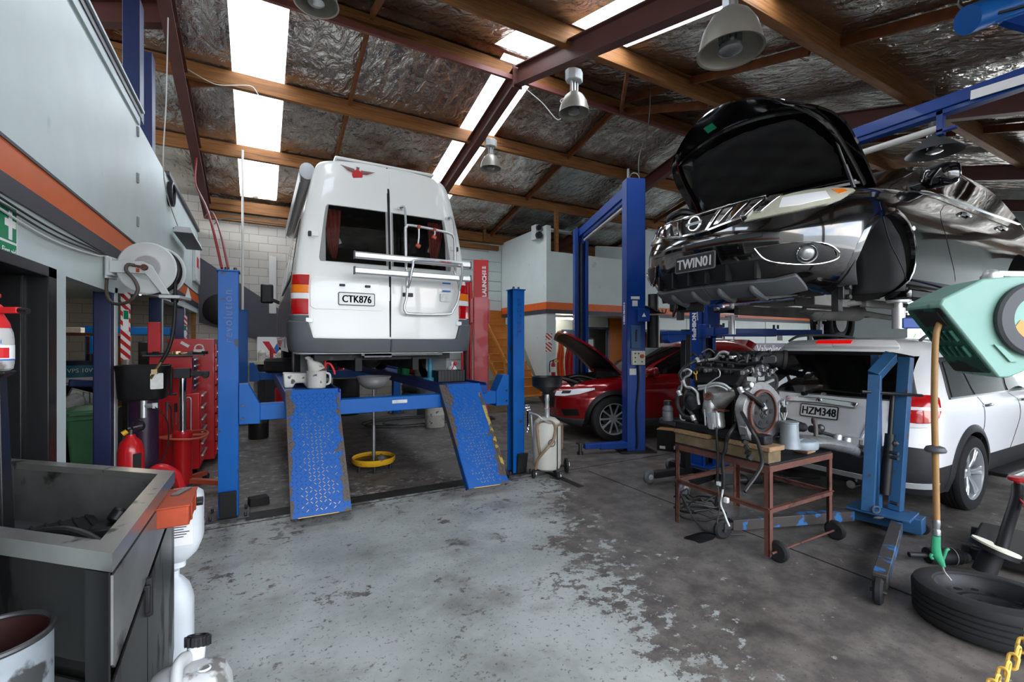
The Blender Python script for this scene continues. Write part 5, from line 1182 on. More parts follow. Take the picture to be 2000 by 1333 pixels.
# ---------------------------------------------------------------- red car
rc = thing('red_car', 'deep red crossover hatchback parked between blue lift posts with its bonnet up', 'car', (5.2, 6.36, 0), R(162))
rs = Shell([(.21, -3.2, .62, .74, .3, .7, 2.7), (.35, -3.38, .84, .87, .35, .9, 2.6), (.5, -3.42, .88, .905, .35, 1.0, 2.6), (.66, -3.4, .885, .915, .4, 1.0, 2.5), (.8, -3.38, .84, .91, .4, 1.05, 2.4), (.9, -3.34, .72, .895, .4, 1.05, 2.4), (.97, -3.3, .45, .88, .4, 1.0, 2.4), (1.02, -3.27, 0, .87, .4, .9, 2.5), (1.06, -3.25, -.3, .855, .4, .8, 2.6), (1.2, -3.15, -.55, .81, .4, .7, 2.7), (1.4, -2.98, -.98, .735, .45, .7, 2.7), (1.52, -2.85, -1.25, .68, .5, .7, 2.6), (1.59, -2.7, -1.5, .6, .5, .7, 2.5), (1.635, -2.5, -1.75, .45, .5, .7, 2.4), (1.65, -2.3, -1.95, .25, .3, .4, 2.2)])
rs.body('body', ['red_car', 'bumper_grey'], rc, nz=56, zsplit=.36, arches=[(0, .36, .41), (-2.7, .36, .41)], pockets=[((-.3, -.6, .80), (.62, .6, 1.3))])
for x in (0, -2.7):
    for sd in (1, -1):
        wheel(rc, (x, sd*.80, .365), .365, .225, .245, 10, sd); mb = MB(); rs.arch(mb, x, .36, .40, .465, sd, .014); mb.build('arch_trim', 'plastic_black', rc)
for sd in (1, -1):
    h = spatch(rs, rc, 'headlamp', 'lamp_white', [('f', .40, .70), ('f', .58, .71), ('s', .52, .755), ('s', .30, .83)], [('f', .40, .775), ('f', .58, .80), ('s', .52, .835), ('s', .30, .85)], sd, .014, nu=6)
    spatch(rs, rc, 'headlamp_mask', 'plastic_black', [('f', .52, .745), ('f', .64, .755)], [('f', .52, .785), ('f', .64, .80)], sd, .02, nu=3, nv=2).parent = h
    spatch(rs, rc, 'fog_bezel', 'plastic_black', [('f', .58, .40), ('f', .76, .42)], [('f', .55, .50), ('f', .76, .52)], sd, .01)
    mb = MB(); rs.patch(mb, [('s', -.62, 1.06), ('s', -2.9, 1.12)], [('s', -1.35, 1.47), ('s', -2.6, 1.40)], sd, .006, nu=14); mb.build('side_window', 'glass_dark', rc)
    mirror(rc, rs, -.62, 1.06, sd, 'red_car', (.14, .23, .15))
    for x in (-1.35, -2.3): handle(rc, rs, x, .92, sd, 'red_car')
    mb = MB(); rs.patch(mb, [('s', -1.28, .36), ('s', -1.272, .36)], [('s', -1.33, 1.05), ('s', -1.322, 1.05)], sd, .002, nu=1, nv=8); mb.build('door_gap', 'ink_black', rc)
mb = MB()
for sd in (1, -1): rs.patch(mb, [('f', 0, 1.075), ('f', .66, 1.075)], [('f', 0, 1.5), ('f', .58, 1.5)], sd, .006, nu=8)
mb.build('windscreen', 'glass_dark', rc)
mb = MB()
for sd in (1, -1): rs.patch(mb, [('f', 0, .5), ('f', .38, .52)], [('f', 0, .76), ('f', .40, .74)], sd, .008, nu=5)
mb.build('grille', 'plastic_black', rc)
mb = MB(); bw2 = .70; ang2 = R(37); hx2, hz2 = -.25, 1.05
def bon2(u, v, t=0):
    s = (v-.5)*2; y = s*bw2*(1-.08*u*u-.1*max(0, u-.6)); d = u*1.14*(1-.13*s*s*u); cr = .05*(1-s*s)+.06*sin(pi*u*.9)-t
    return V((hx2+d*cos(ang2)-cr*sin(ang2), y, hz2+d*sin(ang2)+cr*cos(ang2)))
rows = [[(mb._v(bon2(i/14, j/12)), mb._v(bon2(i/14, j/12, .035))) for j in range(13)] for i in range(15)]
for i in range(14):
    for j in range(12):
        for k in (0, 1): mb._f([rows[i][j][k], rows[i+1][j][k], rows[i+1][j+1][k], rows[i][j+1][k]])
for i in range(14):
    for j in (0, 12): mb._f((rows[i][j][0], rows[i+1][j][0], rows[i+1][j][1], rows[i][j][1]))
for j in range(12):
    for i in (0, 14): mb._f((rows[i][j][0], rows[i][j+1][0], rows[i][j+1][1], rows[i][j][1]))
b2_ = mb.build('bonnet', 'red_car', rc)
mb = MB(); mb.grid(lambda u, v: bon2(.06+.88*u, .5+(v-.5)*.86, .037+.03*min(1, min(u, 1-u, v, 1-v)/.1)), 12, 14); mb.build('bonnet_liner', 'plastic_black', b2_)
mb = MB(); mb.b2((-.2, -.55, .6), (.55, .55, .82)); mb.box((.1, -.1, .9), (.4, .5, .1)); mb.box((.25, .35, .88), (.24, .2, .14)); mb.build('engine_bay', 'iron', rc, bevel=.02)
mb = MB(); mb.tube([(.45, -.5, .9), (.5, 0, .93), (.45, .5, .9)], .03, 8, sm=5); mb.tube([(.1, .4, .95), (.3, .2, 1.0), (.4, -.1, .95)], .025, 8, sm=5); mb.box((-.1, .4, .93), (.15, .2, .12)); mb.build('engine_hose', 'plastic_black', rc)
mb = MB(); mb.sphere((-2.2, 0, 1.67), .04, 8, (2.2, .6, 1.2)); mb.build('roof_antenna', 'red_car', rc)
spatch(rs, rc, 'spoiler', 'red_car', [('r', .0, 1.5), ('r', .55, 1.48)], [('r', 0, 1.56), ('r', .5, 1.55)], 1, .09)
# ---------------------------------------------------------------- engine on its table
tb = thing('work_table', 'rusty angle-iron trolley table carrying the removed car engine', 'table', (3.6, 2.37, 0))
X0, X1, Y0, Y1 = -.42, .42, -.43, .41; TH = .68
for x in (X0, X1):
    for y in (Y0, Y1):
        mb = MB(); sx, sy = (1 if x < 0 else -1), (1 if y < 0 else -1); z0 = .0 if (x < 0 and y > 0) or x > 0 and y > 0 else .03
        mb.b2((x, y, z0), (x+sx*.04, y+sy*.006, TH)); mb.b2((x, y, z0), (x+sx*.006, y+sy*.04, TH)); mb.build('leg', 'rust', tb)
mb = MB()
for y in (Y0, Y1): mb.b2((X0, y-.003, TH-.045), (X1, y+.003, TH)); mb.b2((X0, y-.02*(1 if y > 0 else -1), TH-.006), (X1, y, TH))
for x in (X0, X1): mb.b2((x-.003, Y0, TH-.045), (x+.003, Y1, TH))
mb.build('top_rail', 'rust', tb)
for a, b in (((X0, Y0), (X1, Y0)), ((X0, Y1), (X1, Y1)), ((X0, Y0), (X0, Y1)), ((X1, Y0), (X1, Y1))):
    mb = MB(); mb.bar((a[0], a[1], .36), (b[0], b[1], .36), .006, .035); mb.bar((a[0], a[1], .376), (b[0], b[1], .376), .03, .005); mb.build('cross_rail', 'rust', tb)
mb = MB(); mb.b2((X0+.005, Y0+.005, TH), (X1-.005, Y1-.005, TH+.012)); mb.build('table_top', 'iron', tb)
mb = MB(); mb.cyl((X0-.02, Y0-.03, .075), (X1+.02, Y0-.03, .075), .008, n=8); ax_ = mb.build('axle', 'rust', tb)
for x in (X0+.05, X1-.02):
    mb = MB(); mb.lathe([(.03, -.02), (.06, -.022), (.075, -.012), (.075, .012), (.06, .022), (.03, .02), (.012, .022)], (x, Y0-.03, .075), (1, 0, 0), n=24); mb.build('wheel', 'rubber', tb)
def top(name, m, label, cat, x, y, z, d, rz=0, group=None, bev=.006):
    mb = MB(); mb.box((0, 0, d[2]/2), d); o = mb.build(name, m, bevel=bev); o.location = (x, y, z); o.rotation_euler = (0, 0, rz); return tag(o, label, cat, group)
ZT = TH+.012
top('timber_block', 'plank_old', 'long thick old timber block along the near edge of the rusty table', 'timber', 3.262, 2.37, ZT, (.15, .84, .088))
top('timber_plank', 'plank', 'split timber plank on the timber block, nearer the black stand', 'timber', 3.262, 2.62, ZT+.088, (.18, .34, .036), .02)
top('timber_plank', 'plank', 'split timber plank on the timber block, nearer the flywheel end', 'timber', 3.262, 2.10, ZT+.088, (.18, .34, .036), -.02)
top('timber_block', 'plank', 'short pale timber block under the grey strut cup', 'timber', 3.80, 2.03, ZT, (.14, .10, .035), .1)
top('timber_block', 'plank_old', 'timber block under the far side of the engine', 'timber', 3.75, 2.55, ZT, (.12, .3, .12))
mb = MB(); mb.b2((-.05, -.42, -.035), (.05, .42, .035)); mb.b2((.35, -.30, -.03), (.45, .42, .03)); mb.b2((0, .25, -.025), (.4, .36, .025)); mb.b2((0, -.28, -.025), (.42, -.16, .025)); mb.bar((-.02, .40, 0), (-.1, .52, .02), .09, .05)
sf = thing('subframe', 'dirty grey front subframe and suspension arm lying on the rusty table', 'car part', (3.24, 2.40, .852)); mb.build('cross_member', 'iron', sf, bevel=.012)
mb = MB(); mb.lathe([(.075, -.10), (.07, -.06), (.062, 0), (.06, .06), (.058, .085), (.062, .088), (.062, .098), (.04, .1)], (.275, -.41, .015), (0, 0, 1), n=24); mb.build('strut_cup', 'galv' if 'galv' in MAT else 'silver_grimy', sf)
mb = MB(); mb.lathe([(.13, -.11), (.135, -.08), (.13, -.045), (.08, -.03), (.02, -.02)], (.45, -.38, .0), (0, 0, 1), n=28); mb.box((.36, -.36, -.06), (.2, .16, .07)); mb.build('mount_bowl', 'silver_grimy', sf, bevel=.008)
mb = MB(); mb.prism([(0, 0), (.1, 0), (.08, .1), (.05, .13), (.02, .1)], -.02, .02, frame((.36, -.25, .06), (1, 0, 0), (0, 0, 1))); mb.build('mount_bracket', 'iron', sf, bevel=.005)
mb = MB(); prof = []
for i in range(15): prof.append((.05-.0012*i*1.2+(.007 if i % 2 else 0), i*.019))
A, B = V((.46, -.25, .06)), V((.80, -.29, -.01)); mb.lathe([(r, h) for r, h in prof], A, B-A, n=20); mb.cyl(A-(B-A)*.3, A, .045); mb.build('bellows_boot', 'rubber', sf)
mb = MB(); mb.cyl(B, B+V((.12, -.01, -.03)), .03, n=14); mb.cyl(B+V((.1, -.01, -.03)), B+V((.42, -.08, -.12)), .014, n=10); mb.sphere(B+V((.1, -.02, .0)), .035, 10); mb.build('steering_rod', 'steel_dark', sf)
secs = []
for x, y, z, w, h in ((.44, -.36, -.06, .10, .05), (.64, -.40, -.075, .12, .045), (.86, -.43, -.12, .09, .05), (1.08, -.45, -.17, .055, .05), (1.24, -.45, -.235, .035, .035)):
    secs.append([V((x, y+w*cos(t)*(1 if True else 0), z+h*sin(t))) for t in [2*pi*i/14 for i in range(14)]])
mb = MB(); mb.loft(secs); mb.build('control_arm', 'cast_alloy', sf)
for x, z in ((.94, -.09), (1.09, -.13)):
    mb = MB(); mb.lathe([(.03, -.03), (.032, .02), (.024, .045), (.01, .05)], (x, -.42, z), (.15, -.2, 1), n=14); mb.build('bush', 'alum', sf)
mb = MB(); mb.cyl((1.25, -.45, -.24), (1.26, -.45, -.20), .03, n=12); mb.cyl((1.26, -.45, -.2), (1.262, -.45, -.12), .014, n=10); mb.lathe([(.03, 0), (.034, .012), (.02, .03)], (1.26, -.45, -.19), n=14); mb.build('ball_joint', 'alum', sf)
mb = MB(); mb.tube([(.60, -.43, -.03), (.615, -.42, .05), (.63, -.40, .10), (.66, -.38, .085), (.67, -.38, .06)], .016, 10, sm=5); mb.tube([(.60, -.43, -.03), (.66, -.43, -.06), (.8, -.43, -.09)], .012, 8, sm=4); mb.build('brake_hose', 'hose_brown', sf)
# engine
en = thing('car_engine', 'removed car engine with hoses, manifold and flywheel standing on timber on the rusty table', 'engine', (3.45, 2.40, .85))
def e(x, y, z): return V((x-3.45, y-2.40, z-.85))
mb = MB(); mb.b2(e(3.27, 2.15, .892), e(3.66, 2.70, 1.18)); mb.b2(e(3.30, 2.16, 1.1), e(3.62, 2.68, 1.3))
for i in range(6): mb.b2(e(3.255, 2.2+.08*i, .9), e(3.27, 2.215+.08*i, 1.15))
eb = mb.build('engine_block', 'iron', en, bevel=.012)
mb = MB(); mb.prism([(0, 0), (.36, 0), (.40, .06), (.34, .15), (.05, .13)], 0, .45, frame(e(3.24, 2.65, 1.22), (.95, 0, .25), (-.25, 0, 1))); 
for i in range(4): mb.box(e(3.30, 2.32+.1*i, 1.375), (.05, .06, .045))
mb.build('valve_cover', 'plastic_black', en, bevel=.012)
for i in range(4):
    mb = MB(); mb.box(e(3.245, 2.30+.095*i, 1.335), (.06, .055, .03)); mb.cyl(e(3.215, 2.30+.095*i, 1.335), e(3.19, 2.3+.095*i, 1.33), .014, n=10); mb.build('ignition_coil', 'plastic_grey' if i == 2 else 'plastic_black', en, bevel=.004)
mb = MB()
for i in range(6): mb.tube([e(3.45, 2.2+.085*i, 1.34), e(3.42, 2.2+.085*i, 1.43), e(3.5, 2.21+.085*i, 1.47), e(3.62, 2.22+.085*i, 1.45)], .03, 10, sm=4)
mb.b2(e(3.46, 2.16, 1.40), e(3.72, 2.70, 1.455)); mb.build('intake_manifold', 'plastic_black', en, bevel=.01)
mb = MB(); mb.lathe([(.055, 0), (.065, .02), (.058, .04), (.065, .06), (.068, .08), (.07, .12), (.078, .125), (.078, .15), (.062, .15), (.06, .05), (.02, .04)], e(3.66, 2.27, 1.44), (.6, -.75, -.1), n=24); mb.build('throttle_duct', 'rubber', en)
mb = MB(); mb.box(e(3.63, 2.30, 1.44), (.10, .10, .11)); mb.cyl(e(3.62, 2.2, 1.43), e(3.6, 2.17, 1.43), .04); mb.build('throttle_body', 'plastic_black', en, bevel=.008)
# exhaust manifold heat shield and catalytic converter on the near side
secs = []
for y, z, dz, dx in ((2.50, 1.12, .085, .035), (2.45, 1.10, .105, .075), (2.40, 1.10, .10, .085), (2.33, 1.12, .085, .075), (2.26, 1.16, .05, .05), (2.215, 1.18, .03, .03)):
    secs.append([e(3.22-dx*max(0, sin(t))*1.0+.02*min(0, sin(t)), y, z+dz*cos(t)) for t in [2*pi*i/18 for i in range(18)]])
mb = MB(); mb.loft(secs); ms = mb.build('heat_shield', 'cast_alloy', en)
mb = MB(); mb.lathe([(.05, -.10), (.062, -.06), (.058, .0), (.045, .05)], e(3.175, 2.42, 1.07), (0, 0, 1), n=20); mb.build('collector', 'cast_alloy', en)
mb = MB(); mb.torus(e(3.125, 2.41, 1.137), (-.75, -.2, .6), .028, .008, 18, 6); mb.cyl(e(3.13, 2.41, 1.133), e(3.15, 2.41, 1.12), .026, n=14); mb.build('sensor_port', 'rust', ms)
mb = MB(); mb.lathe([(.045, -.085), (.066, -.07), (.068, -.02), (.064, .0), (.068, .02), (.066, .045), (.05, .06)], e(3.175, 2.375, .965), (0, .12, 1), n=24); ct = mb.build('catalytic_converter', 'alum', en)
mb = MB(); mb.box(e(3.115, 2.365, .905), (.02, .04, .045)); mb.bar(e(3.12, 2.315, .90), e(3.12, 2.325, 1.03), .012, .012); mb.bar(e(3.12, 2.425, .90), e(3.12, 2.435, 1.03), .012, .012); mb.build('cat_bracket', 'alum', ct, bevel=.003)
mb = MB(); mb.box(e(3.16, 2.31, 1.035), (.09, .08, .016), rot=(0, .1, .2)); mb.build('gasket', 'rust', en)
# flywheel and rear face
mb = MB(); mb.prism([(.235*cos(t)*(1+.06*sin(5*t)), .235*sin(t)*(1+.05*cos(3*t))) for t in [2*pi*i/40 for i in range(40)]], -.02, .05, frame(e(3.34, 2.135, 1.03), (1, 0, 0), (0, 0, 1)))
for i in range(14):
    t = 2*pi*i/14; mb.cyl(e(3.34+.22*cos(t), 2.14, 1.03+.22*sin(t)), e(3.34+.22*cos(t), 2.09, 1.03+.22*sin(t)), .012, n=8)
mb.build('bell_housing', 'cast_alloy', en, bevel=.003)
fc = e(3.315, 2.075, 1.04)
mb = MB(); mb.lathe([(.001, .012), (.045, .012), (.05, .006), (.12, .008), (.13, .0), (.15, .0), (.152, -.01), (.001, -.012)], fc, (0, -1, 0), n=48); fw = mb.build('flywheel', 'steel_dark', en)
mb = MB(); mb.lathe([(.150, -.012), (.165, -.012), (.165, .012), (.150, .014), (.150, -.012)], fc, (0, -1, 0), n=60, cap=False)
for i in range(72):
    t = 2*pi*i/72; mb.box(fc+V((cos(t)*.167, 0, sin(t)*.167)), (.006, .022, .007), rot=(0, -t, 0))
mb.build('ring_gear', 'rust', fw)
mb = MB()
for i in range(8): t = 2*pi*i/8+.2; mb.cyl(fc+V((cos(t)*.03, -.011, sin(t)*.03)), fc+V((cos(t)*.03, -.02, sin(t)*.03)), .007, n=6)
mb.cyl(fc+V((0, -.01, 0)), fc+V((0, -.03, 0)), .012, n=10); mb.build('bolt', 'steel', fw)
mb = MB()
for i in range(6): t = 2*pi*i/6; mb.cyl(fc+V((cos(t)*.092, -.0085, sin(t)*.092)), fc+V((cos(t)*.092, -.0105, sin(t)*.092)), .014 if i % 2 else .02, n=14)
mb.build('flywheel_hole', 'ink_black', fw)
mb = MB(); mb.torus(e(3.315, 2.105, 1.04), (0, 1, 0), .185, .016, 40, 8); mb.build('backing_ring', 'rubber', en)
mb = MB(); T = frame(e(3.575, 2.10, 1.0), (1, 0, 0), (0, 0, 1))
mb.prism([(-.05, -.14), (.03, -.15), (.05, -.09), (.035, -.03), (.06, .03), (.045, .1), (0, .125), (-.05, .1)], -.025, .025, T)
for a, b in (((-.04, -.13), (.04, .02)), ((.03, -.12), (-.04, .02)), ((-.04, .1), (.04, .02)), ((.0, .12), (0, -.1))): mb.bar(T @ V((a[0], a[1], .03)), T @ V((b[0], b[1], .03)), .012, .018, up=(0, 1, 0))
for p in ((-.03, .1), (.03, .09), (.03, -.12), (-.03, -.12)): mb.cyl(T @ V((p[0], p[1], 0)), T @ V((p[0], p[1], .045)), .014, n=10)
lugs = mb.build('cast_lug', 'cast_alloy', en, bevel=.003)
mb = MB(); mb.cyl(e(3.55, 2.14, 1.04), e(3.575, 2.07, 1.04), .034, n=18); mb.cyl(e(3.575, 2.07, 1.04), e(3.58, 2.055, 1.04), .022, n=14); mb.build('drive_seal', 'rubber', lugs)
mb = MB(); secs = []
for p, w, h in ((e(3.23, 2.13, 1.36), .05, .05), (e(3.19, 2.16, 1.30), .06, .06), (e(3.17, 2.20, 1.22), .055, .05), (e(3.20, 2.21, 1.14), .04, .035)):
    secs.append([p+V((w*cos(t)*.6, w*cos(t)*.8, h*sin(t)*.5)) for t in [2*pi*i/12 for i in range(12)]])
mb.loft(secs); mb.build('coolant_elbow', 'plastic_black', en)
mb = MB(); mb.cyl(e(3.20, 2.14, 1.25), e(3.165, 2.06, 1.255), .028, .024, 18); mb.torus(e(3.163, 2.057, 1.255), (.4, 1, 0), .022, .005, 18, 6); mb.box(e(3.26, 2.16, 1.27), (.11, .07, .07)); mb.cyl(e(3.3, 2.14, 1.31), e(3.3, 2.09, 1.33), .02, n=12); mb.box(e(3.38, 2.15, 1.30), (.08, .05, .06)); mb.build('thermostat_housing', 'cast_alloy', en, bevel=.006)
mb = MB(); c_ = e(3.17, 2.585, 1.075); mb.lathe([(.02, .05), (.03, .045), (.075, .03), (.08, .02), (.08, -.03), (.06, -.045)], c_, (-1, .1, 0), n=24)
for i in range(18): t = 2*pi*i/18; mb.box(c_+V((-.035, cos(t)*.055, sin(t)*.055)), (.012, .006, .022), rot=(t, 0, 0))
mb.build('alternator', 'steel_dark', en)
mb = MB(); c_ = e(3.28, 2.74, 1.0)
for cc, r in ((e(3.30, 2.735, .96), .075), (e(3.22, 2.735, 1.15), .05), (e(3.45, 2.735, 1.12), .06), (e(3.33, 2.735, 1.28), .035)): mb.lathe([(r, -.015), (r*.92, -.008), (r*.92, .008), (r, .015), (r*.4, .018)], cc, (0, 1, 0), n=24)
mb.build('pulley', 'steel_dark', en)
mb = MB(); mb.torus(e(3.2, 2.585, 1.315), (.9, .3, 0), .014, .005, 18, 6); mb.cyl(e(3.2, 2.58, 1.30), e(3.2, 2.575, 1.25), .004, n=6); mb.build('dipstick', 'chain_yellow', en)
TB = [('coolant_hose', .016, 'hose_black', [(3.3, 2.643, 1.413), (3.25, 2.685, 1.381), (3.15, 2.67, 1.34), (3.12, 2.679, 1.291), (3.14, 2.669, 1.241)]),
('metal_pipe', .013, 'alum', [(3.35, 2.646, 1.405), (3.35, 2.566, 1.417), (3.35, 2.502, 1.431), (3.35, 2.467, 1.472), (3.35, 2.427, 1.487), (3.35, 2.387, 1.476)]),
('metal_pipe', .009, 'alum', [(3.14, 2.662, 1.322), (3.14, 2.617, 1.34), (3.14, 2.58, 1.326), (3.14, 2.595, 1.295), (3.14, 2.643, 1.268), (3.14, 2.669, 1.216), (3.14, 2.681, 1.166), (3.14, 2.7, 1.127)]),
('coolant_hose', .017, 'hose_black', [(3.1, 2.666, 1.138), (3.1, 2.685, 1.093), (3.1, 2.685, 1.038), (3.1, 2.658, 0.986), (3.1, 2.605, 0.95), (3.1, 2.526, 0.949)]),
('metal_pipe', .012, 'alum', [(3.13, 2.653, 1.243), (3.13, 2.623, 1.196), (3.13, 2.564, 1.189), (3.13, 2.514, 1.157), (3.13, 2.504, 1.099), (3.13, 2.493, 1.058)]),
('coolant_hose', .014, 'hose_brown', [(3.16, 2.641, 1.168), (3.16, 2.66, 1.093), (3.16, 2.641, 1.021), (3.16, 2.596, 0.977), (3.16, 2.56, 0.921), (3.16, 2.538, 0.9)]),
('metal_pipe', .006, 'alum', [(3.1, 2.658, 0.967), (3.1, 2.654, 0.931), (3.1, 2.632, 0.916), (3.1, 2.609, 0.919)]),
('metal_pipe', .012, 'alum', [(3.14, 2.508, 1.205), (3.14, 2.432, 1.217), (3.14, 2.352, 1.243), (3.14, 2.274, 1.238), (3.14, 2.231, 1.216), (3.14, 2.212, 1.207)]),
('metal_pipe', .009, 'alum', [(3.13, 2.5, 1.182), (3.13, 2.424, 1.2), (3.13, 2.344, 1.224), (3.13, 2.28, 1.218), (3.13, 2.236, 1.199)]),
('sensor_wire', .004, 'alum', [(3.12, 2.426, 1.16), (3.12, 2.423, 1.213), (3.12, 2.389, 1.244), (3.12, 2.33, 1.283), (3.12, 2.298, 1.302), (3.12, 2.295, 1.336), (3.12, 2.311, 1.358)]),
('fuel_rail', .014, 'plastic_black', [(3.3, 2.471, 1.406), (3.3, 2.338, 1.399), (3.3, 2.231, 1.391), (3.3, 2.141, 1.4), (3.3, 2.066, 1.419)]),
('wire_conduit', .017, 'hose_black', [(3.06, 2.08, 1.217), (3.145, 2.06, 1.175), (3.215, 2.05, 1.133), (3.286, 2.05, 1.085)]),
('metal_pipe', .012, 'alum', [(3.162, 2.12, 1.214), (3.268, 2.11, 1.23), (3.386, 2.11, 1.248), (3.518, 2.12, 1.271)]),
('coolant_hose', .02, 'rubber', [(3.602, 2.2, 1.339), (3.651, 2.18, 1.278), (3.641, 2.18, 1.195), (3.562, 2.2, 1.134)]),
('metal_pipe', .016, 'plastic_black', [(3.287, 2.15, 1.339), (3.378, 2.13, 1.313), (3.472, 2.15, 1.345)]),
('wire_conduit', .014, 'hose_black', [(3.26, 2.20, 1.0), (3.12, 2.204, 0.887), (3.12, 2.24, 0.807), (3.12, 2.249, 0.739), (3.12, 2.272, 0.677), (3.12, 2.263, 0.522), (3.12, 2.268, 0.438)]),
('hanging_strap', .011, 'hose_black', [(3.2, 2.324, .95), (3.12, 2.324, 0.883), (3.12, 2.315, 0.718), (3.12, 2.315, 0.567), (3.12, 2.319, 0.482)]),
('loose_wire', .007, 'sticker', [(3.12, 2.268, .44), (3.12, 2.282, 0.359), (3.12, 2.286, 0.308), (3.12, 2.259, 0.259), (3.12, 2.24, 0.216), (3.12, 2.213, 0.168)]),
('loose_wire', .005, 'hose_brown', [(3.12, 2.319, .48), (3.12, 2.305, 0.386), (3.12, 2.3, 0.287), (3.12, 2.319, 0.156)]),
('wire_conduit', .013, 'hose_black', [(3.1, 2.10, 1.05), (2.99, 1.96, 0.964), (3.024, 1.93, 0.875), (3.073, 1.93, 0.749), (3.061, 1.93, 0.691), (2.987, 1.93, 0.626), (2.916, 1.93, 0.578), (2.88, 1.93, 0.55)])]
for nm, r, m, pts in TB:
    mb = MB(); mb.tube([e(*p) for p in pts], r, 10, sm=5); o = mb.build(nm, m, en)
    if m == 'hose_black' and r > .015:
        for q in (pts[0], pts[-1]):
            mb = MB(); mb.lathe([(r*1.12, -.022), (r*1.2, -.018), (r*1.12, -.012), (r*1.12, .012), (r*1.2, .018), (r*1.12, .022)], e(*q), (0, .4, .7), n=12); mb.build('hose_clamp', 'alum', o)
mb = MB(); pr = []
for i in range(26): pr.append((.025+(.004 if i % 2 else 0), -.22+.0095*i))
mb.lathe(pr, e(3.25, 2.235, 1.17), (.03, .02, 1), n=16); mb.build('corrugated_conduit', 'hose_brown', en)
mb = MB(); mb.box(e(3.12, 2.24, .36), (.03, .035, .04)); mb.box(e(3.12, 2.30, .47), (.03, .04, .03)); mb.build('wire_plug', 'sticker', en, bevel=.005)
mb = MB()
for i in range(26):
    a = e(3.25+random.uniform(0, .35), 2.15+random.uniform(0, .52), 1.40+random.uniform(-.02, .06)); b = a+V((random.uniform(-.12, .1), random.uniform(-.1, .1), random.uniform(-.04, .04))); m_ = (a+b)/2+V((0, 0, random.uniform(.01, .05)))
    mb.tube([a, m_, b], random.choice((.005, .007, .01)), 7, sm=4)
mb.build('wiring_loom', 'hose_black', en)
for i in range(9):
    mb = MB(); p = e(3.30+.045*i+random.uniform(-.02, .02), 2.18+random.uniform(0, .4), 1.455+random.uniform(-.01, .02)); mb.box(p, (.035, .025, .025), rot=(0, 0, random.uniform(0, 3))); mb.cyl(p, p+V((random.uniform(-.04, .04), random.uniform(-.04, .04), .01)), .008, n=8); mb.build('sensor', random.choice(('alum', 'cast_alloy', 'plastic_grey')), en, bevel=.003)
for i in range(7):
    mb = MB(); p = e(3.18+.06*i, 2.13, 1.33+random.uniform(-.03, .04)); mb.cyl(p, p+V((0, -.03, .02)), random.choice((.012, .016)), n=10); mb.box(p+V((0, .01, 0)), (.035, .03, .03)); mb.build('bracket', 'cast_alloy', en, bevel=.003)
for i in range(5):
    mb = MB(); p = e(3.06, 2.06-.012*i, .88-.035*i); mb.box(p, (.04, .035, .03), rot=(random.random(), 0, random.random())); mb.build('wire_connector', 'plastic_black', en, bevel=.004)
# coils of cable, steering rack and oil under the table
mb = MB()
pts = [(3.2+.02*random.uniform(-1, 1), 2.816, .34), (3.2, 2.768, .277), (3.2, 2.688, .189), (3.2, 2.6, .08), (3.22, 2.5, .012), (3.3, 2.38, .012), (3.45, 2.3, .012)]
mb.tube(pts, .007, 8, sm=5); o = mb.build('cable', 'hose_black'); tag(o, 'black cable drooping from the rusty table leg down to the floor', 'cable')
st = thing('upright_stand', 'tall black punched-steel upright stand on wheels behind the engine', 'stand', (4.29, 3.60, 0))
mb = MB(); mb.b2((-.045, -.035, .08), (.045, .035, 1.72)); mb.build('post', 'black_paint', st, bevel=.004)
mb = MB(); mb.b2((-.2, -.04, .12), (.0, .04, .2)) if False else mb.bar((.1, 0, .1), (-.46, .06, .1), .09, .07); mb.bar((.12, -.28, .1), (.12, .3, .1), .09, .07); mb.bar((.1, -.28, .1), (-.42, -.34, .1), .09, .07); mb.build('base', 'black_paint', st, bevel=.004)
for x, y in ((-.5, .07), (-.46, -.37), (.14, .34)):
    mb = MB(); mb.lathe([(.02, -.025), (.06, -.025), (.078, -.012), (.078, .012), (.06, .025), (.02, .025)], (x, y, .078), (.1, 1, 0), n=24); w_ = mb.build('wheel', 'plastic_grey', st)
    mb = MB(); mb.lathe([(.001, .03), (.03, .028), (.034, .02)], (x, y, .078), (-.1, -1, 0), n=18); mb.build('hub', 'alum', w_)
mb = MB(); mb.b2((-.35, -.06, 1.66), (.06, .06, 1.70)); mb.prism([(-.34, 1.60), (-.3, 1.56), (-.05, 1.60), (-.05, 1.66), (-.34, 1.66)], -.05, .05, frame((0, 0, 0), (1, 0, 0), (0, 0, 1))); mb.build('arm', 'lift_blue_dark', st, bevel=.004)
mb = MB()
for i in range(14): mb.cyl((-.047, 0, .3+.09*i), (-.0455, 0, .3+.09*i), .008, n=8)
mb.build('peg_hole', 'ink_black', st)
sr = thing('steering_rack', 'dirty steering rack with rubber bellows lying on the floor behind the rusty table', 'car part', (4.25, 3.2, .07), R(-20))
sr.location = (4.6, 3.12, .07)
mb = MB(); mb.cyl((-.3, 0, .0), (.55, 0, .0), .035, n=14); mb.box((-.2, 0, .03), (.16, .12, .12)); mb.box((.1, .05, .0), (.1, .14, .1)); mb.cyl((.55, 0, 0), (.95, -.02, -.02), .012, n=8); mb.build('housing', 'steel_dark', sr, bevel=.006)
for x in (.05, .3):
    mb = MB(); mb.lathe([(.045+(.008 if i % 2 else 0), .016*i) for i in range(13)], (x, 0, 0), (1, 0, 0), n=16); mb.build('bellows', 'rubber', sr)
mb = MB(); pts = []
for i in range(60): t = i*.42; pts.append((3.45+.2*cos(t)*(1-.004*i)+.05*random.uniform(-1, 1), 2.75+.16*sin(t)+.04*random.uniform(-1, 1), .02+.004*i*(.5+.5*random.random())))
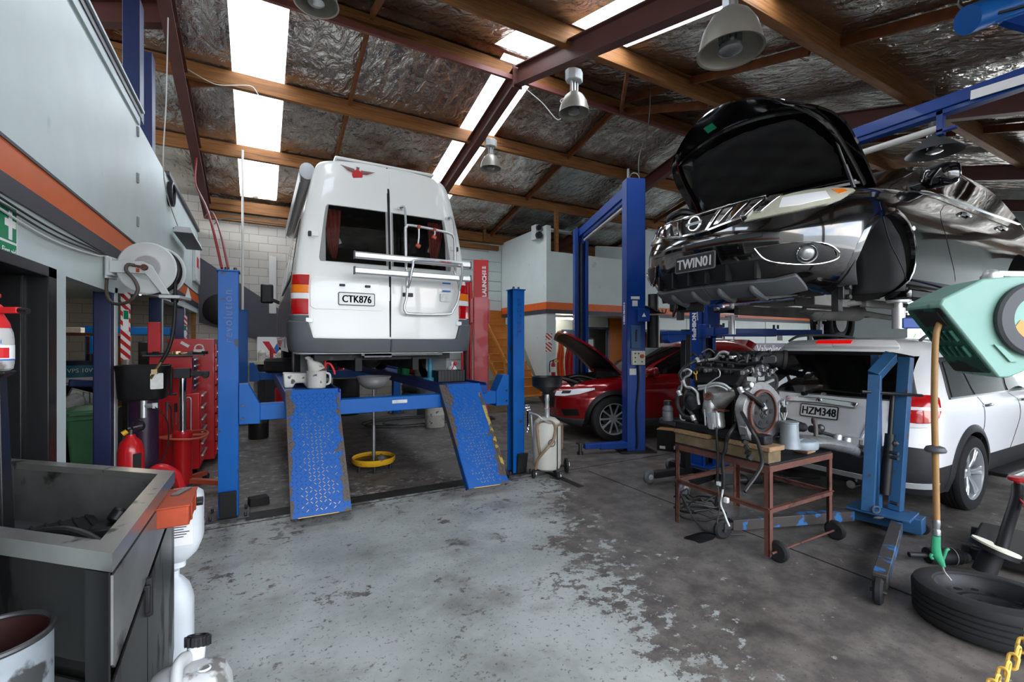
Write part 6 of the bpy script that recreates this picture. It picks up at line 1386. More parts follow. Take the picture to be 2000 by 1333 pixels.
mb.tube(pts, .009, 7, sm=2); o = mb.build('wire_harness', 'hose_black'); tag(o, 'tangled black wiring harness in a heap on the floor under the rusty table', 'cable')
mb = MB(); mb.prism([(.14*cos(t)*(1+.25*sin(3*t+1)), .09*sin(t)*(1+.2*cos(2*t))) for t in [2*pi*i/40 for i in range(40)]], 0, .002); o = mb.build('oil_puddle', 'oil'); o.location = (3.10, 2.45, .0005); tag(o, 'small dark oil puddle on the floor beside the table wheel', 'puddle')
# black carton and spray bottle beside the lift post
bx = thing('battery_carton', 'black carton with a tan flap on the floor beside the blue lift post', 'box', (5.36, 4.66, 0), R(28))
mb = MB(); mb.b2((-.17, -.24, 0), (.17, .24, .3)); mb.build('carton', 'plastic_black', bx, bevel=.004)
mb = MB(); mb.b2((-.16, -.23, .3), (.05, .25, .306)); mb.b2((-.17, -.25, .27), (.1, -.243, .306)); mb.build('flap', 'cardboard', bx)
mb = MB(); mb.b2((-.172, -.15, .04), (-.17, .0, .09)); mb.b2((-.172, .12, .03), (-.17, .2, .07)); mb.build('label', 'sticker', bx, smooth=0)
sb = thing('oil_bottle', 'dark grey ribbed plastic bottle standing on the subframe end by the black stand', 'bottle', (3.11, 2.80, .887))
mb = MB(); mb.lathe([(.04, 0), (.045, .01), (.045, .07), (.04, .08), (.045, .09), (.045, .105), (.032, .125), (.03, .135)], n=20); mb.build('bottle', 'plastic_grey', sb)
mb = MB(); mb.lathe([(.032, .135), (.034, .14), (.034, .17), (.03, .175), (.001, .176)], n=20); mb.build('cap', 'plastic_black', sb)
# ---------------------------------------------------------------- engine hoist
eh = thing('engine_hoist', 'chipped blue folding engine hoist standing in front of the white wagon tailgate', 'hoist', (4.46, 1.86, 0))
def h(x, y, z): return V((x-4.46, y-1.86, z))
mb = MB(); mb.box(h(4.55, 1.82, .16), (.3, .42, .02), rot=(0, 0, .15)); mb.box(h(4.6, 1.80, .10), (.14, .46, .12), rot=(0, 0, .15)); mb.build('base', 'hoist_blue', eh, bevel=.004)
for a, b in ((h(4.45, 1.68, .10), h(3.30, 1.33, .11)), (h(4.40, 1.98, .10), h(3.30, 2.335, .11))):
    mb = MB(); mb.bar(a, b, .075, .085); l = mb.build('leg', 'hoist_worn', eh, bevel=.004)
    d = (b-a).normalized(); mb = MB(); c_ = b+d*.07+V((0, 0, -.035)); sd = d.cross(V((0, 0, 1)))
    mb.lathe([(.02, -.022), (.06, -.024), (.075, -.012), (.075, .012), (.06, .024), (.02, .022)], c_, sd, n=24); mb.build('caster', 'rubber', l)
    mb = MB(); mb.bar(b-d*.02, c_+V((0, 0, .03)), .06, .05); mb.cyl(c_-sd*.04, c_+sd*.04, .012, n=8); mb.build('fork', 'steel_dark', l)
for y in (2.0, 1.62):
    mb = MB(); mb.lathe([(.02, -.02), (.05, -.02), (.058, -.01), (.058, .01), (.05, .02), (.02, .02)], h(4.72, y, .058), (1, .2, 0), n=20); mb.build('caster', 'rubber', eh)
A, B, C_ = h(4.43, 1.87, .17), h(4.46, 1.83, 1.30), h(4.62, 1.78, 1.45)
mb = MB(); mb.bar(A, B, .085, .1, up=(1, .3, 0)); mb.bar(B-(C_-B)*.1, C_, .085, .1, up=(1, .3, .8)); mb.build('boom', 'hoist_blue', eh, bevel=.004)
mb = MB(); mb.bar(h(4.64, 1.76, .17), h(4.78, 1.74, 1.44), .085, .08, up=(1, 0, 0)); mb.build('mast', 'hoist_blue', eh, bevel=.004)
mb = MB(); mb.bar(h(4.56, 1.86, .17), h(4.60, 1.88, 1.46), .06, .06, up=(1, 0, 0)); mb.build('mast', 'hoist_blue', eh, bevel=.004)
mb = MB(); mb.cyl(h(4.56, 1.80, .3), h(4.62, 1.79, .8), .035, n=16); mb.cyl(h(4.62, 1.79, .8), h(4.66, 1.785, 1.15), .018, n=12); mb.build('ram', 'plastic_black', eh)
mb = MB(); mb.tube([h(4.35, 1.88, 1.16), h(4.6, 1.72, 1.14), h(4.85, 1.66, 1.12)], .013, 8); mb.build('pump_handle', 'plastic_black', eh)
mb = MB(); mb.torus(h(4.40, 1.80, .20), (.6, .8, .2), .028, .007, 18, 6); mb.torus(h(4.37, 1.77, .15), (0, .4, 1), .03, .008, 18, 6); mb.build('shackle', 'steel', eh)
mb = MB()
for z in (.25, .62, .66): mb.cyl(h(4.55, 1.76, z), h(4.53, 1.70, z), .014, n=8)
mb.sphere(h(4.53, 1.72, .74), .025, 8); mb.build('pin', 'steel_dark', eh)
# ---------------------------------------------------------------- teal hose reel with air gun
hr = thing('hose_reel', 'teal plastic wall hose reel with a dark disc, hanging from the front post bracket', 'hose reel', (2.70, .68, 1.65), R(-34))
T = frame((0, 0, 0), (1, 0, 0), (0, 0, 1))
out = [(-.275, .085), (-.285, .06), (-.065, -.235), (-.03, -.235), (.03, -.21), (.05, -.165), (.20, -.10), (.30, -.02), (.31, .13), (.2, .165), (.0, .175), (-.12, .165)]
mb = MB()
def dsp(k, y): return [T @ V((a*k, b*k, 0))+V((0, y, 0)) for a, b in out]
mb.loft([dsp(1.0, -.085), dsp(.96, .11), dsp(.9, .12)]); cs = mb.build('case', ['teal'], hr, bevel=.012, smooth=25)
mb = MB(); mb.lathe([(.10, .0), (.145, .0), (.15, .008), (.15, .02), (.14, .028), (.095, .028), (.09, .02)], T @ V((.06, .0, 0))+V((0, -.086, 0)), (0, -1, 0), n=40, cap=False); mb.build('disc', 'reel_grey', hr)
mb = MB(); mb.lathe([(.001, .016), (.092, .016), (.095, .0)], T @ V((.06, .0, 0))+V((0, -.086, 0)), (0, -1, 0), n=36); hb = mb.build('hub', 'teal', hr)
mb = MB(); T2 = frame(T @ V((.06, .0, 0))+V((0, -.1035, 0)), (1, 0, 0), (0, 0, 1))
wv = [(-.082, -.03)]+[(-.08+.016*i, -.02+.005*i+.012*sin(i*1.5)) for i in range(1, 8)]+[(.05, .035), (.085, .03)]
mb.prism(wv+[(.088*cos(R(a)), .088*sin(R(a))) for a in range(15, -161, -16)][:12], 0, .001, T2); lb_ = mb.build('label', 'label_orange', hb, smooth=0)
words('label_lettering', '20m', .018, frame(T @ V((.085, -.04, 0))+V((0, -.1055, 0)), (1, 0, .1), (-.1, 0, 1)), 'ink_black', lb_, .0003)
words('label_lettering', 'CE', .02, frame(T @ V((.02, -.045, 0))+V((0, -.1055, 0)), (1, 0, .1), (-.1, 0, 1)), 'ink_black', lb_, .0003)
# the darker end face with its hose slot and ribs
E0, E1 = V((-.277, 0, .055)), V((-.07, 0, -.225)); ed = (E1-E0).normalized(); en_ = V((ed.z, 0, -ed.x)); en_ = -en_ if en_.x > 0 else en_
mb = MB(); T3 = frame(E0+ed*.17+en_*.001+V((0, .012, 0)), ed, (0, 1, 0)); mb.prism(rrect(.33, .17, .01), -.002, .004, T3); mb.prism(rrect(.33, .17, .01), -.004, .002, T3); ef = mb.build('end_face', 'teal_dark', cs, smooth=0)
mb = MB(); mb.box(E0+ed*.055+en_*.006+V((0, .0, 0)), (.07, .11, .012), rot=T3.to_3x3().to_4x4()); mb.build('hose_slot', 'ink_black', ef)
for r_ in (.14, .22):
    for i in range(5):
        mb = MB(); mb.box(E0+ed*r_+en_*.012+V((0, -.05+.03*i, 0)), (.055, .009, .016), rot=T3.to_3x3().to_4x4()); mb.build('rib', 'teal_dark', ef, bevel=.003)
mb = MB(); mb.cyl((.0, .02, .165), (.0, .02, .19), .035, n=20); mb.sphere((.0, .02, .19), .03, 12); mb.bar((.0, .03, .2), (.42, .03, .19), .03, .02); mb.build('bracket', 'alum', hr)
mb = MB(); mb.prism([(-.09, -.10), (-.06, -.11), (.0, -.17), (-.03, -.17)], 0, .006, frame((0, -.088, 0), (1, 0, 0), (0, 0, 1))); mb.build('maker_mark', 'teal', hr)
hx_ = thing('air_hose', 'tan rubber air hose with green blow gun dangling from the teal reel', 'hose', (2.478, .795, 1.62))
mb = MB(); mb.tube([(.03, -.0, .03), (.0, 0, .0), (-.012, .004, -.06), (-.018, .006, -.3), (-.012, .004, -.55), (-.008, .002, -.80)], .0115, 12, sm=6); mb.build('hose', 'hose_tan', hx_)
mb = MB(); mb.lathe([(.022, -.012), (.034, -.008), (.036, .0), (.030, .012), (.014, .018)], (-.013, .004, -.51), n=20); mb.build('hose_stop', 'reel_grey', hx_)
mb = MB(); mb.lathe([(.014, 0), (.014, .02), (.011, .025), (.013, .045), (.013, .06), (.009, .07)], (-.008, .002, -.865), n=16); mb.build('coupling', 'steel', hx_)
gx = frame((-.006, .002, -.87), (cos(R(-29)), sin(R(-29)), 0), (0, 0, 1))
mb = MB(); mb.loft([[gx @ V((x+w*cos(t), h_, .011*sin(t))) for t in [2*pi*i/12 for i in range(12)]] for x, h_, w in ((-.002, 0, .016), (-.004, -.045, .018), (.0, -.075, .02), (.012, -.1, .018), (.024, -.125, .010))]); g = mb.build('blow_gun', 'gun_green', hx_)
mb = MB(); mb.tube([gx @ V(p) for p in ((.022, -.105, 0), (.032, -.08, 0), (.04, -.06, 0), (.05, -.054, 0))], .006, 8, sm=4); mb.tube([gx @ V(p) for p in ((-.02, -.075, 0), (-.026, -.085, 0), (-.018, -.095, 0))], .006, 8, sm=3); mb.build('trigger', 'gun_green', g)
mb = MB(); mb.tube([gx @ V(p) for p in ((.022, -.12, 0), (.03, -.145, 0), (.036, -.155, 0), (.06, -.185, 0))], .0035, 8); mb.build('nozzle', 'chrome', g)
mb = MB(); mb.b2((3.22, -.06, 0), (3.32, .06, 3.6)); struct(mb.build('roof_beam', 'steel_red'))
mb = MB(); mb.bar((2.98, .42, 1.845), (3.25, .02, 1.845), .03, .04); struct(mb.build('roof_beam', 'steel_red'))
# ---------------------------------------------------------------- loose wheel, chain and bits on the floor
sw_ = thing('spare_wheel', 'worn tyre on a black steel rim lying flat on the floor under the air gun', 'wheel', (3.50, .91, .103), 0)
sw_.rotation_euler = (R(-3), R(2), 0)
t_ = wheel(sw_, (0, 0, 0), .32, .2, .215, steel=True, out=1, rim='iron'); t_.rotation_euler = (R(90), 0, 0)
rr_ = t_.children[0]
mb = MB()
for i in range(10): a = 2*pi*i/10; mb.cyl((.145*cos(a), .035, .145*sin(a)), (.145*cos(a), .0375, .145*sin(a)), .017 if i % 2 else .02, n=14)
for i in range(5): a = 2*pi*i/5+.3; mb.cyl((.055*cos(a), .012, .055*sin(a)), (.055*cos(a), .014, .055*sin(a)), .009, n=10)
mb.cyl((0, .012, 0), (0, .0145, 0), .032, n=20)
rr_.location = (0, 0, 0); mb.build('rim_hole', 'ink_black', t_)
ch = thing('barrier_chain', 'yellow steel barrier chain slung low near the loose steel wheel', 'chain', (1.72, .42, .70))
P0, P1 = V((1.50, .445, .64)), V((1.95, .40, .79))
n = 17
for i in range(n):
    p = P0.lerp(P1, i/(n-1)); p.z -= .045*sin(pi*i/(n-1)); q = P0.lerp(P1, (i+1)/(n-1)); d = (q-p).normalized()
    u = V((0, 0, 1)) if i % 2 else d.cross(V((0, 0, 1))).normalized(); u = (u-d*u.dot(d)).normalized()
    a, b = .019, .0095; pts = []
    for k in range(20): t = 2*pi*k/20; cx_ = (a-b)*(1 if cos(t) > 0 else -1); pts.append(p-V((1.72, .42, .70))+d*(cx_+b*cos(t))+u*b*sin(t))
    mb = MB(); mb.tube(pts+[pts[0], pts[1]], .0042, 7); mb.build('chain_link', 'chain_yellow', ch)
# the chain ends are hooked on posts standing out of sight
ds = thing('drive_shaft', 'dark drive shaft joint with ribbed boot on the floor behind the loose wheel', 'car part', (4.22, 1.33, .055), R(-35))
mb = MB(); mb.cyl((-.10, 0, 0), (.06, 0, 0), .055, n=20); mb.cyl((-.22, 0, 0), (-.1, 0, 0), .018, n=12); mb.build('joint', 'iron', ds, bevel=.004)
mb = MB(); mb.lathe([(.056, 0), (.058, .01), (.05, .03), (.052, .045), (.043, .06), (.045, .075), (.034, .09), (.022, .11)], (.06, 0, 0), (1, 0, 0), n=20); mb.build('boot', 'rubber', ds)
mb = MB(); mb.torus((.062, 0, 0), (1, 0, 0), .057, .003, 24, 5); mb.build('boot_clamp', 'alum', ds)
lid = thing('cream_cover', 'oval cream-topped plate with a cut-out resting behind the loose wheel', 'cover', (4.28, 1.08, .20)); lid.rotation_euler = (R(18), R(10), R(20))
mb = MB(); pl = [(.17*cos(R(a)), .12*sin(R(a))) for a in range(0, 300, 12)]+[(.07, -.06), (.03, -.03), (.0, -.0), (.06, .02), (.1, 0)]
mb.prism(pl, 0, .012); mb.build('cover_plate', 'cream_box', lid); mb = MB(); mb.prism([(x*1.02, y*1.02) for x, y in pl], -.03, -.0005); mb.build('cover_rim', 'plastic_black', lid)
mb = MB(); mb.cyl((0, 0, -.19), (0, 0, -.03), .06, n=18); mb.build('cover_base', 'plastic_black', lid)
tj = thing('trolley_jack', 'black floor jack handle with red release knob at the edge beside the loose wheel', 'jack', (5.0, 1.15, 0), R(10))
mb = MB(); mb.tube([(-.55, .05, .10), (-.3, .03, .22), (.0, 0, .38), (.1, 0, .46)], .035, 12, sm=4); mb.build('handle', 'plastic_black', tj)
mb = MB(); mb.b2((-.6, -.15, .03), (.1, .2, .13)); mb.build('frame', 'plastic_black', tj, bevel=.02)
for x, y in ((-.5, -.17), (.0, -.17), (-.5, .22), (.0, .22)):
    mb = MB(); mb.cyl((x, y-.02, .05), (x, y+.02, .05), .05, n=18); mb.build('wheel', 'iron', tj)
mb = MB(); mb.cyl((.1, 0, .5), (.1, 0, .53), .055, n=20); mb.cyl((.1, 0, .44), (.1, 0, .5), .02, n=10); mb.build('knob', 'lift_red', tj, bevel=.006)
mb = MB(); mb.cyl((.03, 0, .40), (-.12, -.05, .37), .008, n=8); mb.cyl((-.16, -.063, .362), (-.12, -.05, .37), .016, n=10); mb.build('grip', 'lift_red', tj)
# ---------------------------------------------------------------- parts washer and things at the near left
RZ = .95
N_, F_, FL, NL = (-.374, 1.716), (-.355, 2.659), (-1.13, 3.355), (-1.13, 2.42)
pw = thing('parts_washer', 'grimy stainless parts washer sink on a dark steel cabinet', 'sink', (-.74, 2.53, 0))
def w2(p, z): return V((p[0]+.74, p[1]-2.53, z))
def inset(poly, d):
    out = []; n = len(poly)
    for i in range(n):
        a, b, c = V(poly[i-1]+(0,)), V(poly[i]+(0,)), V(poly[(i+1) % n]+(0,)); u = (b-a).normalized(); v = (c-b).normalized()
        nu, nv = V((-u.y, u.x, 0)), V((-v.y, v.x, 0)); m = (nu+nv).normalized(); k = d/max(.3, m.dot(nu)); q = b+m*k; out.append((q.x, q.y))
    return out
PL = [N_, F_, FL, NL]; IN = inset(PL, .05); BT = inset(PL, .012)
mb = MB(); z0, z1 = .10, RZ-.05
mb.prism([(x+.74, y-2.53) for x, y in BT], .02, .60); cb = mb.build('cabinet', 'stainless_dark', pw)
mb = MB()
# tub: outer skin, inner walls and floor
a = [mb._v(w2(p, .58)) for p in BT]; b = [mb._v(w2(p, RZ-.02)) for p in BT]; c = [mb._v(w2(p, RZ-.02)) for p in IN]; d = [mb._v(w2(p, .66)) for p in IN]
for i in range(4):
    j = (i+1) % 4; mb.mi = 0; mb._f((a[i], a[j], b[j], b[i])); mb.mi = 1; mb._f((b[i], b[j], c[j], c[i])); mb._f((c[i], c[j], d[j], d[i]))
mb._f(d); mb.mi = 0; mb._f(a[::-1]); mb.build('tub', ['stainless_dark', 'stainless'], pw, smooth=0)
mb = MB(); OT = inset(PL, -.008)
a = [mb._v(w2(p, RZ-.055)) for p in OT]; b = [mb._v(w2(p, RZ)) for p in OT]; c = [mb._v(w2(p, RZ)) for p in inset(PL, .052)]; d = [mb._v(w2(p, RZ-.03)) for p in inset(PL, .052)]; e_ = [mb._v(w2(p, RZ-.055)) for p in BT]
for i in range(4):
    j = (i+1) % 4; mb._f((a[i], a[j], b[j], b[i])); mb._f((b[i], b[j], c[j], c[i])); mb._f((c[i], c[j], d[j], d[i])); mb._f((a[i], e_[i], e_[j], a[j]))
mb.build('rim', 'rim_metal', pw, smooth=0)
# near-side panels: sloping splash panel, two doors, hinge
u = (V((F_[0], F_[1], 0))-V((N_[0], N_[1], 0))).normalized(); T = frame(w2(N_, 0), u, (0, 0, 1))
mb = MB(); mb.prism([(.0, .62), (.02, .60), (.93, .80), (.93, .88), (0, .88)], .0, .006, T); mb.build('splash_panel', 'stainless', pw, smooth=0)
mb = MB(); mb.prism([(.0, .02), (.40, .02), (.40, .66), (.0, .57)], .0, .008, T); mb.build('door', 'stainless_dark', pw, smooth=0)
mb = MB(); mb.prism([(.41, .02), (.86, .02), (.93, .12), (.93, .78), (.41, .665)], .0, .008, T); dd = mb.build('door', 'stainless_dark', pw, smooth=0)
mb = MB(); mb.cyl(T @ V((.40, .55, .012)), T @ V((.40, .69, .012)), .014, n=10); mb.box(T @ V((.40, .62, .01)), (.02, .05, .10)); mb.build('latch', 'iron', dd, bevel=.004)
T2 = frame(w2(NL, 0), V((N_[0]-NL[0], N_[1]-NL[1], 0)), (0, 0, 1)); Ln = (V(N_+(0,))-V(NL+(0,))).length
mb = MB(); mb.prism([(.02, .02), (Ln-.10, .02), (Ln-.10, .56), (.02, .56)], 0, .008, T2); fd = mb.build('front_door', 'stainless_dark', pw, smooth=0)
mb = MB(); mb.cyl(T2 @ V((Ln-.085, .35, .01)), T2 @ V((Ln-.085, .52, .01)), .008, n=8)
for z in (.36, .42, .48): mb.cyl(T2 @ V((Ln-.05, z, .0)), T2 @ V((Ln-.05, z, .008)), .006, n=8)
mb.build('hinge', 'steel', fd)
mb = MB(); mb.prism([(Ln-.09, .02), (Ln, .02), (Ln, .89), (Ln-.09, .89)], 0, .006, T2); mb.build('corner_post', 'black_paint', pw, smooth=0)
# brushes and tray in the tub
br = thing('flow_brush', 'black flow-through brush hose lying in the parts washer tub', 'brush', (-.74, 2.53, .66))
def t2(x, y, z): return V((x+.74, y-2.53, z-.66))
mb = MB(); mb.tube([t2(*p) for p in ((-1.0, 2.7, .72), (-.85, 2.55, .78), (-.68, 2.48, .80), (-.56, 2.42, .74), (-.58, 2.32, .72), (-.75, 2.34, .70), (-.9, 2.5, .70))], .017, 10, sm=6); mb.build('hose', 'hose_black', br)
mb = MB(); mb.tube([t2(*p) for p in ((-.56, 2.42, .74), (-.50, 2.36, .71), (-.47, 2.2, .70))], .022, 10, sm=4); mb.build('brush_head', 'plastic_black', br)
mb = MB(); mb.box((0, 0, .03), (.42, .3, .06)); mb.box((0, 0, .062), (.40, .28, .01)); 
for i in range(9): mb.box((-.18+.045*i, 0, .07), (.012, .27, .012))
o = mb.build('drip_grille', 'rubber', bevel=.004); o.location = (-.83, 2.68, .662); o.rotation_euler = (.05, 0, .4); tag(o, 'black ribbed drip grille lying in the bottom of the parts washer tub', 'grille')
mb = MB(); mb.box((0, 0, .05), (.16, .12, .1)); mb.cyl((0, 0, .1), (.03, .02, .15), .035, n=14); o = mb.build('pump', 'plastic_black', bevel=.012); o.location = (-.56, 2.62, .66); tag(o, 'small black pump lump inside the parts washer near its far rim', 'pump')
ob = thing('pump_box', 'orange oily plastic pump box clipped to the side of the parts washer', 'box', (-.31, 2.42, .845))
ob.scale = (1, .9, .62)
mb = MB(); mb.box((0, 0, 0), (.12, .30, .13)); mb.build('body', 'orange_box', ob, bevel=.008); mb = MB(); mb.box((.0, 0, .068), (.128, .31, .012)); mb.box((.062, .06, 0), (.006, .02, .12)); mb.box((.062, -.08, 0), (.006, .02, .12)); mb.build('lid', 'orange_box', ob, bevel=.004)
mb = MB(); mb.cyl((.06, .13, -.03), (.085, .13, -.03), .03, n=18); mb.build('knob', 'plastic_black', ob); mb = MB(); mb.bar((-.01, .02, .08), (.03, .12, .082), .03, .01); mb.build('catch', 'steel', ob)
def carboy(name, label, x, y, z, flip, r=.108, h=.37):
    t = thing(name, label, 'container', (x, y, z)); s = (lambda v: h-v) if flip else (lambda v: v)
    prof = [(r*.82, 0), (r*.97, .015), (r, .04), (r, h*.40), (r*.985, h*.42), (r, h*.44), (r, h*.62), (r*.95, h*.68), (r*.78, h*.80), (r*.45, h*.9), (r*.30, h*.93), (r*.30, h)]
    mb = MB(); sec = []
    for rr, hh in prof: sec.append([V((rr*1.0*cos(a)*abs(cos(a))**-.35 if abs(cos(a)) > .02 else 0, rr*1.0*sin(a)*abs(sin(a))**-.35 if abs(sin(a)) > .02 else 0, s(hh))) for a in [2*pi*i/32 for i in range(32)]])
    mb.loft(sec); mb.build('container', 'jug_plastic', t, smooth=50)
    return t
cj = carboy('carboy', 'white plastic carboy hung upside down behind the orange pump box', -.355, 2.83, .43, True)
mb = MB(); mb.prism(rrect(.11, .16, .004), 0, .001, frame((.02, -.1105, .22), (1, -.1, 0), (0, 0, 1))); lb_ = mb.build('label', 'ink_white', cj, smooth=0)
mb = MB()
for i in range(6): mb.prism([(-.04, .03-.012*i), (.04-.012*(i % 3), .03-.012*i), (.04-.012*(i % 3), .034-.012*i), (-.04, .034-.012*i)], 0, .0008, frame((.02, -.1118, .21), (1, -.1, 0), (0, 0, 1)))
for k in (-.03, 0, .03): mb.prism([(k-.011, .06), (k, .049), (k+.011, .06), (k, .071)], 0, .0008, frame((.02, -.1118, .21), (1, -.1, 0), (0, 0, 1)))
mb.build('label_print', 'ink_black', lb_, smooth=0)
c2 = carboy('carboy', 'white plastic carboy standing on the floor beside the parts washer cabinet', -.37, 2.79, .0, False, .085, .43)
jc = thing('jerrycan', 'grimy grey-white jerrycan with black ribbed cap standing on the floor at the parts washer', 'container', (-.215, 1.93, 0), R(-4))
jc.scale = (.84, .84, 1.2)
mb = MB(); secs = []
for k, z in ((.9, 0), (1, .02), (1, .24), (.96, .29), (.8, .335), (.45, .35)):
    secs.append([V((x*k, y*k, z)) for x, y in rrect(.32, .22, .07, 6)])
mb.loft(secs); mb.build('body', 'jug_grimy', jc, smooth=50)
mb = MB(); mb.tube([(-.02, -.10, .335), (-.03, -.03, .37), (-.02, .04, .365), (-.0, .085, .34)], .022, 12, sm=5); mb.build('handle', 'jug_grimy', jc)
mb = MB(); mb.lathe([(.036, 0), (.034, .05)], (.01, .085, .33), (.1, .25, 1), n=20); mb.build('spout', 'jug_plastic', jc)
mb = MB(); c_ = V((.017, .098, .375)); ax_ = V((.1, .25, 1)).normalized(); mb.lathe([(.044, 0), (.044, .026), (.04, .03), (.03, .03), (.028, .026), (.001, .026)], c_, ax_, n=28)
for i, p in enumerate(mb.ring(c_+ax_*.013, ax_, .045, 14)): mb.box(p, (.01, .01, .026))
mb.build('cap', 'plastic_black', jc)
mb = MB(); mb.torus((.06, -.02, .348), (0, .1, 1), .022, .004, 20, 6); mb.build('vent', 'jug_plastic', jc)
dr = thing('open_drum', 'open dark-lined steel drum standing at the near corner of the parts washer', 'drum', (-.80, 2.14, 0))
dr.location = (-.597, 1.649, 0)
mb = MB(); R0 = .118
mb.lathe([(R0-.004, .02), (R0, .03), (R0, .2), (R0+.006, .21), (R0, .22), (R0, .40), (R0+.006, .41), (R0, .42), (R0, .80)], n=48, cap=False); mb.lathe([(R0-.004, .02), (.001, .021)], n=48, cap=False); mb.build('shell', 'silver_grimy', dr)
mb = MB(); mb.lathe([(R0-.005, .80), (R0-.005, .03), (.001, .03)], n=48, cap=False); mb.build('lining', 'drum_lining', dr)
mb = MB(); mb.torus((0, 0, .803), (0, 0, 1), R0, .008, 56, 8); mb.build('rolled_rim', 'steel_dark', dr)
ps = thing('pedestal', 'black tapering steel pedestal standing in the parts washer tub by the door', 'stand', (-.90, 2.52, .66))
mb = MB(); mb.loft([[V((sx*w, sy*w, z)) for sx, sy in ((-1, -1), (1, -1), (1, 1), (-1, 1))] for w, z in ((.06, 0), (.05, .02), (.03, .76), (.05, .775), (.05, .785))]); mb.build('post', 'black_paint', ps, bevel=.004, smooth=0)
sp_ = thing('sprayer', 'red-topped white pump sprayer bottle standing on the black pedestal', 'sprayer', (-.90, 2.52, 1.447))
mb = MB(); mb.lathe([(.045, 0), (.055, .008), (.058, .03), (.058, .12), (.055, .15), (.05, .165), (.03, .18)], n=28); bt = mb.build('bottle', 'jug_grimy', sp_)
mb = MB(); mb.lathe([(.0590, .045), (.0590, .10)], n=28, cap=False); mb.build('label', 'ink_white', bt)
mb = MB(); mb.lathe([(.0593, .040), (.0593, .046)], n=28, cap=False); mb.build('label_band', 'ink_blue', bt)
mb = MB()
for i in range(5):
    a0 = R(-70+9*i); a1 = R(-70+9*(i+1)); mb._f([mb._v((.0595*cos(a), .0595*sin(a), z)) for a, z in ((a0, .05), (a1, .05), (a1, .09), (a0, .09))])
mb.build('label_panel', 'ink_red', bt)
words('label_lettering', 'WÜRTH', .022, frame((.006, -.0605, .112), (1, 0, 0), (0, 0, 1)), 'ink_blue', bt, .0004)
mb = MB(); mb.lathe([(.05, .165), (.046, .185), (.03, .22), (.028, .25), (.02, .26)], n=24); mb.cyl((0, 0, .26), (0, 0, .285), .012, n=10); mb.cyl((0, 0, .285), (0, 0, .30), .022, n=14); mb.bar((.0, -.0, .235), (.09, -.05, .235), .024, .024); mb.build('pump_head', 'ink_red', sp_, bevel=.003)
mb = MB(); mb.cyl((.09, -.05, .235), (.12, -.066, .232), .011, n=10); mb.build('nozzle', 'plastic_black', sp_)
# ---------------------------------------------------------------- signs and fittings on the left wall
fa = thing('first_aid_sign', 'green first aid sign with white cross over the black door', 'sign', (XW, 3.42, 2.17))
T = frame((.004, 0, 0), (0, 1, 0), (0, 0, 1))
mb = MB(); mb.prism(rrect(.44, .31, .012), 0, .004, T); mb.build('panel', 'ink_white', fa, smooth=0)
mb = MB(); mb.prism([(-.208, -.048), (.208, -.048), (.208, .142), (-.208, .142)], .004, .0048, T); mb.prism([(-.208, -.145), (.208, -.145), (.208, -.062), (-.208, -.062)], .004, .0048, T); mb.build('green_field', 'ink_green', fa, smooth=0)
mb = MB(); mb.prism([(.115, -.04), (.155, -.04), (.155, .03), (.2, .03), (.2, .07), (.155, .07), (.155, .135), (.115, .135), (.115, .07), (.07, .07), (.07, .03), (.115, .03)], .0048, .0056, T); mb.build('cross', 'ink_white', fa, smooth=0)
words('lettering', 'First aid', .05, T @ M4.Translation((.12, -.106, .0052)), 'ink_white', fa, .0004)
ck = thing('wall_clock', 'round black-rimmed wall clock high on the pale blue wall', 'clock', (XW, 8.67, 3.86))
mb = MB(); mb.lathe([(.001, .045), (.15, .045)], ax=(1, 0, 0), n=36); mb.build('face', 'ink_white', ck); mb = MB(); mb.lathe([(.18, 0), (.19, .02), (.185, .07), (.155, .075), (.15, .045)], ax=(1, 0, 0), n=36, cap=False); mb.build('rim', 'plastic_black', ck)
mb = MB(); mb.bar((.05, 0, 0), (.05, .05, .07), .004, .008); mb.bar((.05, 0, 0), (.05, -.02, .11), .004, .006); mb.build('hand', 'ink_black', ck)
lt = thing('fluorescent_light', 'white boxed fluorescent light hung along the pale blue wall under the clock', 'light', (XW+.16, 9.6, 3.33))
mb = MB(); mb.prism([(-.13, 0), (.13, 0), (.10, .09), (-.10, .09)], -.75, .75, frame((0, 0, 0), (-1, 0, 0), (0, 0, 1))); mb.build('housing', 'far_white', lt, bevel=.004); mb = MB(); mb.b2((-.12, -.74, -.012), (.12, .74, -.0)); mb.build('diffuser', 'plastic_grey', lt)
mb = MB(); mb.bar((-.16, -.5, .1), (0, -.5, .09), .03, .03); mb.bar((-.16, .5, .1), (0, .5, .09), .03, .03); mb.build('bracket', 'steel', lt)
pn = thing('wall_poster', 'framed pale poster with red mark at the far end of the pale blue wall', 'poster', (XW, 11.95, 3.3))
mb = MB(); mb.b2((0, -.42, -.42), (.06, .42, .42)); mb.build('frame', 'silver_paint', pn, bevel=.006); mb = MB(); mb.b2((.06, -.38, -.38), (.064, .38, .38)); mb.build('sheet', 'far_white', pn); mb = MB(); mb.b2((.064, -.25, -.1), (.066, .1, .12)); mb.build('mark', 'ink_red', pn)
# cables under the stripe
for i, (dz, m) in enumerate(((0, 'hose_black'), (-.022, 'hose_black'), (-.045, 'cable_white'))):
    mb = MB(); mb.tube([(XW+.02+.004*i, -1.2, 2.36+dz), (XW+.02, 2.5, 2.345+dz), (XW+.02, 4.0, 2.31+dz*1.6), (XW+.02, 5.0, 2.34+dz), (XW+.02, 5.35, 2.35)], .007, 6, sm=6); o = mb.build('cable', m); tag(o, ['upper black cable under the dark stripe on the left wall', 'lower black cable under the dark stripe on the left wall', 'white cable sagging under the black cables on the left wall'][i], 'cable')
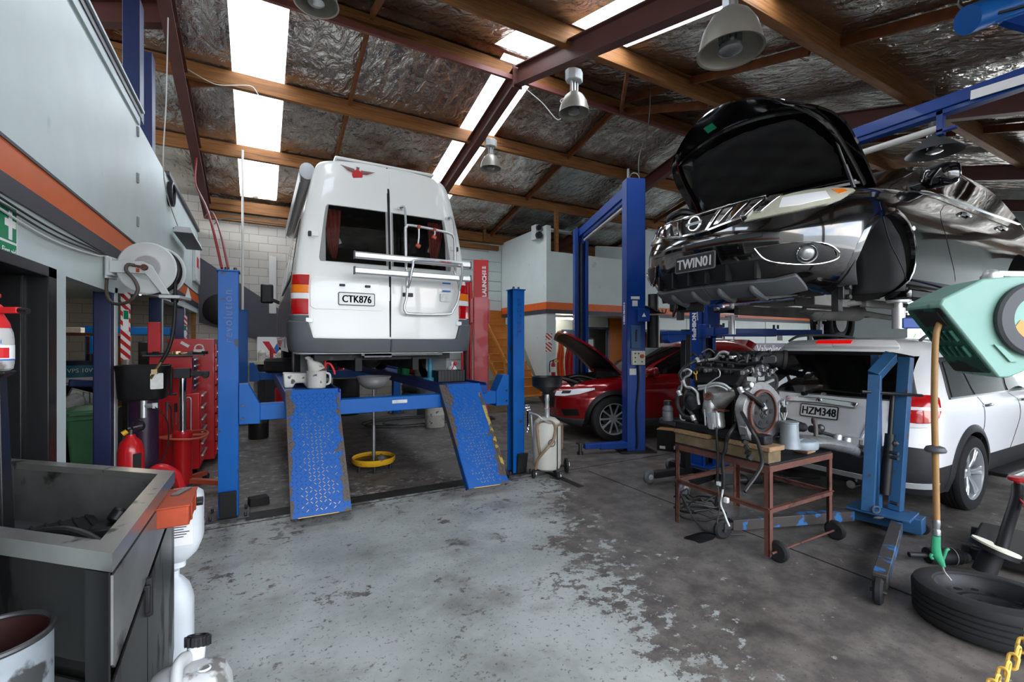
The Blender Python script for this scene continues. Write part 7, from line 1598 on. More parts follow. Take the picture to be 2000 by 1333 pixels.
# silver hose reel
hs = thing('hose_reel', 'silver steel hose reel with black hose bracketed to the pale blue wall', 'hose reel', (-.86, 5.30, 2.24))
hs.scale = (.9, .9, .9)
axr = V((.24, .97, 0)).normalized(); px_ = V((.97, -.24, 0)).normalized()
mb = MB()
for s in (-.11, .11): mb.lathe([(.12, -.012), (.14, -.012), (.16, -.002), (.25, -.004), (.262, .004), (.262, .010), (.25, .004), (.16, .006), (.14, -.004), (.12, -.004)], axr*s, axr if s > 0 else axr, n=48, cap=False)
mb.build('flange', 'silver_paint', hs)
mb = MB(); mb.lathe([(.001, -.118), (.13, -.118), (.13, .1)], (0, 0, 0), axr, n=36); mb.build('drum', 'alum', hs)
mb = MB()
for k in range(4): mb.torus(axr*(-.075+.05*k), axr, .222-.008*(k % 2), .028, 40, 8)
mb.build('hose_coil', 'hose_black', hs)
def hv(u, z, a=0): return px_*u+V((0, 0, z))+axr*a
mb = MB(); mb.prism([(-.30, -.06), (-.30, .06), (-.02, .06), (.06, .02), (.18, -.20), (.21, -.26), (.14, -.26), (.10, -.20), (.0, -.06)], .125, .145, frame((0, 0, 0), px_, (0, 0, 1))); mb.build('arm', 'silver_paint', hs, bevel=.006)
mb = MB(); mb.prism([(.12, -.30), (.30, -.30), (.30, -.27), (.12, -.27)], -.14, .15, frame((0, 0, 0), px_, (0, 0, 1))); mb.prism([(.24, -.27), (.30, -.27), (.27, -.15)], -.14, -.13, frame((0, 0, 0), px_, (0, 0, 1))); mb.build('base_frame', 'silver_paint', hs, bevel=.004)
mb = MB(); mb.box(hv(-.31, 0, -.06), (.05, .14, .17), rot=(0, 0, -.25)); mb.box(hv(-.345, 0, -.02), (.03, .16, .22), rot=(0, 0, -.25)); mb.build('wall_bracket', 'silver_paint', hs, bevel=.004)
mb = MB(); mb.cyl(hv(.0, .0, -.13), hv(.0, .0, -.17), .03, n=16); mb.cyl(hv(-.1, .015, -.16), hv(.0, .0, -.16), .012, n=10); mb.build('swivel', 'rust', hs)
mb = MB(); mb.prism(rrect(.03, .04, .003), .147, .149, frame((0, 0, 0), px_, (0, 0, 1)) @ M4.Translation((-.06, -.03, 0))); mb.build('sticker', 'ink_orange' if 'ink_orange' in MAT else 'orange_box', hs, smooth=0)
ih = MB(); ih.tube([hv(-.08, .015, -.16), hv(-.13, .02, -.17), hv(-.14, -.04, -.18), hv(-.07, -.13, -.19), hv(-.04, -.23, -.19), hv(-.1, -.33, -.18), hv(-.22, -.37, -.14), hv(-.33, -.33, -.08), hv(-.385, -.2, -.02), hv(-.38, -.02, .0), hv(-.39, .05, .04), hv(-.40, .07, .1)], .016, 10, sm=6); ih.build('inlet_hose', 'hose_brown', hs)
mb = MB(); mb.lathe([(.035, -.31), (.035, -.30), (.03, -.33), (.03, -.30)], hv(.20, 0, .0), n=16); mb.build('outlet', 'plastic_black', hs)
mb = MB(); mb.tube([hv(.205, -.1, 0), hv(.205, -.3, 0), hv(.205, -.36, 0), hv(.19, -.6, 0), hv(.15, -.8, 0), hv(.08, -.95, 0)], .017, 10, sm=6); oh = mb.build('outlet_hose', 'hose_black', hs)
mb = MB(); mb.cyl(hv(.08, -.95, 0), hv(.03, -1.03, 0), .016, n=12); mb.cyl(hv(.03, -1.03, 0), hv(-.02, -1.12, .02), .012, n=10); mb.box(hv(.02, -1.05, 0), (.05, .04, .05)); mb.build('outlet_fitting', 'brass', oh)
# ---------------------------------------------------------------- tool cabinets, transmission jack, drain tub
tc = thing('tool_cabinet', 'tall red roller tool cabinet with hand tools hung on its side, lid raised', 'cabinet', (-.80, 6.62, 0))
mb = MB(); mb.b2((-.27, -.22, .10), (.20, .30, .98)); mb.b2((-.27, -.22, .98), (.13, .26, 1.42)); mb.build('carcass', 'tool_red', tc, bevel=.008)
for i in range(6):
    mb = MB(); z = .14+.14*i; mb.b2((.20, -.2, z), (.215, .28, z+.125)); d = mb.build('drawer', 'tool_red', tc, bevel=.004); mb = MB(); mb.b2((.215, -.19, z+.10), (.235, .27, z+.118)); mb.build('drawer_pull', 'alum', d)
for i in range(5):
    mb = MB(); z = 1.02+.075*i; mb.b2((.13, -.2, z), (.145, .24, z+.065)); d = mb.build('drawer', 'navy_paint', tc, bevel=.004); mb = MB(); mb.b2((.145, -.19, z+.045), (.16, .23, z+.06)); mb.build('drawer_pull', 'alum', d)
mb = MB(); mb.b2((-.28, -.21, 1.43), (-.26, .27, 1.80)); mb.b2((-.28, -.23, 1.42), (-.16, -.2, 1.80)); mb.build('lid', 'tool_red', tc, bevel=.008)
mb = MB(); mb.b2((-.30, -.36, 1.42), (.25, -.2, 1.435)); mb.build('side_shelf', 'steel_dark', tc)
mb = MB(); mb.b2((-.15, -.228, .17), (.14, -.22, .90)); mb.build('side_panel', 'tool_red', tc, bevel=.004)
for x in (-.22, .15):
    for y in (-.17, .25):
        mb = MB(); mb.cyl((x, y-.02, .05), (x, y+.02, .05), .05, n=18); mb.bar((x, y, .05), (x, y, .1), .04, .04, up=(1, 0, 0)); mb.build('caster', 'rubber', tc)
def hang(name, label, x, z, L_, m, kind):
    t = thing(name, label, 'tool', (-.80+x, 6.62-.245, z))
    mb = MB()
    if kind == 'driver':
        mb.cyl((0, 0, 0), (0, 0, -.10), .014, n=10); mb.build('grip', m, t); mb = MB(); mb.cyl((0, 0, -.10), (0, 0, -L_), .005, n=8); mb.build('shaft', 'steel', t)
    elif kind == 'bar':
        mb.tube([(0, 0, 0), (.0, 0, -L_+.08), (.012, 0, -L_)], .007, 8, sm=3); mb.tube([(0, 0, 0), (-.005, 0, .03), (-.03, 0, .04), (-.05, 0, .03)], .008, 8, sm=3); mb.build('bar', m, t)
    else:
        mb.bar((0, 0, 0), (0, 0, -L_), .008, .025, up=(1, 0, 0)); mb.cyl((0, -.006, .01), (0, .006, .01), .022, n=12); mb.build('wrench_body', m, t)
    mb = MB(); mb.cyl((0, -.005, 0), (0, .03, 0), .004, n=6); mb.build('hook', 'steel_dark', t)
hang('screwdriver', 'long screwdriver with grey grip hung first on the red cabinet side', -.10, .90, .26, 'plastic_grey', 'driver')
hang('pry_bar', 'black pry bar hung second on the red cabinet side', -.06, .82, .24, 'steel_dark', 'bar')
hang('screwdriver', 'dark-gripped screwdriver hung third on the red cabinet side', -.02, .88, .24, 'plastic_black', 'driver')
hang('wrench', 'flat steel wrench hung behind the jack piston on the red cabinet side', .055, .84, .2, 'steel', 'wrench')
hang('pry_bar', 'long chromed pry bar with hooked end, rightmost tool on the red cabinet side', .12, .90, .62, 'alum', 'bar')
for i, (x, y, h_, lab) in enumerate(((-.72, 7.35, 1.62, 'second red tool cabinet behind the one with tools on its side'), (-.62, 8.1, 1.30, 'third and lowest red tool cabinet, farthest along the left wall'))):
    t = thing('tool_cabinet', lab, 'cabinet', (x, y, 0)); mb = MB(); mb.b2((-.28, -.25, .05), (.22, .3, h_)); mb.build('carcass', 'tool_red', t, bevel=.008)
    for k in range(8):
        z = .1+(h_-.15)/8*k; mb = MB(); mb.b2((.22, -.23, z), (.24, .28, z+(h_-.15)/8-.02)); d = mb.build('drawer', 'tool_red', t, bevel=.004); mb = MB(); mb.b2((.24, -.2, z+.06), (.255, .26, z+.075)); mb.build('drawer_pull', 'alum', d)
    if i == 0:
        mb = MB(); mb.torus((.05, -.255, 1.5), (0, 1, 0), .045, .01, 18, 6); mb.box((.05, -.257, 1.47), (.12, .01, .03)); mb.box((-.1, -.257, 1.55), (.1, .008, .035), rot=(0, .6, 0)); mb.build('sticker', 'sticker', t)
# clutter lying on the cabinets
for i in range(8):
    mb = MB(); mb.cyl((-.06, 0, .012), (.08, 0, .012), .012, n=8); mb.box((-.07, 0, .018), (.05, .05, .036)); o = mb.build('hand_tool', random.choice(('steel_dark', 'iron', 'brass')), bevel=.004); o.location = (-1.03+.06*i, 6.33+.02*(i % 3), 1.436); o.rotation_euler = (0, 0, i*1.3); tag(o, 'small dark hand tool lying on the thin shelf of the red cabinet', 'tool', 'hand tools on the cabinet shelf')
mb = MB(); mb.prism([(.06*cos(a), .06*sin(a)) for a in [2*pi*i/20 for i in range(20)]], 0, .003, frame((0, 0, 0), (1, 0, 0), (0, 0, 1)))
mb.bm.free()
xj = thing('transmission_jack', 'red upright transmission jack with chrome piston in front of the red cabinet', 'jack', (-.69, 5.80, 0))
mb = MB(); mb.lathe([(.085, .10), (.085, .56), (.088, .57), (.088, .63), (.07, .65)], n=28); mb.build('cylinder', 'tool_red', xj)
mb = MB(); mb.cyl((0, 0, .64), (0, 0, 1.22), .032, n=20); mb.build('piston', 'chrome', xj)
mb = MB(); mb.tube([(.22*cos(a), .22*sin(a), .60+.015*sin(a*2)) for a in [2*pi*i/30 for i in range(31)]], .012, 8); mb.bar((-.22, 0, .60), (-.08, 0, .60), .012, .02); mb.bar((.22, 0, .60), (.08, 0, .60), .012, .02); mb.build('guard_ring', 'red_knob', xj)
mb = MB(); mb.box((0, 0, 1.25), (.14, .14, .10)); mb.box((.14, .02, 1.24), (.18, .05, .05)); mb.cyl((.2, -.05, 1.22), (.2, .05, 1.22), .03, n=12); mb.cyl((-.09, -.05, 1.04), (-.09, -.05, 1.32), .014, n=8); mb.cyl((-.15, -.05, 1.04), (-.04, -.05, 1.04), .012, n=8); mb.build('saddle', 'iron', xj, bevel=.006)
for a in (R(-20), R(70), R(160), R(250)):
    mb = MB(); d = V((cos(a), sin(a), 0)); mb.bar(d*.06+V((0, 0, .13)), d*.46+V((0, 0, .085)), .06, .05); l = mb.build('leg', 'red_knob', xj, bevel=.006)
    mb = MB(); sd = d.cross(V((0, 0, 1))); mb.cyl(d*.48+V((0, 0, .04))-sd*.02, d*.48+V((0, 0, .04))+sd*.02, .04, n=16); mb.build('caster', 'iron', l)
wd = thing('oil_drainer', 'black plastic oil catch tub with chrome tap on a dark tank beside the navy post', 'drain tub', (-.975, 5.60, 0))
mb = MB(); secs = []
for k, z in ((.85, 1.02), (.92, 1.04), (1, 1.30), (1.06, 1.345), (1.03, 1.35), (.97, 1.33), (.9, 1.06)): secs.append([V((x*k, y*k, z)) for x, y in rrect(.40, .34, .10, 6)])
mb.loft(secs); mb.build('tub', 'plastic_black', wd, smooth=50)
mb = MB(); mb.cyl((0, 0, .1), (0, 0, 1.03), .12, n=24); mb.cyl((0, 0, .0), (0, 0, .1), .14, n=24); mb.build('tank', 'plum_paint' if 'plum_paint' in MAT else 'navy_paint', wd)
mb = MB(); mb.cyl((.03, -.17, .86), (.03, -.17, 1.02), .026, n=14); mb.cyl((.03, -.17, .97), (.11, -.19, .97), .022, n=12); mb.box((.12, -.19, .97), (.04, .03, .05)); mb.build('tap', 'alum', wd)
mb = MB(); mb.prism(rrect(.10, .15, .01), 0, .002, frame((.13, -.179, 1.2), (.93, .3, 0), (0, 0, 1))); mb.build('sticker', 'sticker', wd, smooth=0)
mb = MB(); mb.tube([(.12, -.2, .96), (.22, -.22, .8), (.2, -.2, .5), (.06, -.22, .28)], .006, 6, sm=5); mb.build('drain_hose', 'hose_black', wd)
fx = thing('fire_extinguisher', 'red fire extinguisher on the floor beside the navy post', 'fire extinguisher', (-.93, 4.86, 0))
mb = MB(); mb.lathe([(.085, .0), (.09, .02), (.09, .66), (.07, .74), (.035, .775), (.03, .80)], n=28); bd = mb.build('cylinder', 'tool_red', fx)
mb = MB(); mb.prism(rrect(.06, .2, .005), 0, .001, frame((.055, -.0735, .55), (.8, .6, 0), (0, 0, 1))); mb.build('label', 'ink_black', bd, smooth=0)
mb = MB(); mb.cyl((0, 0, .80), (0, 0, .84), .02, n=12); mb.bar((-.02, 0, .85), (.09, .02, .87), .02, .012); mb.bar((-.02, 0, .83), (.08, .02, .82), .02, .01); mb.build('valve', 'steel_dark', fx); mb = MB(); mb.torus((.05, -.02, .87), (.2, 1, .1), .045, .008, 20, 6); mb.build('hose_loop', 'plastic_black', fx); mb = MB(); mb.cyl((-.05, -.03, .81), (-.02, -.02, .83), .02, n=12); mb.build('gauge', 'yellow_paint', fx)
fj = thing('floor_jack', 'dark red trolley jack tucked behind the fire extinguisher', 'jack', (-.86, 5.28, 0))
fj.scale = (.75, .75, .62)
mb = MB(); mb.b2((-.2, -.12, .08), (.3, .12, .24)); mb.tube([(-.15, 0, .25), (.0, 0, .6), (.1, 0, .66), (.25, 0, .52), (.3, 0, .3)], .05, 10, sm=5); mb.build('frame', 'lift_red', fj, bevel=.01)
for x in (-.15, .25):
    mb = MB(); mb.cyl((x, -.14, .06), (x, .14, .06), .06, n=18); mb.build('wheel', 'iron', fj)
# ---------------------------------------------------------------- side store seen through the openings
gb = thing('wheelie_bin', 'green wheelie bin with lid inside the side store', 'bin', (-1.70, 7.0, 0), .2)
gb.scale = (.85, .85, .85)
mb = MB(); mb.loft([[V((x*k, y*k, z)) for x, y in rrect(.48, .52, .05)] for k, z in ((.75, .05), (.98, .80), (1.0, .82), (1.08, .83), (1.08, .88))]); mb.build('body', 'bin_green', gb)
ld = MB(); ld.loft([[V((x*k, y*k+.02, z)) for x, y in rrect(.56, .62, .08)] for k, z in ((1, .88), (1, .915), (.9, .95), (.5, .975))]); ld.bar((-.2, -.32, .91), (.2, -.32, .91), .05, .04); ld.build('lid', 'bin_green', gb, bevel=.008)
vd = thing('oil_drum', 'dark blue oil drum with teal and white bands in the side store', 'drum', (-2.15, 8.35, .45))
mb = MB(); mb.lathe([(.26, 0), (.28, .02), (.28, .3), (.287, .31), (.28, .32), (.28, .58), (.287, .59), (.28, .60), (.28, .86), (.27, .88), (.001, .87)], n=36); mb.cyl((.1, .05, .87), (.1, .05, .97), .05, n=14); mb.build('shell', 'blue_drum', vd)
mb = MB(); mb.lathe([(.283, .62), (.283, .82)], n=36, cap=False); mb.build('teal_band', 'teal_drum', vd); mb = MB(); mb.lathe([(.284, .56), (.284, .66)], n=36, cap=False); mb.build('white_band', 'ink_white', vd)
words('drum_lettering', 'VPS 10W-40', .075, frame((.14, -.257, .75), (.88, .47, 0), (0, 0, 1)), 'ink_white', vd, .001)
mb = MB(); mb.b2((-2.5, 8.0, .0), (-1.8, 8.7, .45)); o = mb.build('pallet', 'plank_old'); tag(o, 'old timber pallet under the dark blue oil drum', 'pallet')
mb = MB(); mb.b2((-3.0, 8.9, 1.68), (-1.9, 9.3, 1.72)); mb.bar((-2.3, 9.3, 1.3), (-2.2, 8.9, 1.68), .04, .04); mb.b2((-2.95, 9.28, 0), (-2.9, 9.32, 1.68)); mb.b2((-1.95, 9.28, 0), (-1.9, 9.32, 1.68)); o = mb.build('wall_shelf', 'timber_dark'); tag(o, 'dark timber shelf over the oil drum in the side store', 'shelf')
mb = MB(); mb.box((0, 0, .04), (.22, .18, .08)); o = mb.build('paper_stack', 'sticker', bevel=.004); o.location = (-2.4, 9.05, 1.72); tag(o, 'small white paper pad on the dark timber shelf', 'paper')
mb = MB(); mb.b2((-.3, -.25, 0), (.3, .25, .62)); o = mb.build('cardboard_box', 'cardboard', bevel=.004); o.location = (-2.45, 7.3, 0); tag(o, 'brown cardboard box behind the green wheelie bin', 'box')
gp = thing('gearbox_casing', 'grey alloy gearbox casing piled above the green bin', 'car part', (-1.92, 7.66, .725), .3)
mb = MB(); mb.box((0, 0, .12), (.34, .22, .2), rot=(0, .4, 0)); mb.cyl((-.1, -.1, .12), (-.1, -.17, .12), .1, n=20); mb.cyl((.12, 0, .22), (.2, 0, .32), .07, n=16)
for i in range(5): mb.box((-.08+.06*i, -.11, .16), (.012, .02, .14))
mb.build('casing', 'cast_alloy', gp, bevel=.01)
mb = MB(); mb.prism([(-.07, -.07), (.07, -.07), (.07, .07), (-.07, .07)], 0, .02, frame((.06, -.16, .02), (.9, .2, .2), (-.2, 0, .9))); mb.torus((.06, -.185, .02), (0, 1, .2), .04, .008, 20, 6); mb.build('flange', 'alum', gp)
mb = MB(); mb.box((.0, .0, .33), (.3, .05, .09), rot=(0, .1, .1)); mb.build('bracket', 'lift_blue_dark', gp, bevel=.01)
mb = MB(); mb.b2((-2.15, 7.42, 0), (-1.6, 7.9, .72)); o = mb.build('parts_crate', 'iron'); tag(o, 'dark crate holding up the grey gearbox casing', 'crate')
dp = thing('bench_press', 'blue and grey bench press machine in the side store behind the hose reel', 'machine', (-1.97, 10.2, 0))
mb = MB(); mb.b2((-.5, -.25, 0), (.4, .25, 1.0)); mb.build('bench', 'steel_dark', dp, bevel=.01); mb = MB(); mb.bar((-.6, -.1, 1.78), (.6, -.1, 1.78), .12, .14); mb.b2((-.55, -.15, 1.0), (-.45, 0, 1.75)); mb.build('beam', 'lift_blue', dp, bevel=.01)
mb = MB(); mb.cyl((.0, -.12, 1.05), (.0, -.12, 1.35), .09, n=20); mb.cyl((.0, -.12, 1.35), (.0, -.12, 1.7), .05, n=16); mb.build('ram', 'alum', dp); mb = MB(); mb.b2((.16, -.25, 1.1), (.32, -.05, 1.6)); mb.build('motor', 'plastic_black', dp, bevel=.02); mb = MB(); mb.bar((-.35, -.3, 1.25), (-.2, -.35, 1.75), .03, .03); mb.tube([(-.3, -.3, 1.0), (-.1, -.36, 1.08), (.2, -.34, 1.05)], .03, 8, sm=4); mb.build('handle', 'plastic_black', dp)
fl = thing('fluorescent_light', 'lit fluorescent batten on the side store ceiling behind the silver hose reel', 'light', (-1.75, 9.2, 2.42))
mb = MB(); mb.b2((-.06, -.62, 0), (.06, .62, .05)); mb.build('batten', 'far_white', fl); mb = MB(); mb.cyl((0, -.6, -.02), (0, .6, -.02), .018, n=10); mb.build('tube', 'tube_lit', fl)
for y, lab in ((6.07, 'tall red and white striped sign on the first jamb of the left wall'), (10.43, 'red and white striped sign on the far jamb of the left wall')):
    t = thing('hatched_sign', lab, 'sign', (XW+.004, y, 1.74)); mb = MB(); mb.b2((0, -.06, -.35), (.004, .06, .35)); mb.build('panel', 'hatch', t, smooth=0); mb = MB(); mb.b2((.004, -.035, -.05), (.006, .035, .17)); p = mb.build('sign_plate', 'ink_white', t); mb = MB(); mb.b2((.006, -.03, .07), (.0065, .03, .16)); mb.build('green_panel', 'ink_green', p)
    t.rotation_euler = (0, 0, R(-28))
# ---------------------------------------------------------------- oil pan on pole, waste-oil tank, runway items
od = thing('oil_catcher', 'steel bowl on a tall pole over a round yellow tray under the campervan', 'oil drainer', (1.25, 5.78, 0))
mb = MB(); mb.lathe([(.012, .12), (.24, .10), (.25, .12), (.245, .14), (.255, .16), (.262, .155), (.258, .11), (.24, .085), (.1, .08), (.02, .08)], n=44, cap=False); mb.lathe([(.24, .105), (.001, .105)], n=44, cap=False); ty = mb.build('tray', 'yellow_paint', od)
mb = MB(); mb.lathe([(.238, .118), (.001, .118)], n=40, cap=False); mb.build('old_oil', 'oil', ty)
for a in (R(-100), R(-20), R(90), R(200)):
    mb = MB(); mb.cyl((.2*cos(a), .2*sin(a), .0), (.2*cos(a), .2*sin(a), .085), .018, n=10); mb.build('caster', 'iron', od)
mb = MB(); mb.cyl((0, 0, .1), (0, 0, .55), .024, n=16); mb.cyl((0, 0, .55), (0, 0, 1.0), .016, n=16); mb.build('pole', 'steel', od)
mb = MB(); pr = [(.02, 0.0)]+[(.19*sin(R(a)), .135*(1-cos(R(a)))) for a in range(15, 91, 8)]+[(.205, .15), (.21, .16), (.205, .165), (.195, .155)]+[(.18*sin(R(a)), .01+.13*(1-cos(R(a)))) for a in range(82, 8, -10)]+[(.001, .012)]
mb.lathe(pr, (0, 0, .99), n=44, cap=False); mb.build('bowl', 'alum', od)
mb = MB(); mb.cyl((.06, -.09, .12), (.1, -.1, .17), .05, n=14); mb.build('rag', 'plastic_grey', ty)
wt = thing('waste_oil_tank', 'grimy white waste-oil tank on wheels with a black funnel bowl, beside the blue lift post', 'tank', (2.98, 4.50, 0))
mb = MB(); mb.lathe([(.10, .07), (.15, .10), (.165, .15), (.165, .58), (.15, .64), (.1, .68), (.03, .69)], n=36); mb.build('tank', 'tank_white', wt)
mb = MB(); mb.lathe([(.03, .69), (.03, .78), (.035, .79), (.025, .80), (.025, .88), (.03, .89), (.022, .97)], n=18); mb.build('neck', 'alum', wt)
mb = MB(); mb.lathe([(.03, .96), (.08, 1.0), (.175, 1.06), (.18, 1.16), (.185, 1.17), (.178, 1.17), (.17, 1.07), (.04, .99)], n=40, cap=False); mb.build('funnel_bowl', 'plastic_black', wt)
mb = MB(); mb.tube([(-.15, -.08, .28), (-.17, -.06, .5), (-.15, -.04, .62), (-.05, -.12, .66), (.0, -.17, .6), (-.04, -.19, .45), (-.14, -.19, .36), (-.2, -.12, .24), (-.21, -.08, .12)], .016, 10, sm=6); mb.tube([(.0, -.17, .6), (.1, -.15, .62), (.16, -.08, .55), (.2, -.02, .3)], .014, 8, sm=6); mb.build('drain_hose', 'hose_clear', wt)
mb = MB(); mb.tube([(-.12, .1, .3), (-.16, .1, .7), (-.2, .05, .74), (-.2, -.1, .74), (-.16, -.15, .7), (-.05, -.16, .64)], .012, 8, sm=5); mb.build('push_handle', 'alum', wt)
mb = MB(); mb.tube([(.03, -.168, .62), (.03, -.17, .1)], .006, 6); mb.torus((-.05, -.175, .42), (.2, 1, 0), .04, .004, 18, 5); mb.build('level_gauge', 'iron', wt)
for x, y, r in ((-.2, -.02, .05), (.28, .0, .085), (.02, -.2, .04), (.1, .25, .085)):
    mb = MB(); mb.lathe([(.015, -.02), (r*.7, -.022), (r, -.012), (r, .012), (r*.7, .022), (.015, .02)], (x, y, r), (.9, -.4, 0), n=22); w_ = mb.build('wheel', 'rubber', wt); mb = MB(); mb.cyl((x-.01, y+.005, r), (x+.03, y-.012, r), r*.45, n=16); mb.build('hub', 'alum', w_)
mb = MB(); mb.bar((-.2, 0, .08), (.28, 0, .085), .03, .02); mb.bar((.02, -.2, .06), (.1, .25, .085), .03, .02); mb.build('cradle', 'iron', wt)
for i in range(4):
    mb = MB(); x = 2.70+.022*i; mb.bar((0, 0, -.02), (0, 0, -.2-.015*i), .006, .016, up=(1, 0, 0)); mb.torus((0, 0, -.0), (.3, 1, 0), .016, .006, 14, 5); mb.torus((0, 0, -.22-.015*i), (.3, 1, 0), .013, .005, 14, 5); o = mb.build('ring_wrench', 'chrome'); o.location = (2.815+.012*i, 4.70-.0*i, .80-.03*(i % 2)); o.rotation_euler = (0, .08*(i-1.5), 0); tag(o, 'chrome ring wrench hung on the blue lift post beside the waste-oil tank', 'tool', 'ring wrenches hung on the lift post')
oj = thing('oil_jug', 'dirty white oil jug with a slanted spout on the left runway', 'jug', (.545, 5.30, 1.082))
mb = MB(); mb.lathe([(.09, 0), (.098, .01), (.098, .17), (.103, .18), (.098, .185)], n=28); mb.build('jug', 'white_grimy', oj)
mb = MB(); sec = []
for x, z, r in ((0, .185, .095), (-.02, .24, .075), (-.06, .30, .04), (-.10, .335, .022)): sec.append([V((x+r*cos(t)*.9, r*sin(t), z+r*cos(t)*.35)) for t in [2*pi*i/18 for i in range(18)]])
mb.loft(sec); mb.build('spout', 'white_grimy', oj); mb = MB(); mb.tube([(.09, -.02, .16), (.13, -.03, .14), (.13, -.03, .06), (.095, -.02, .03)], .012, 8, sm=4); mb.build('handle', 'white_grimy', oj)
mb = MB(); mb.tube([(.07, .0, .20), (.10, 0, .26), (.14, -.01, .25), (.175, -.02, .18), (.18, -.02, .14)], .013, 8, sm=4); mb.cyl((.085, 0, .24), (.085, 0, .29), .01, n=8); mb.cyl((.085, 0, .29), (.085, 0, .298), .022, n=12); mb.build('pump_lever', 'ink_red', oj)
dpn = thing('drain_pan', 'rust-stained white drain pan lying behind the oil jug on the left runway', 'pan', (.41, 5.53, 1.082))
dpn.scale = (.9, .9, .95)
mb = MB(); mb.prism([(-.19, 0), (-.10, 0), (-.07, .05), (.02, .05), (.05, 0), (.19, 0), (.2, .16), (-.2, .17)], -.12, .12, frame((0, 0, 0), (1, 0, 0), (0, 0, 1))); mb.build('pan', 'white_grimy', dpn, bevel=.015)
cr_ = thing('parts_tray', 'black ribbed plastic parts tray on the right runway', 'tray', (2.10, 5.42, 1.082), 0)
mb = MB(); W_, D_, H_ = .36, .24, .14
mb.b2((-W_/2, -D_/2, 0), (W_/2, D_/2, .008))
for sx in (-1, 1): mb.b2((sx*W_/2, -D_/2, 0), (sx*(W_/2-.01), D_/2, H_)); mb.b2((-W_/2, sx*D_/2, 0), (W_/2, sx*(D_/2-.01), H_))
for i in range(9): mb.b2((-W_/2+.04*i, -D_/2-.006, 0), (-W_/2+.04*i+.008, -D_/2, H_))
mb.build('tray', 'plastic_black', cr_)
mb = MB(); mb.cyl((-.02, -.02, .01), (.12, .04, .2), .006, n=6); mb.cyl((.12, .04, .2), (.14, .05, .23), .02, n=10); o = mb.build('screwdriver', 'ink_red'); o.location = (2.08, 5.43, 1.09); tag(o, 'screwdriver leaning in the black parts tray on the right runway', 'tool')
def bottle(name, lab, x, y, z, r, h_, m, cap, grp=None, cat='bottle'):
    t = thing(name, lab, cat, (x, y, z), 0, grp); mb = MB(); mb.lathe([(r*.9, 0), (r, .01), (r, h_*.6), (r*.8, h_*.72), (r*.32, h_*.8), (r*.3, h_*.88)], n=20); mb.build('bottle', m, t); mb = MB(); mb.cyl((0, 0, h_*.86), (0, 0, h_), r*.36, n=12); mb.build('cap', cap, t); return t
bottle('cleaner_bottle', 'green and white spray bottle on the right runway beside the parts tray', 1.885, 6.6, 1.082, .06, .26, 'green_bottle', 'ink_white')
bottle('cleaner_bottle', 'short green bottle next to the spray bottle on the right runway', 1.89, 6.85, 1.082, .06, .16, 'green_bottle', 'ink_green')
bottle('fluid_jug', 'white plastic fluid jug on the right runway below the red lift', 2.215, 5.60, 1.082, .065, .24, 'jug_plastic', 'ink_white')
bottle('fluid_jug', 'cream plastic fluid jug behind the white one on the right runway', 2.1, 6.55, 1.082, .09, .22, 'cream_box', 'ink_white')
mb = MB(); mb.cyl((0, 0, 0), (0, 0, .05), .09, n=20); mb.cyl((0, 0, .05), (0, 0, .3), .035, n=16); o = mb.build('bottle_jack', 'teal_drum'); o.location = (1.90, 5.55, 1.082); tag(o, 'small blue bottle jack standing on the right runway', 'jack')
mb = MB(); mb.sphere((0, 0, .08), .1, 14, (1.6, 1.1, .8)); o = mb.build('rag_bundle', 'red_cloth'); o.location = (2.08, 6.85, 1.082); tag(o, 'crumpled red rag bundle on the right runway', 'rag')
# workbench along the rear wall with its rows of drums, tyres and bottles
wb = thing('workbench', 'long dark workbench along the rear block wall behind the campervan', 'bench', (1.9, 11.65, 0))
mb = MB(); mb.b2((-1.9, -.35, .86), (2.2, .4, .92)); mb.build('bench_top', 'iron', wb)
for x in (-1.85, 0, 2.1):
    mb = MB(); mb.b2((x, -.3, 0), (x+.08, .35, .86)); mb.build('leg', 'iron', wb)
mb = MB()
for i in range(18): mb.mi = i % 2; mb.prism([(-1.0+.12*i, 0), (-.94+.12*i, 0), (-.90+.12*i, .09), (-.96+.12*i, .09)], 0, .02, frame((0, -.37, .86), (1, 0, 0), (0, 0, 1)))
mb.build('hazard_edge', ['cream_box', 'ink_black'], wb, smooth=0)
mb = MB(); mb.b2((-.85, 0, 1.3), (2.0, .3, 1.33)); mb.b2((-.85, 0, .92), (-.82, .3, 1.3)); mb.b2((2.0, 0, .92), (2.03, .3, 1.3)); mb.build('bench_shelf', 'iron', wb)
for i in range(9):
    x = .9+.27*i; m = ('plastic_black', 'iron', 'plastic_grey', 'tool_red', 'plastic_black')[i % 5]
    bottle('oil_bottle', 'dark oil bottle in the row standing on the rear workbench', x, 11.40+.05*(i % 3), .92, .09, .26+.04*(i % 2), m, 'ink_red' if i % 4 == 1 else 'plastic_black', 'oil bottles on the rear workbench')
mb = MB(); T = frame((1.55, 11.34, 1.06), (1, 0, 0), (0, 0, 1)); mb.box((1.55, 11.42, 1.06), (.2, .14, .28)); o = mb.build('oil_can', 'plastic_black', bevel=.01); tag(o, 'black oil can with a small coloured V mark on the rear workbench', 'can')
mb = MB(); mb.prism([(-.05, .05), (-.02, .05), (.0, .01), (.0, -.02)], 0, .002, T); a1 = mb.build('brand_mark', 'ink_red', o, smooth=0); mb = MB(); mb.prism([(.05, .05), (.02, .05), (.0, .01), (.0, -.02)], 0, .002, T); mb.build('brand_mark', 'ink_blue', o, smooth=0)
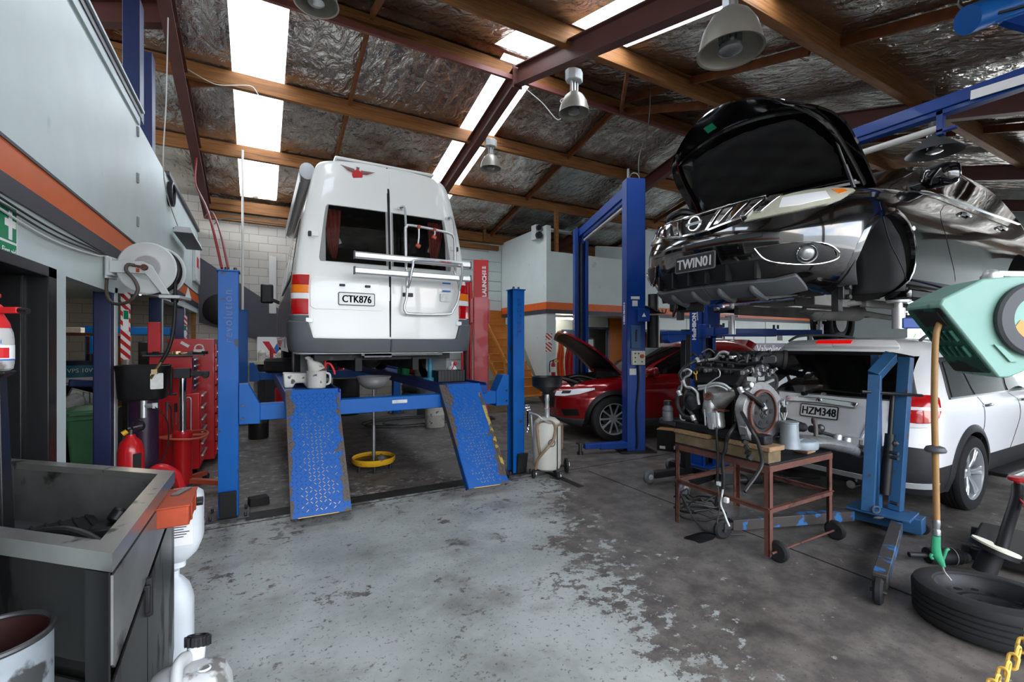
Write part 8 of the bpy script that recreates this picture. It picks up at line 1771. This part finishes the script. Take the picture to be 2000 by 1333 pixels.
mb = MB(); mb.lathe([(.2, -.1), (.3, -.11), (.33, -.07), (.33, .07), (.3, .11), (.2, .1)], (0, 0, .11), n=36, cap=False); o = mb.build('tyre', 'tyre'); o.location = (.40, 8.0, 1.112); tag(o, 'tyre lying flat on the left runway below the sign with the V mark', 'tyre')
for i, (x, m, hh) in enumerate(((.12, 'white_grimy', .2), (.32, 'tool_red', .24), (.52, 'white_grimy', .2))):
    mb = MB(); mb.cyl((0, 0, 0), (0, 0, hh), .085 if m != 'tool_red' else .04, n=18); mb.cyl((0, 0, hh), (0, 0, hh+.07), .085 if m != 'tool_red' else .035, .03, n=18); o = mb.build('oil_can', m); o.location = (x-.05, 12.3, 1.15); tag(o, ['first white oil can below the sign with the V mark', 'slim red oil can below the sign with the V mark', 'second white oil can below the sign with the V mark'][i], 'can')
mb = MB(); mb.b2((-.2, 12.15, 1.08), (1.2, 12.55, 1.15)); mb.b2((-.2, 12.3, 0), (-.1, 12.4, 1.08)); mb.b2((1.1, 12.3, 0), (1.2, 12.4, 1.08)); o = mb.build('shelf_unit', 'cream_box'); tag(o, 'pale narrow shelf against the rear wall holding oil cans', 'shelf')
vs_ = thing('valve_sign', 'white sign with a red and blue V mark on the rear wall', 'sign', (.32, 12.53, 1.42))
T = frame((0, -.02, 0), (1, 0, 0), (0, 0, 1)); mb = MB(); mb.prism(rrect(.70, .62, .02), 0, .02, T); mb.build('panel', 'ink_white', vs_, smooth=0)
mb = MB(); mb.prism([(-.24, .2), (-.1, .2), (.07, -.1), (-.05, -.1)], .02, .022, T); mb.build('brand_mark', 'ink_red', vs_, smooth=0); mb = MB(); mb.prism([(.24, .2), (.1, .2), (.005, .03), (.07, -.1)], .0205, .0215, T); mb.build('brand_mark', 'ink_blue', vs_, smooth=0)
words('sign_lettering', 'VALVOLINE', .10, T @ M4.Translation((0, -.16, .021)), 'ink_black', vs_, .001)
for i, (x, y, r, h_, m, lab) in enumerate(((.9, 9.2, .16, .35, 'plastic_black', 'black drum under the raised campervan, nearest the left runway'), (-.0, 8.6, .15, .5, 'plastic_black', 'black drum beside the rear blue post'), (1.7, 10.6, .28, .8, 'iron', 'dark steel drum under the campervan nose'), (2.9, 8.2, .18, .45, 'white_grimy', 'grimy white drum by the red lift foot'), (3.2, 9.6, .2, .6, 'plastic_grey', 'grey drum between the red lift and the campervan'), (.5, 10.9, .2, .6, 'tool_red', 'red drum at the rear of the left runway'))):
    mb = MB(); mb.lathe([(r*.95, 0), (r, .02), (r, h_*.5), (r*1.02, h_*.52), (r, h_*.54), (r, h_), (r*.9, h_+.02), (.001, h_+.015)], n=24); o = mb.build('drum', m); o.location = (x, y, 0); tag(o, lab, 'drum')
mb = MB(); mb.prism([(-.35, 0), (.4, 0), (.3, .75), (-.2, .72)], 0, .03, frame((0, 0, 0), (1, -.3, 0), (.1, .25, .95))); o = mb.build('board', 'plank_old'); o.location = (4.6, 9.3, 0); tag(o, 'weathered board leaning by the stairs beside the red lift', 'board')
for z in (0, .2, .4):
    mb = MB(); mb.lathe([(.2, 0), (.3, -.005), (.32, .03), (.32, .15), (.3, .19), (.2, .18)], n=30, cap=False); o = mb.build('tyre', 'tyre'); o.location = (3.35, 10.9, z); tag(o, {0: 'bottom', .2: 'middle', .4: 'top'}[z]+' tyre of the small stack behind the red lift', 'tyre')
mb = MB(); pts = []
for i in range(90): t = i*.25; rr = .62+.12*sin(i*.13); pts.append((2.6+rr*1.25*cos(t)+.1*sin(i*.05), 8.75+rr*.75*sin(t), .015+.0008*i))
mb.tube([(3.9, 9.1, .015), (3.4, 9.3, .015)]+pts, .011, 7, sm=2); o = mb.build('air_hose', 'hose_black'); tag(o, 'black air hose coiled on the floor under the campervan', 'hose')
# ---------------------------------------------------------------- stairs and fittings at the office block
sc_ = thing('staircase', 'orange-brown timber stairs climbing beside the pale office block', 'stairs', (6.1, 10.0, 0))
for i in range(12):
    mb = MB(); z = .215*(i+1); y = .1+.22*i; mb.b2((-.55, y, z-.03), (.5, y+.26, z)); mb.build('tread', 'wood_stair', sc_, bevel=.004); mb = MB(); mb.b2((-.55, y+.23, z), (.5, y+.25, z+.19)); mb.build('riser', 'wood_stair', sc_)
for x in (-.57, .5):
    mb = MB(); mb.prism([(.05, 0), (.22, 0), (2.75, 2.33), (2.75, 2.5), (.05, .1)], 0, .03, frame((x, 0, 0), (0, 1, 0), (0, 0, 1))); mb.build('stringer', 'wood_stair', sc_)
mb = MB(); mb.bar((-.57, .2, 1.05), (-.57, 2.6, 3.3), .04, .08)
for y in (.3, 1.4, 2.5): mb.bar((-.57, y, y*.93), (-.57, y, y*.93+.95), .06, .06, up=(1, 0, 0))
mb.build('handrail', 'wood_stair', sc_)
hsg = thing('hatched_sign', 'red and white striped sign on the pillar behind the red car bonnet', 'sign', (6.70, MY-.004, 1.60)); mb = MB(); mb.prism(rrect(.2, .48, .005), 0, .003, frame((0, 0, 0), (1, 0, 0), (0, 0, 1))); mb.build('panel', 'hatch', hsg, smooth=0); mb = MB(); mb.prism(rrect(.18, .06, .003), .003, .004, frame((0, 0, .04), (1, 0, 0), (0, 0, 1))); mb.build('sign_plate', 'ink_white', hsg, smooth=0)
f2 = thing('fire_extinguisher', 'small red fire extinguisher with yellow tag on the pillar behind the red car', 'fire extinguisher', (6.78, MY-.1, .72))
mb = MB(); mb.lathe([(.05, 0), (.055, .02), (.055, .3), (.03, .36), (.02, .38)], n=20); mb.build('cylinder', 'tool_red', f2); mb = MB(); mb.cyl((0, 0, .38), (0, 0, .42), .02, n=10); mb.bar((0, 0, .42), (.12, -.03, .46), .02, .015); mb.build('valve', 'iron', f2); mb = MB(); mb.tube([(-.02, -.02, .4), (-.11, -.02, .38), (-.13, -.02, .25), (-.12, -.02, .1)], .014, 8, sm=4); mb.build('hose', 'plastic_black', f2); mb = MB(); mb.lathe([(.056, .1), (.056, .24)], n=20, cap=False); mb.build('label', 'sticker', f2); mb = MB(); mb.b2((.02, -.04, .36), (.14, -.03, .41)); mb.build('tag', 'yellow_paint', f2)
for x, m, lab, wd_ in ((7.09, 'orange_cloth', 'orange work jacket hanging on the wall beside the striped sign', .13), (7.42, 'red_cloth', 'red work jacket hanging beside the orange one', .2)):
    mb = MB()
    def f(u, v, wd_=wd_): return V(((u-.5)*2*wd_*(.5+.5*min(1, v*3)), -.05-.035*sin(u*17+v*2)*min(1, v*2)-.02*sin(v*9), -1.15*v))
    mb.grid(f, 24, 14); o = mb.build('work_jacket', m, solid=.012); o.location = (x, 10.9 if False else MY-.02 if x < 6.95 else MY+.06, 1.62); tag(o, lab, 'jacket')
mb = MB(); mb.tube([(7.70, MY+.04, 1.70), (7.74, MY, 1.2), (7.80, MY+.02, .7)], .02, 8, sm=4); o = mb.build('hanging_strap', 'hose_black'); tag(o, 'black strap dangling beside the red work jacket', 'strap')
mb = MB(); mb.b2((6.95, MY+.03, 1.68), (7.8, MY+.06, 1.74)); o = mb.build('coat_rail', 'iron'); tag(o, 'dark coat rail over the hanging jackets', 'rail')
fd_ = thing('floodlight', 'grey box floodlight mounted on the top edge of the office block', 'light', (6.6, 10.38, 4.55), R(90))
mb = MB(); mb.b2((-.12, .0, -.2), (.12, .16, .2)); mb.build('housing', 'silver_paint', fd_, bevel=.01); mb = MB(); mb.cyl((-.13, .1, -.1), (-.22, .1, -.1), .09, n=20); mb.cyl((-.13, .1, .1), (-.2, .1, .1), .07, n=20); mb.build('lamp_head', 'steel_dark', fd_); mb = MB(); mb.b2((-.1, -.02, -.02), (.1, .01, .02)); mb.build('bracket', 'steel_dark', fd_)
ft = thing('fluorescent_light', 'unlit white fluorescent batten over the open office attic', 'light', (8.2, 11.5, 5.0)); mb = MB(); mb.b2((-.9, -.06, 0), (.9, .06, .06)); mb.build('batten', 'far_white', ft); mb = MB(); mb.cyl((-.85, 0, -.02), (.85, 0, -.02), .016, n=10); mb.build('tube', 'tube_off', ft)
fo = thing('fluorescent_light', 'lit fluorescent batten under the office block behind the red car', 'light', (7.6, 10.9, 2.30)); mb = MB(); mb.b2((-.6, -.06, .03), (.6, .06, .08)); mb.build('batten', 'far_white', fo); mb = MB(); mb.cyl((-.55, 0, 0), (.55, 0, 0), .018, n=10); mb.build('tube', 'tube_lit', fo)
pa = thing('floor_stand', 'grey panel trolley beside the office door behind the red bonnet', 'panel', (8.45, 10.9, 0)); mb = MB(); mb.b2((-.45, -.02, .5), (.45, .02, 1.7)); mb.build('panel', 'paint_wall_grey', pa); mb = MB(); mb.b2((-.48, -.03, 0), (-.44, .03, 1.74)); mb.b2((.44, -.03, 0), (.48, .03, 1.74)); mb.b2((-.48, -.03, 1.7), (.48, .03, 1.74)); mb.build('frame', 'iron', pa)
ns_ = MB(); ns_.b2((8.1, MY+1.37, 1.75), (8.7, MY+1.39, 2.0)); o = ns_.build('name_board', 'screen_wall'); tag(o, 'small dark board high on the wall beside the office door', 'board')
for i, x in enumerate((12.9, 13.5, 14.1)):
    t = thing('framed_notice', ['first framed notice on the pale wall above the red car roof', 'second framed notice on the pale wall above the red car roof', 'third framed notice on the pale wall above the red car roof'][i], 'picture', (x, MY-.012, 1.86)); mb = MB(); mb.prism(rrect(.5, .32, .01), 0, .02, frame((0, 0.01, 0), (1, 0, 0), (0, 0, 1))); mb.build('frame', 'ink_black', t, smooth=0); mb = MB(); mb.prism(rrect(.44, .27, .005), .02, .022, frame((0, .01, 0), (1, 0, 0), (0, 0, 1))); mb.build('sheet', 'ink_white', t, smooth=0)
vb = thing('wall_sign', 'dark blue oil sign with white slanted lettering beyond the engine', 'sign', (16.5, MY-.02, 1.37)); mb = MB(); mb.prism(rrect(2.0, .44, .02), 0, .02, frame((0, 0.01, 0), (1, 0, 0), (0, 0, 1))); mb.build('panel', 'navy_paint', vb, smooth=0)
words('sign_lettering', 'Valvoline', .42, frame((-.1, -.012, .0), (1, 0, 0), (.25, 0, 1)), 'ink_white', vb, .001)
mb = MB(); mb.prism(rrect(.3, .26, .01), 0, .01, frame((17.1, MY-.005, 1.82), (1, 0, 0), (0, 0, 1))); o = mb.build('wall_vent', 'ink_black', smooth=0); tag(o, 'small dark square vent in the pale far wall above the white wagon', 'vent')
pc = thing('picture', 'framed landscape picture on the orange office wall', 'picture', (11.0, 11.42, 1.95)); mb = MB(); mb.b2((-.3, -.02, -.3), (.3, .01, .3)); mb.build('frame', 'timber', pc); mb = MB(); mb.b2((-.25, -.025, -.24), (.25, -.02, .24)); mb.build('sheet', 'cream_box', pc)
mb = MB(); mb.b2((10.0, 11.44, 0), (12.6, 11.5, 2.4)); struct(mb.build('wall_office', 'orange_office', smooth=0))
# ---------------------------------------------------------------- hanging high-bay lamps
def bay(x, y, z, r, lab, conical=False, lit=False):
    t = thing('high_bay_lamp', lab, 'lamp', (x, y, z)); mb = MB()
    if conical: mb.lathe([(.05, .34), (.06, .2), (.08, .17), (r*.55, .1), (r, 0), (r+.005, -.01), (r-.01, 0), (r*.5, .09), (.05, .15)], n=40, cap=False)
    else: mb.lathe([(.06, r*1.35), (.075, r*1.3), (r*.62, r*1.08), (r*.84, r*.7), (r*.95, r*.3), (r, 0), (r+.008, -.008), (r-.006, -.004), (r*.93, r*.3), (r*.82, r*.7), (r*.6, r*1.04), (.05, r*1.2)], n=44, cap=False)
    mb.build('shade', 'lamp_shade' if not conical else 'plastic_grey', t)
    mb = MB(); mb.cyl((0, 0, r*.95), (0, 0, .03), .05, n=20)
    for i in range(8): a = 2*pi*i/8; mb.cyl((.058*cos(a), .058*sin(a), r*.95), (.058*cos(a), .058*sin(a), .05), .016, n=8)
    mb.lathe([(.075, .03), (.078, .0), (.05, -.012), (.001, -.012)], n=24); mb.build('lamp_core', 'lamp_glass', t)
    top_ = r*1.35
    mb = MB(); mb.cyl((0, 0, top_-.02), (0, 0, top_+.14), .03, n=14); mb.bar((-.045, 0, top_), (-.045, 0, top_+.16), .01, .05, up=(0, 1, 0)); mb.bar((.045, 0, top_), (.045, 0, top_+.16), .01, .05, up=(0, 1, 0)); mb.build('neck', 'alum', t)
    if not conical:
        mb = MB(); mb.prism([(.13*cos(R(22.5+45*i)), .10*sin(R(22.5+45*i))) for i in range(8)], top_+.15, top_+.29); mb.build('ballast_box', 'silver_paint', t, bevel=.01)
    zt = zroof(y)-.56-z; mb = MB(); mb.tube([(0, 0, top_+.28), (.01, .0, (top_+.28+zt)/2), (0, 0, zt)], .005, 6, sm=3); mb.build('suspension_wire', 'steel_dark', t)
bay(2.80, 1.98, 3.545, .205, 'largest high-bay lamp, hanging over the open black bonnet')
bay(3.75, 5.0, 4.70, .205, 'high-bay lamp hanging from the steel beam near the middle of the roof')
bay(4.0, 8.05, 5.02, .205, 'high-bay lamp hanging above the campervan roof corner')
bay(.50, 4.88, 4.93, .205, 'high-bay lamp cut off by the top edge above the campervan')
bay(6.88, 2.24, 3.79, .26, 'dark conical pendant lamp above the raised black car roof', True)
bay(7.8, 5.95, 5.35, .205, 'high-bay lamp partly hidden behind the open black bonnet')
# ---------------------------------------------------------------- cables
def cable(lab, pts, r, m, sm=5, nm='cable'):
    mb = MB(); mb.tube(pts, r, 7, sm=sm); o = mb.build(nm, m); return tag(o, lab, 'cable')
cable('white cord hanging from the left roof beam past the wall clock', [(-.98, 7.0, 5.6), (-1.0, 7.02, 4.6), (-1.02, 7.0, 3.6), (-1.12, 8.9, 3.42)], .007, 'cable_white')
cable('pale conduit pole dropping from the skylight to the rear blue post', [(-.27, 10.2, 5.3), (-.27, 10.2, 2.22)], .022, 'cable_white', 0, 'conduit')
cable('red air line running down to the top of the near blue post', [(-1.0, 10.2, 5.0), (-.9, 9.0, 4.2), (-.45, 5.6, 2.9), (-.29, 4.88, 2.24)], .012, 'cable_red')
cable('second red air line looping from the roof beam to the near blue post', [(-.95, 11.0, 4.1), (-.75, 9.8, 3.95), (-.4, 6.2, 2.9), (-.24, 4.86, 2.24)], .011, 'cable_red')
cable('pale cord stapled along the timber purlin at the left skylight', [(-.95, 8.48, 5.75), (-.6, 8.47, 5.62), (-.3, 8.47, 5.68), (-.1, 8.47, 5.72), (.0, 8.47, 5.60)], .008, 'cable_white')
cable('thin black wire from the roof to the top of the blue lift post', [(5.5, 5.3, 5.7), (5.3, 5.15, 5.0), (4.9, 4.95, 4.3), (4.86, 4.9, 3.96)], .008, 'hose_black')
cable('pale looped cord below the steel roof beam near the lamps', [(3.95, 6.7, 5.95), (4.3, 6.65, 5.75), (4.6, 6.6, 5.5), (4.75, 6.6, 5.75), (4.65, 6.6, 5.85), (4.8, 6.6, 5.95)], .008, 'cable_white')
cable('grey conduit along the rear wall above the pale blocks', [(-.9, 12.5, 4.32), (-.5, 12.5, 4.5), (1.5, 12.5, 4.46)], .012, 'plastic_grey')
mb = MB(); mb.box((.30, 12.57, 3.0), (.16, .05, 1.4)); o = mb.build('downpipe', 'cable_white', bevel=.01); tag(o, 'short pale vertical duct on the rear block wall', 'duct')
mb = MB(); mb.lathe([(.001, .03), (.32, .03), (.35, .0), (.36, .08), (.33, .1)], (-.75, 12.45, 2.35), (0, -1, 0), n=32); o = mb.build('wall_fan', 'plastic_black'); tag(o, 'round black fan on the charcoal band of the rear wall', 'fan')
# ---------------------------------------------------------------- outside beyond the open side
for i, (x, y, s) in enumerate(((33, 5.0, 1.0), (34, 9.0, 1.1), (36, 13.0, 1.0), (31, 15.5, .9))):
    t = thing('palm_bush', ['green palm bush outside, seen just past the wagon roof rail', 'green bush outside beside the palm', 'farther green bush outside the open side', 'small palm bush by the outside wall'][i], 'plant', (x, y, -.2)); mb = MB(); mb.cyl((0, 0, 0), (0, 0, 1.6*s), .15, n=10); mb.build('trunk', 'trunk', t)
    mb = MB()
    for k in range(46):
        a = k*2.4; el = random.uniform(.1, 1.2); L_ = random.uniform(1.0, 1.9)*s; d = V((cos(a)*cos(el), sin(a)*cos(el), sin(el))); b0 = V((0, 0, 1.5*s)); sd = d.cross(V((0, 0, 1))).normalized()*.07; p1 = b0+d*L_*.6; p2 = b0+d*L_+V((0, 0, -.5*s))
        v = [mb._v(q) for q in (b0-sd*.4, b0+sd*.4, p1+sd, p1-sd)]; mb._f(v); e1 = mb._v(p2); mb._f((v[3], v[2], e1))
    mb.build('foliage', 'leaf', t, smooth=0)
mb = MB(); mb.b2((40, -30, -.2), (41, 45, 3.2)); struct(mb.build('wall_boundary', 'far_white', smooth=0))
mb = MB(); mb.b2((-30, -34, -.2), (45, -32, 5.5)); struct(mb.build('wall_opposite', 'far_white', smooth=0))
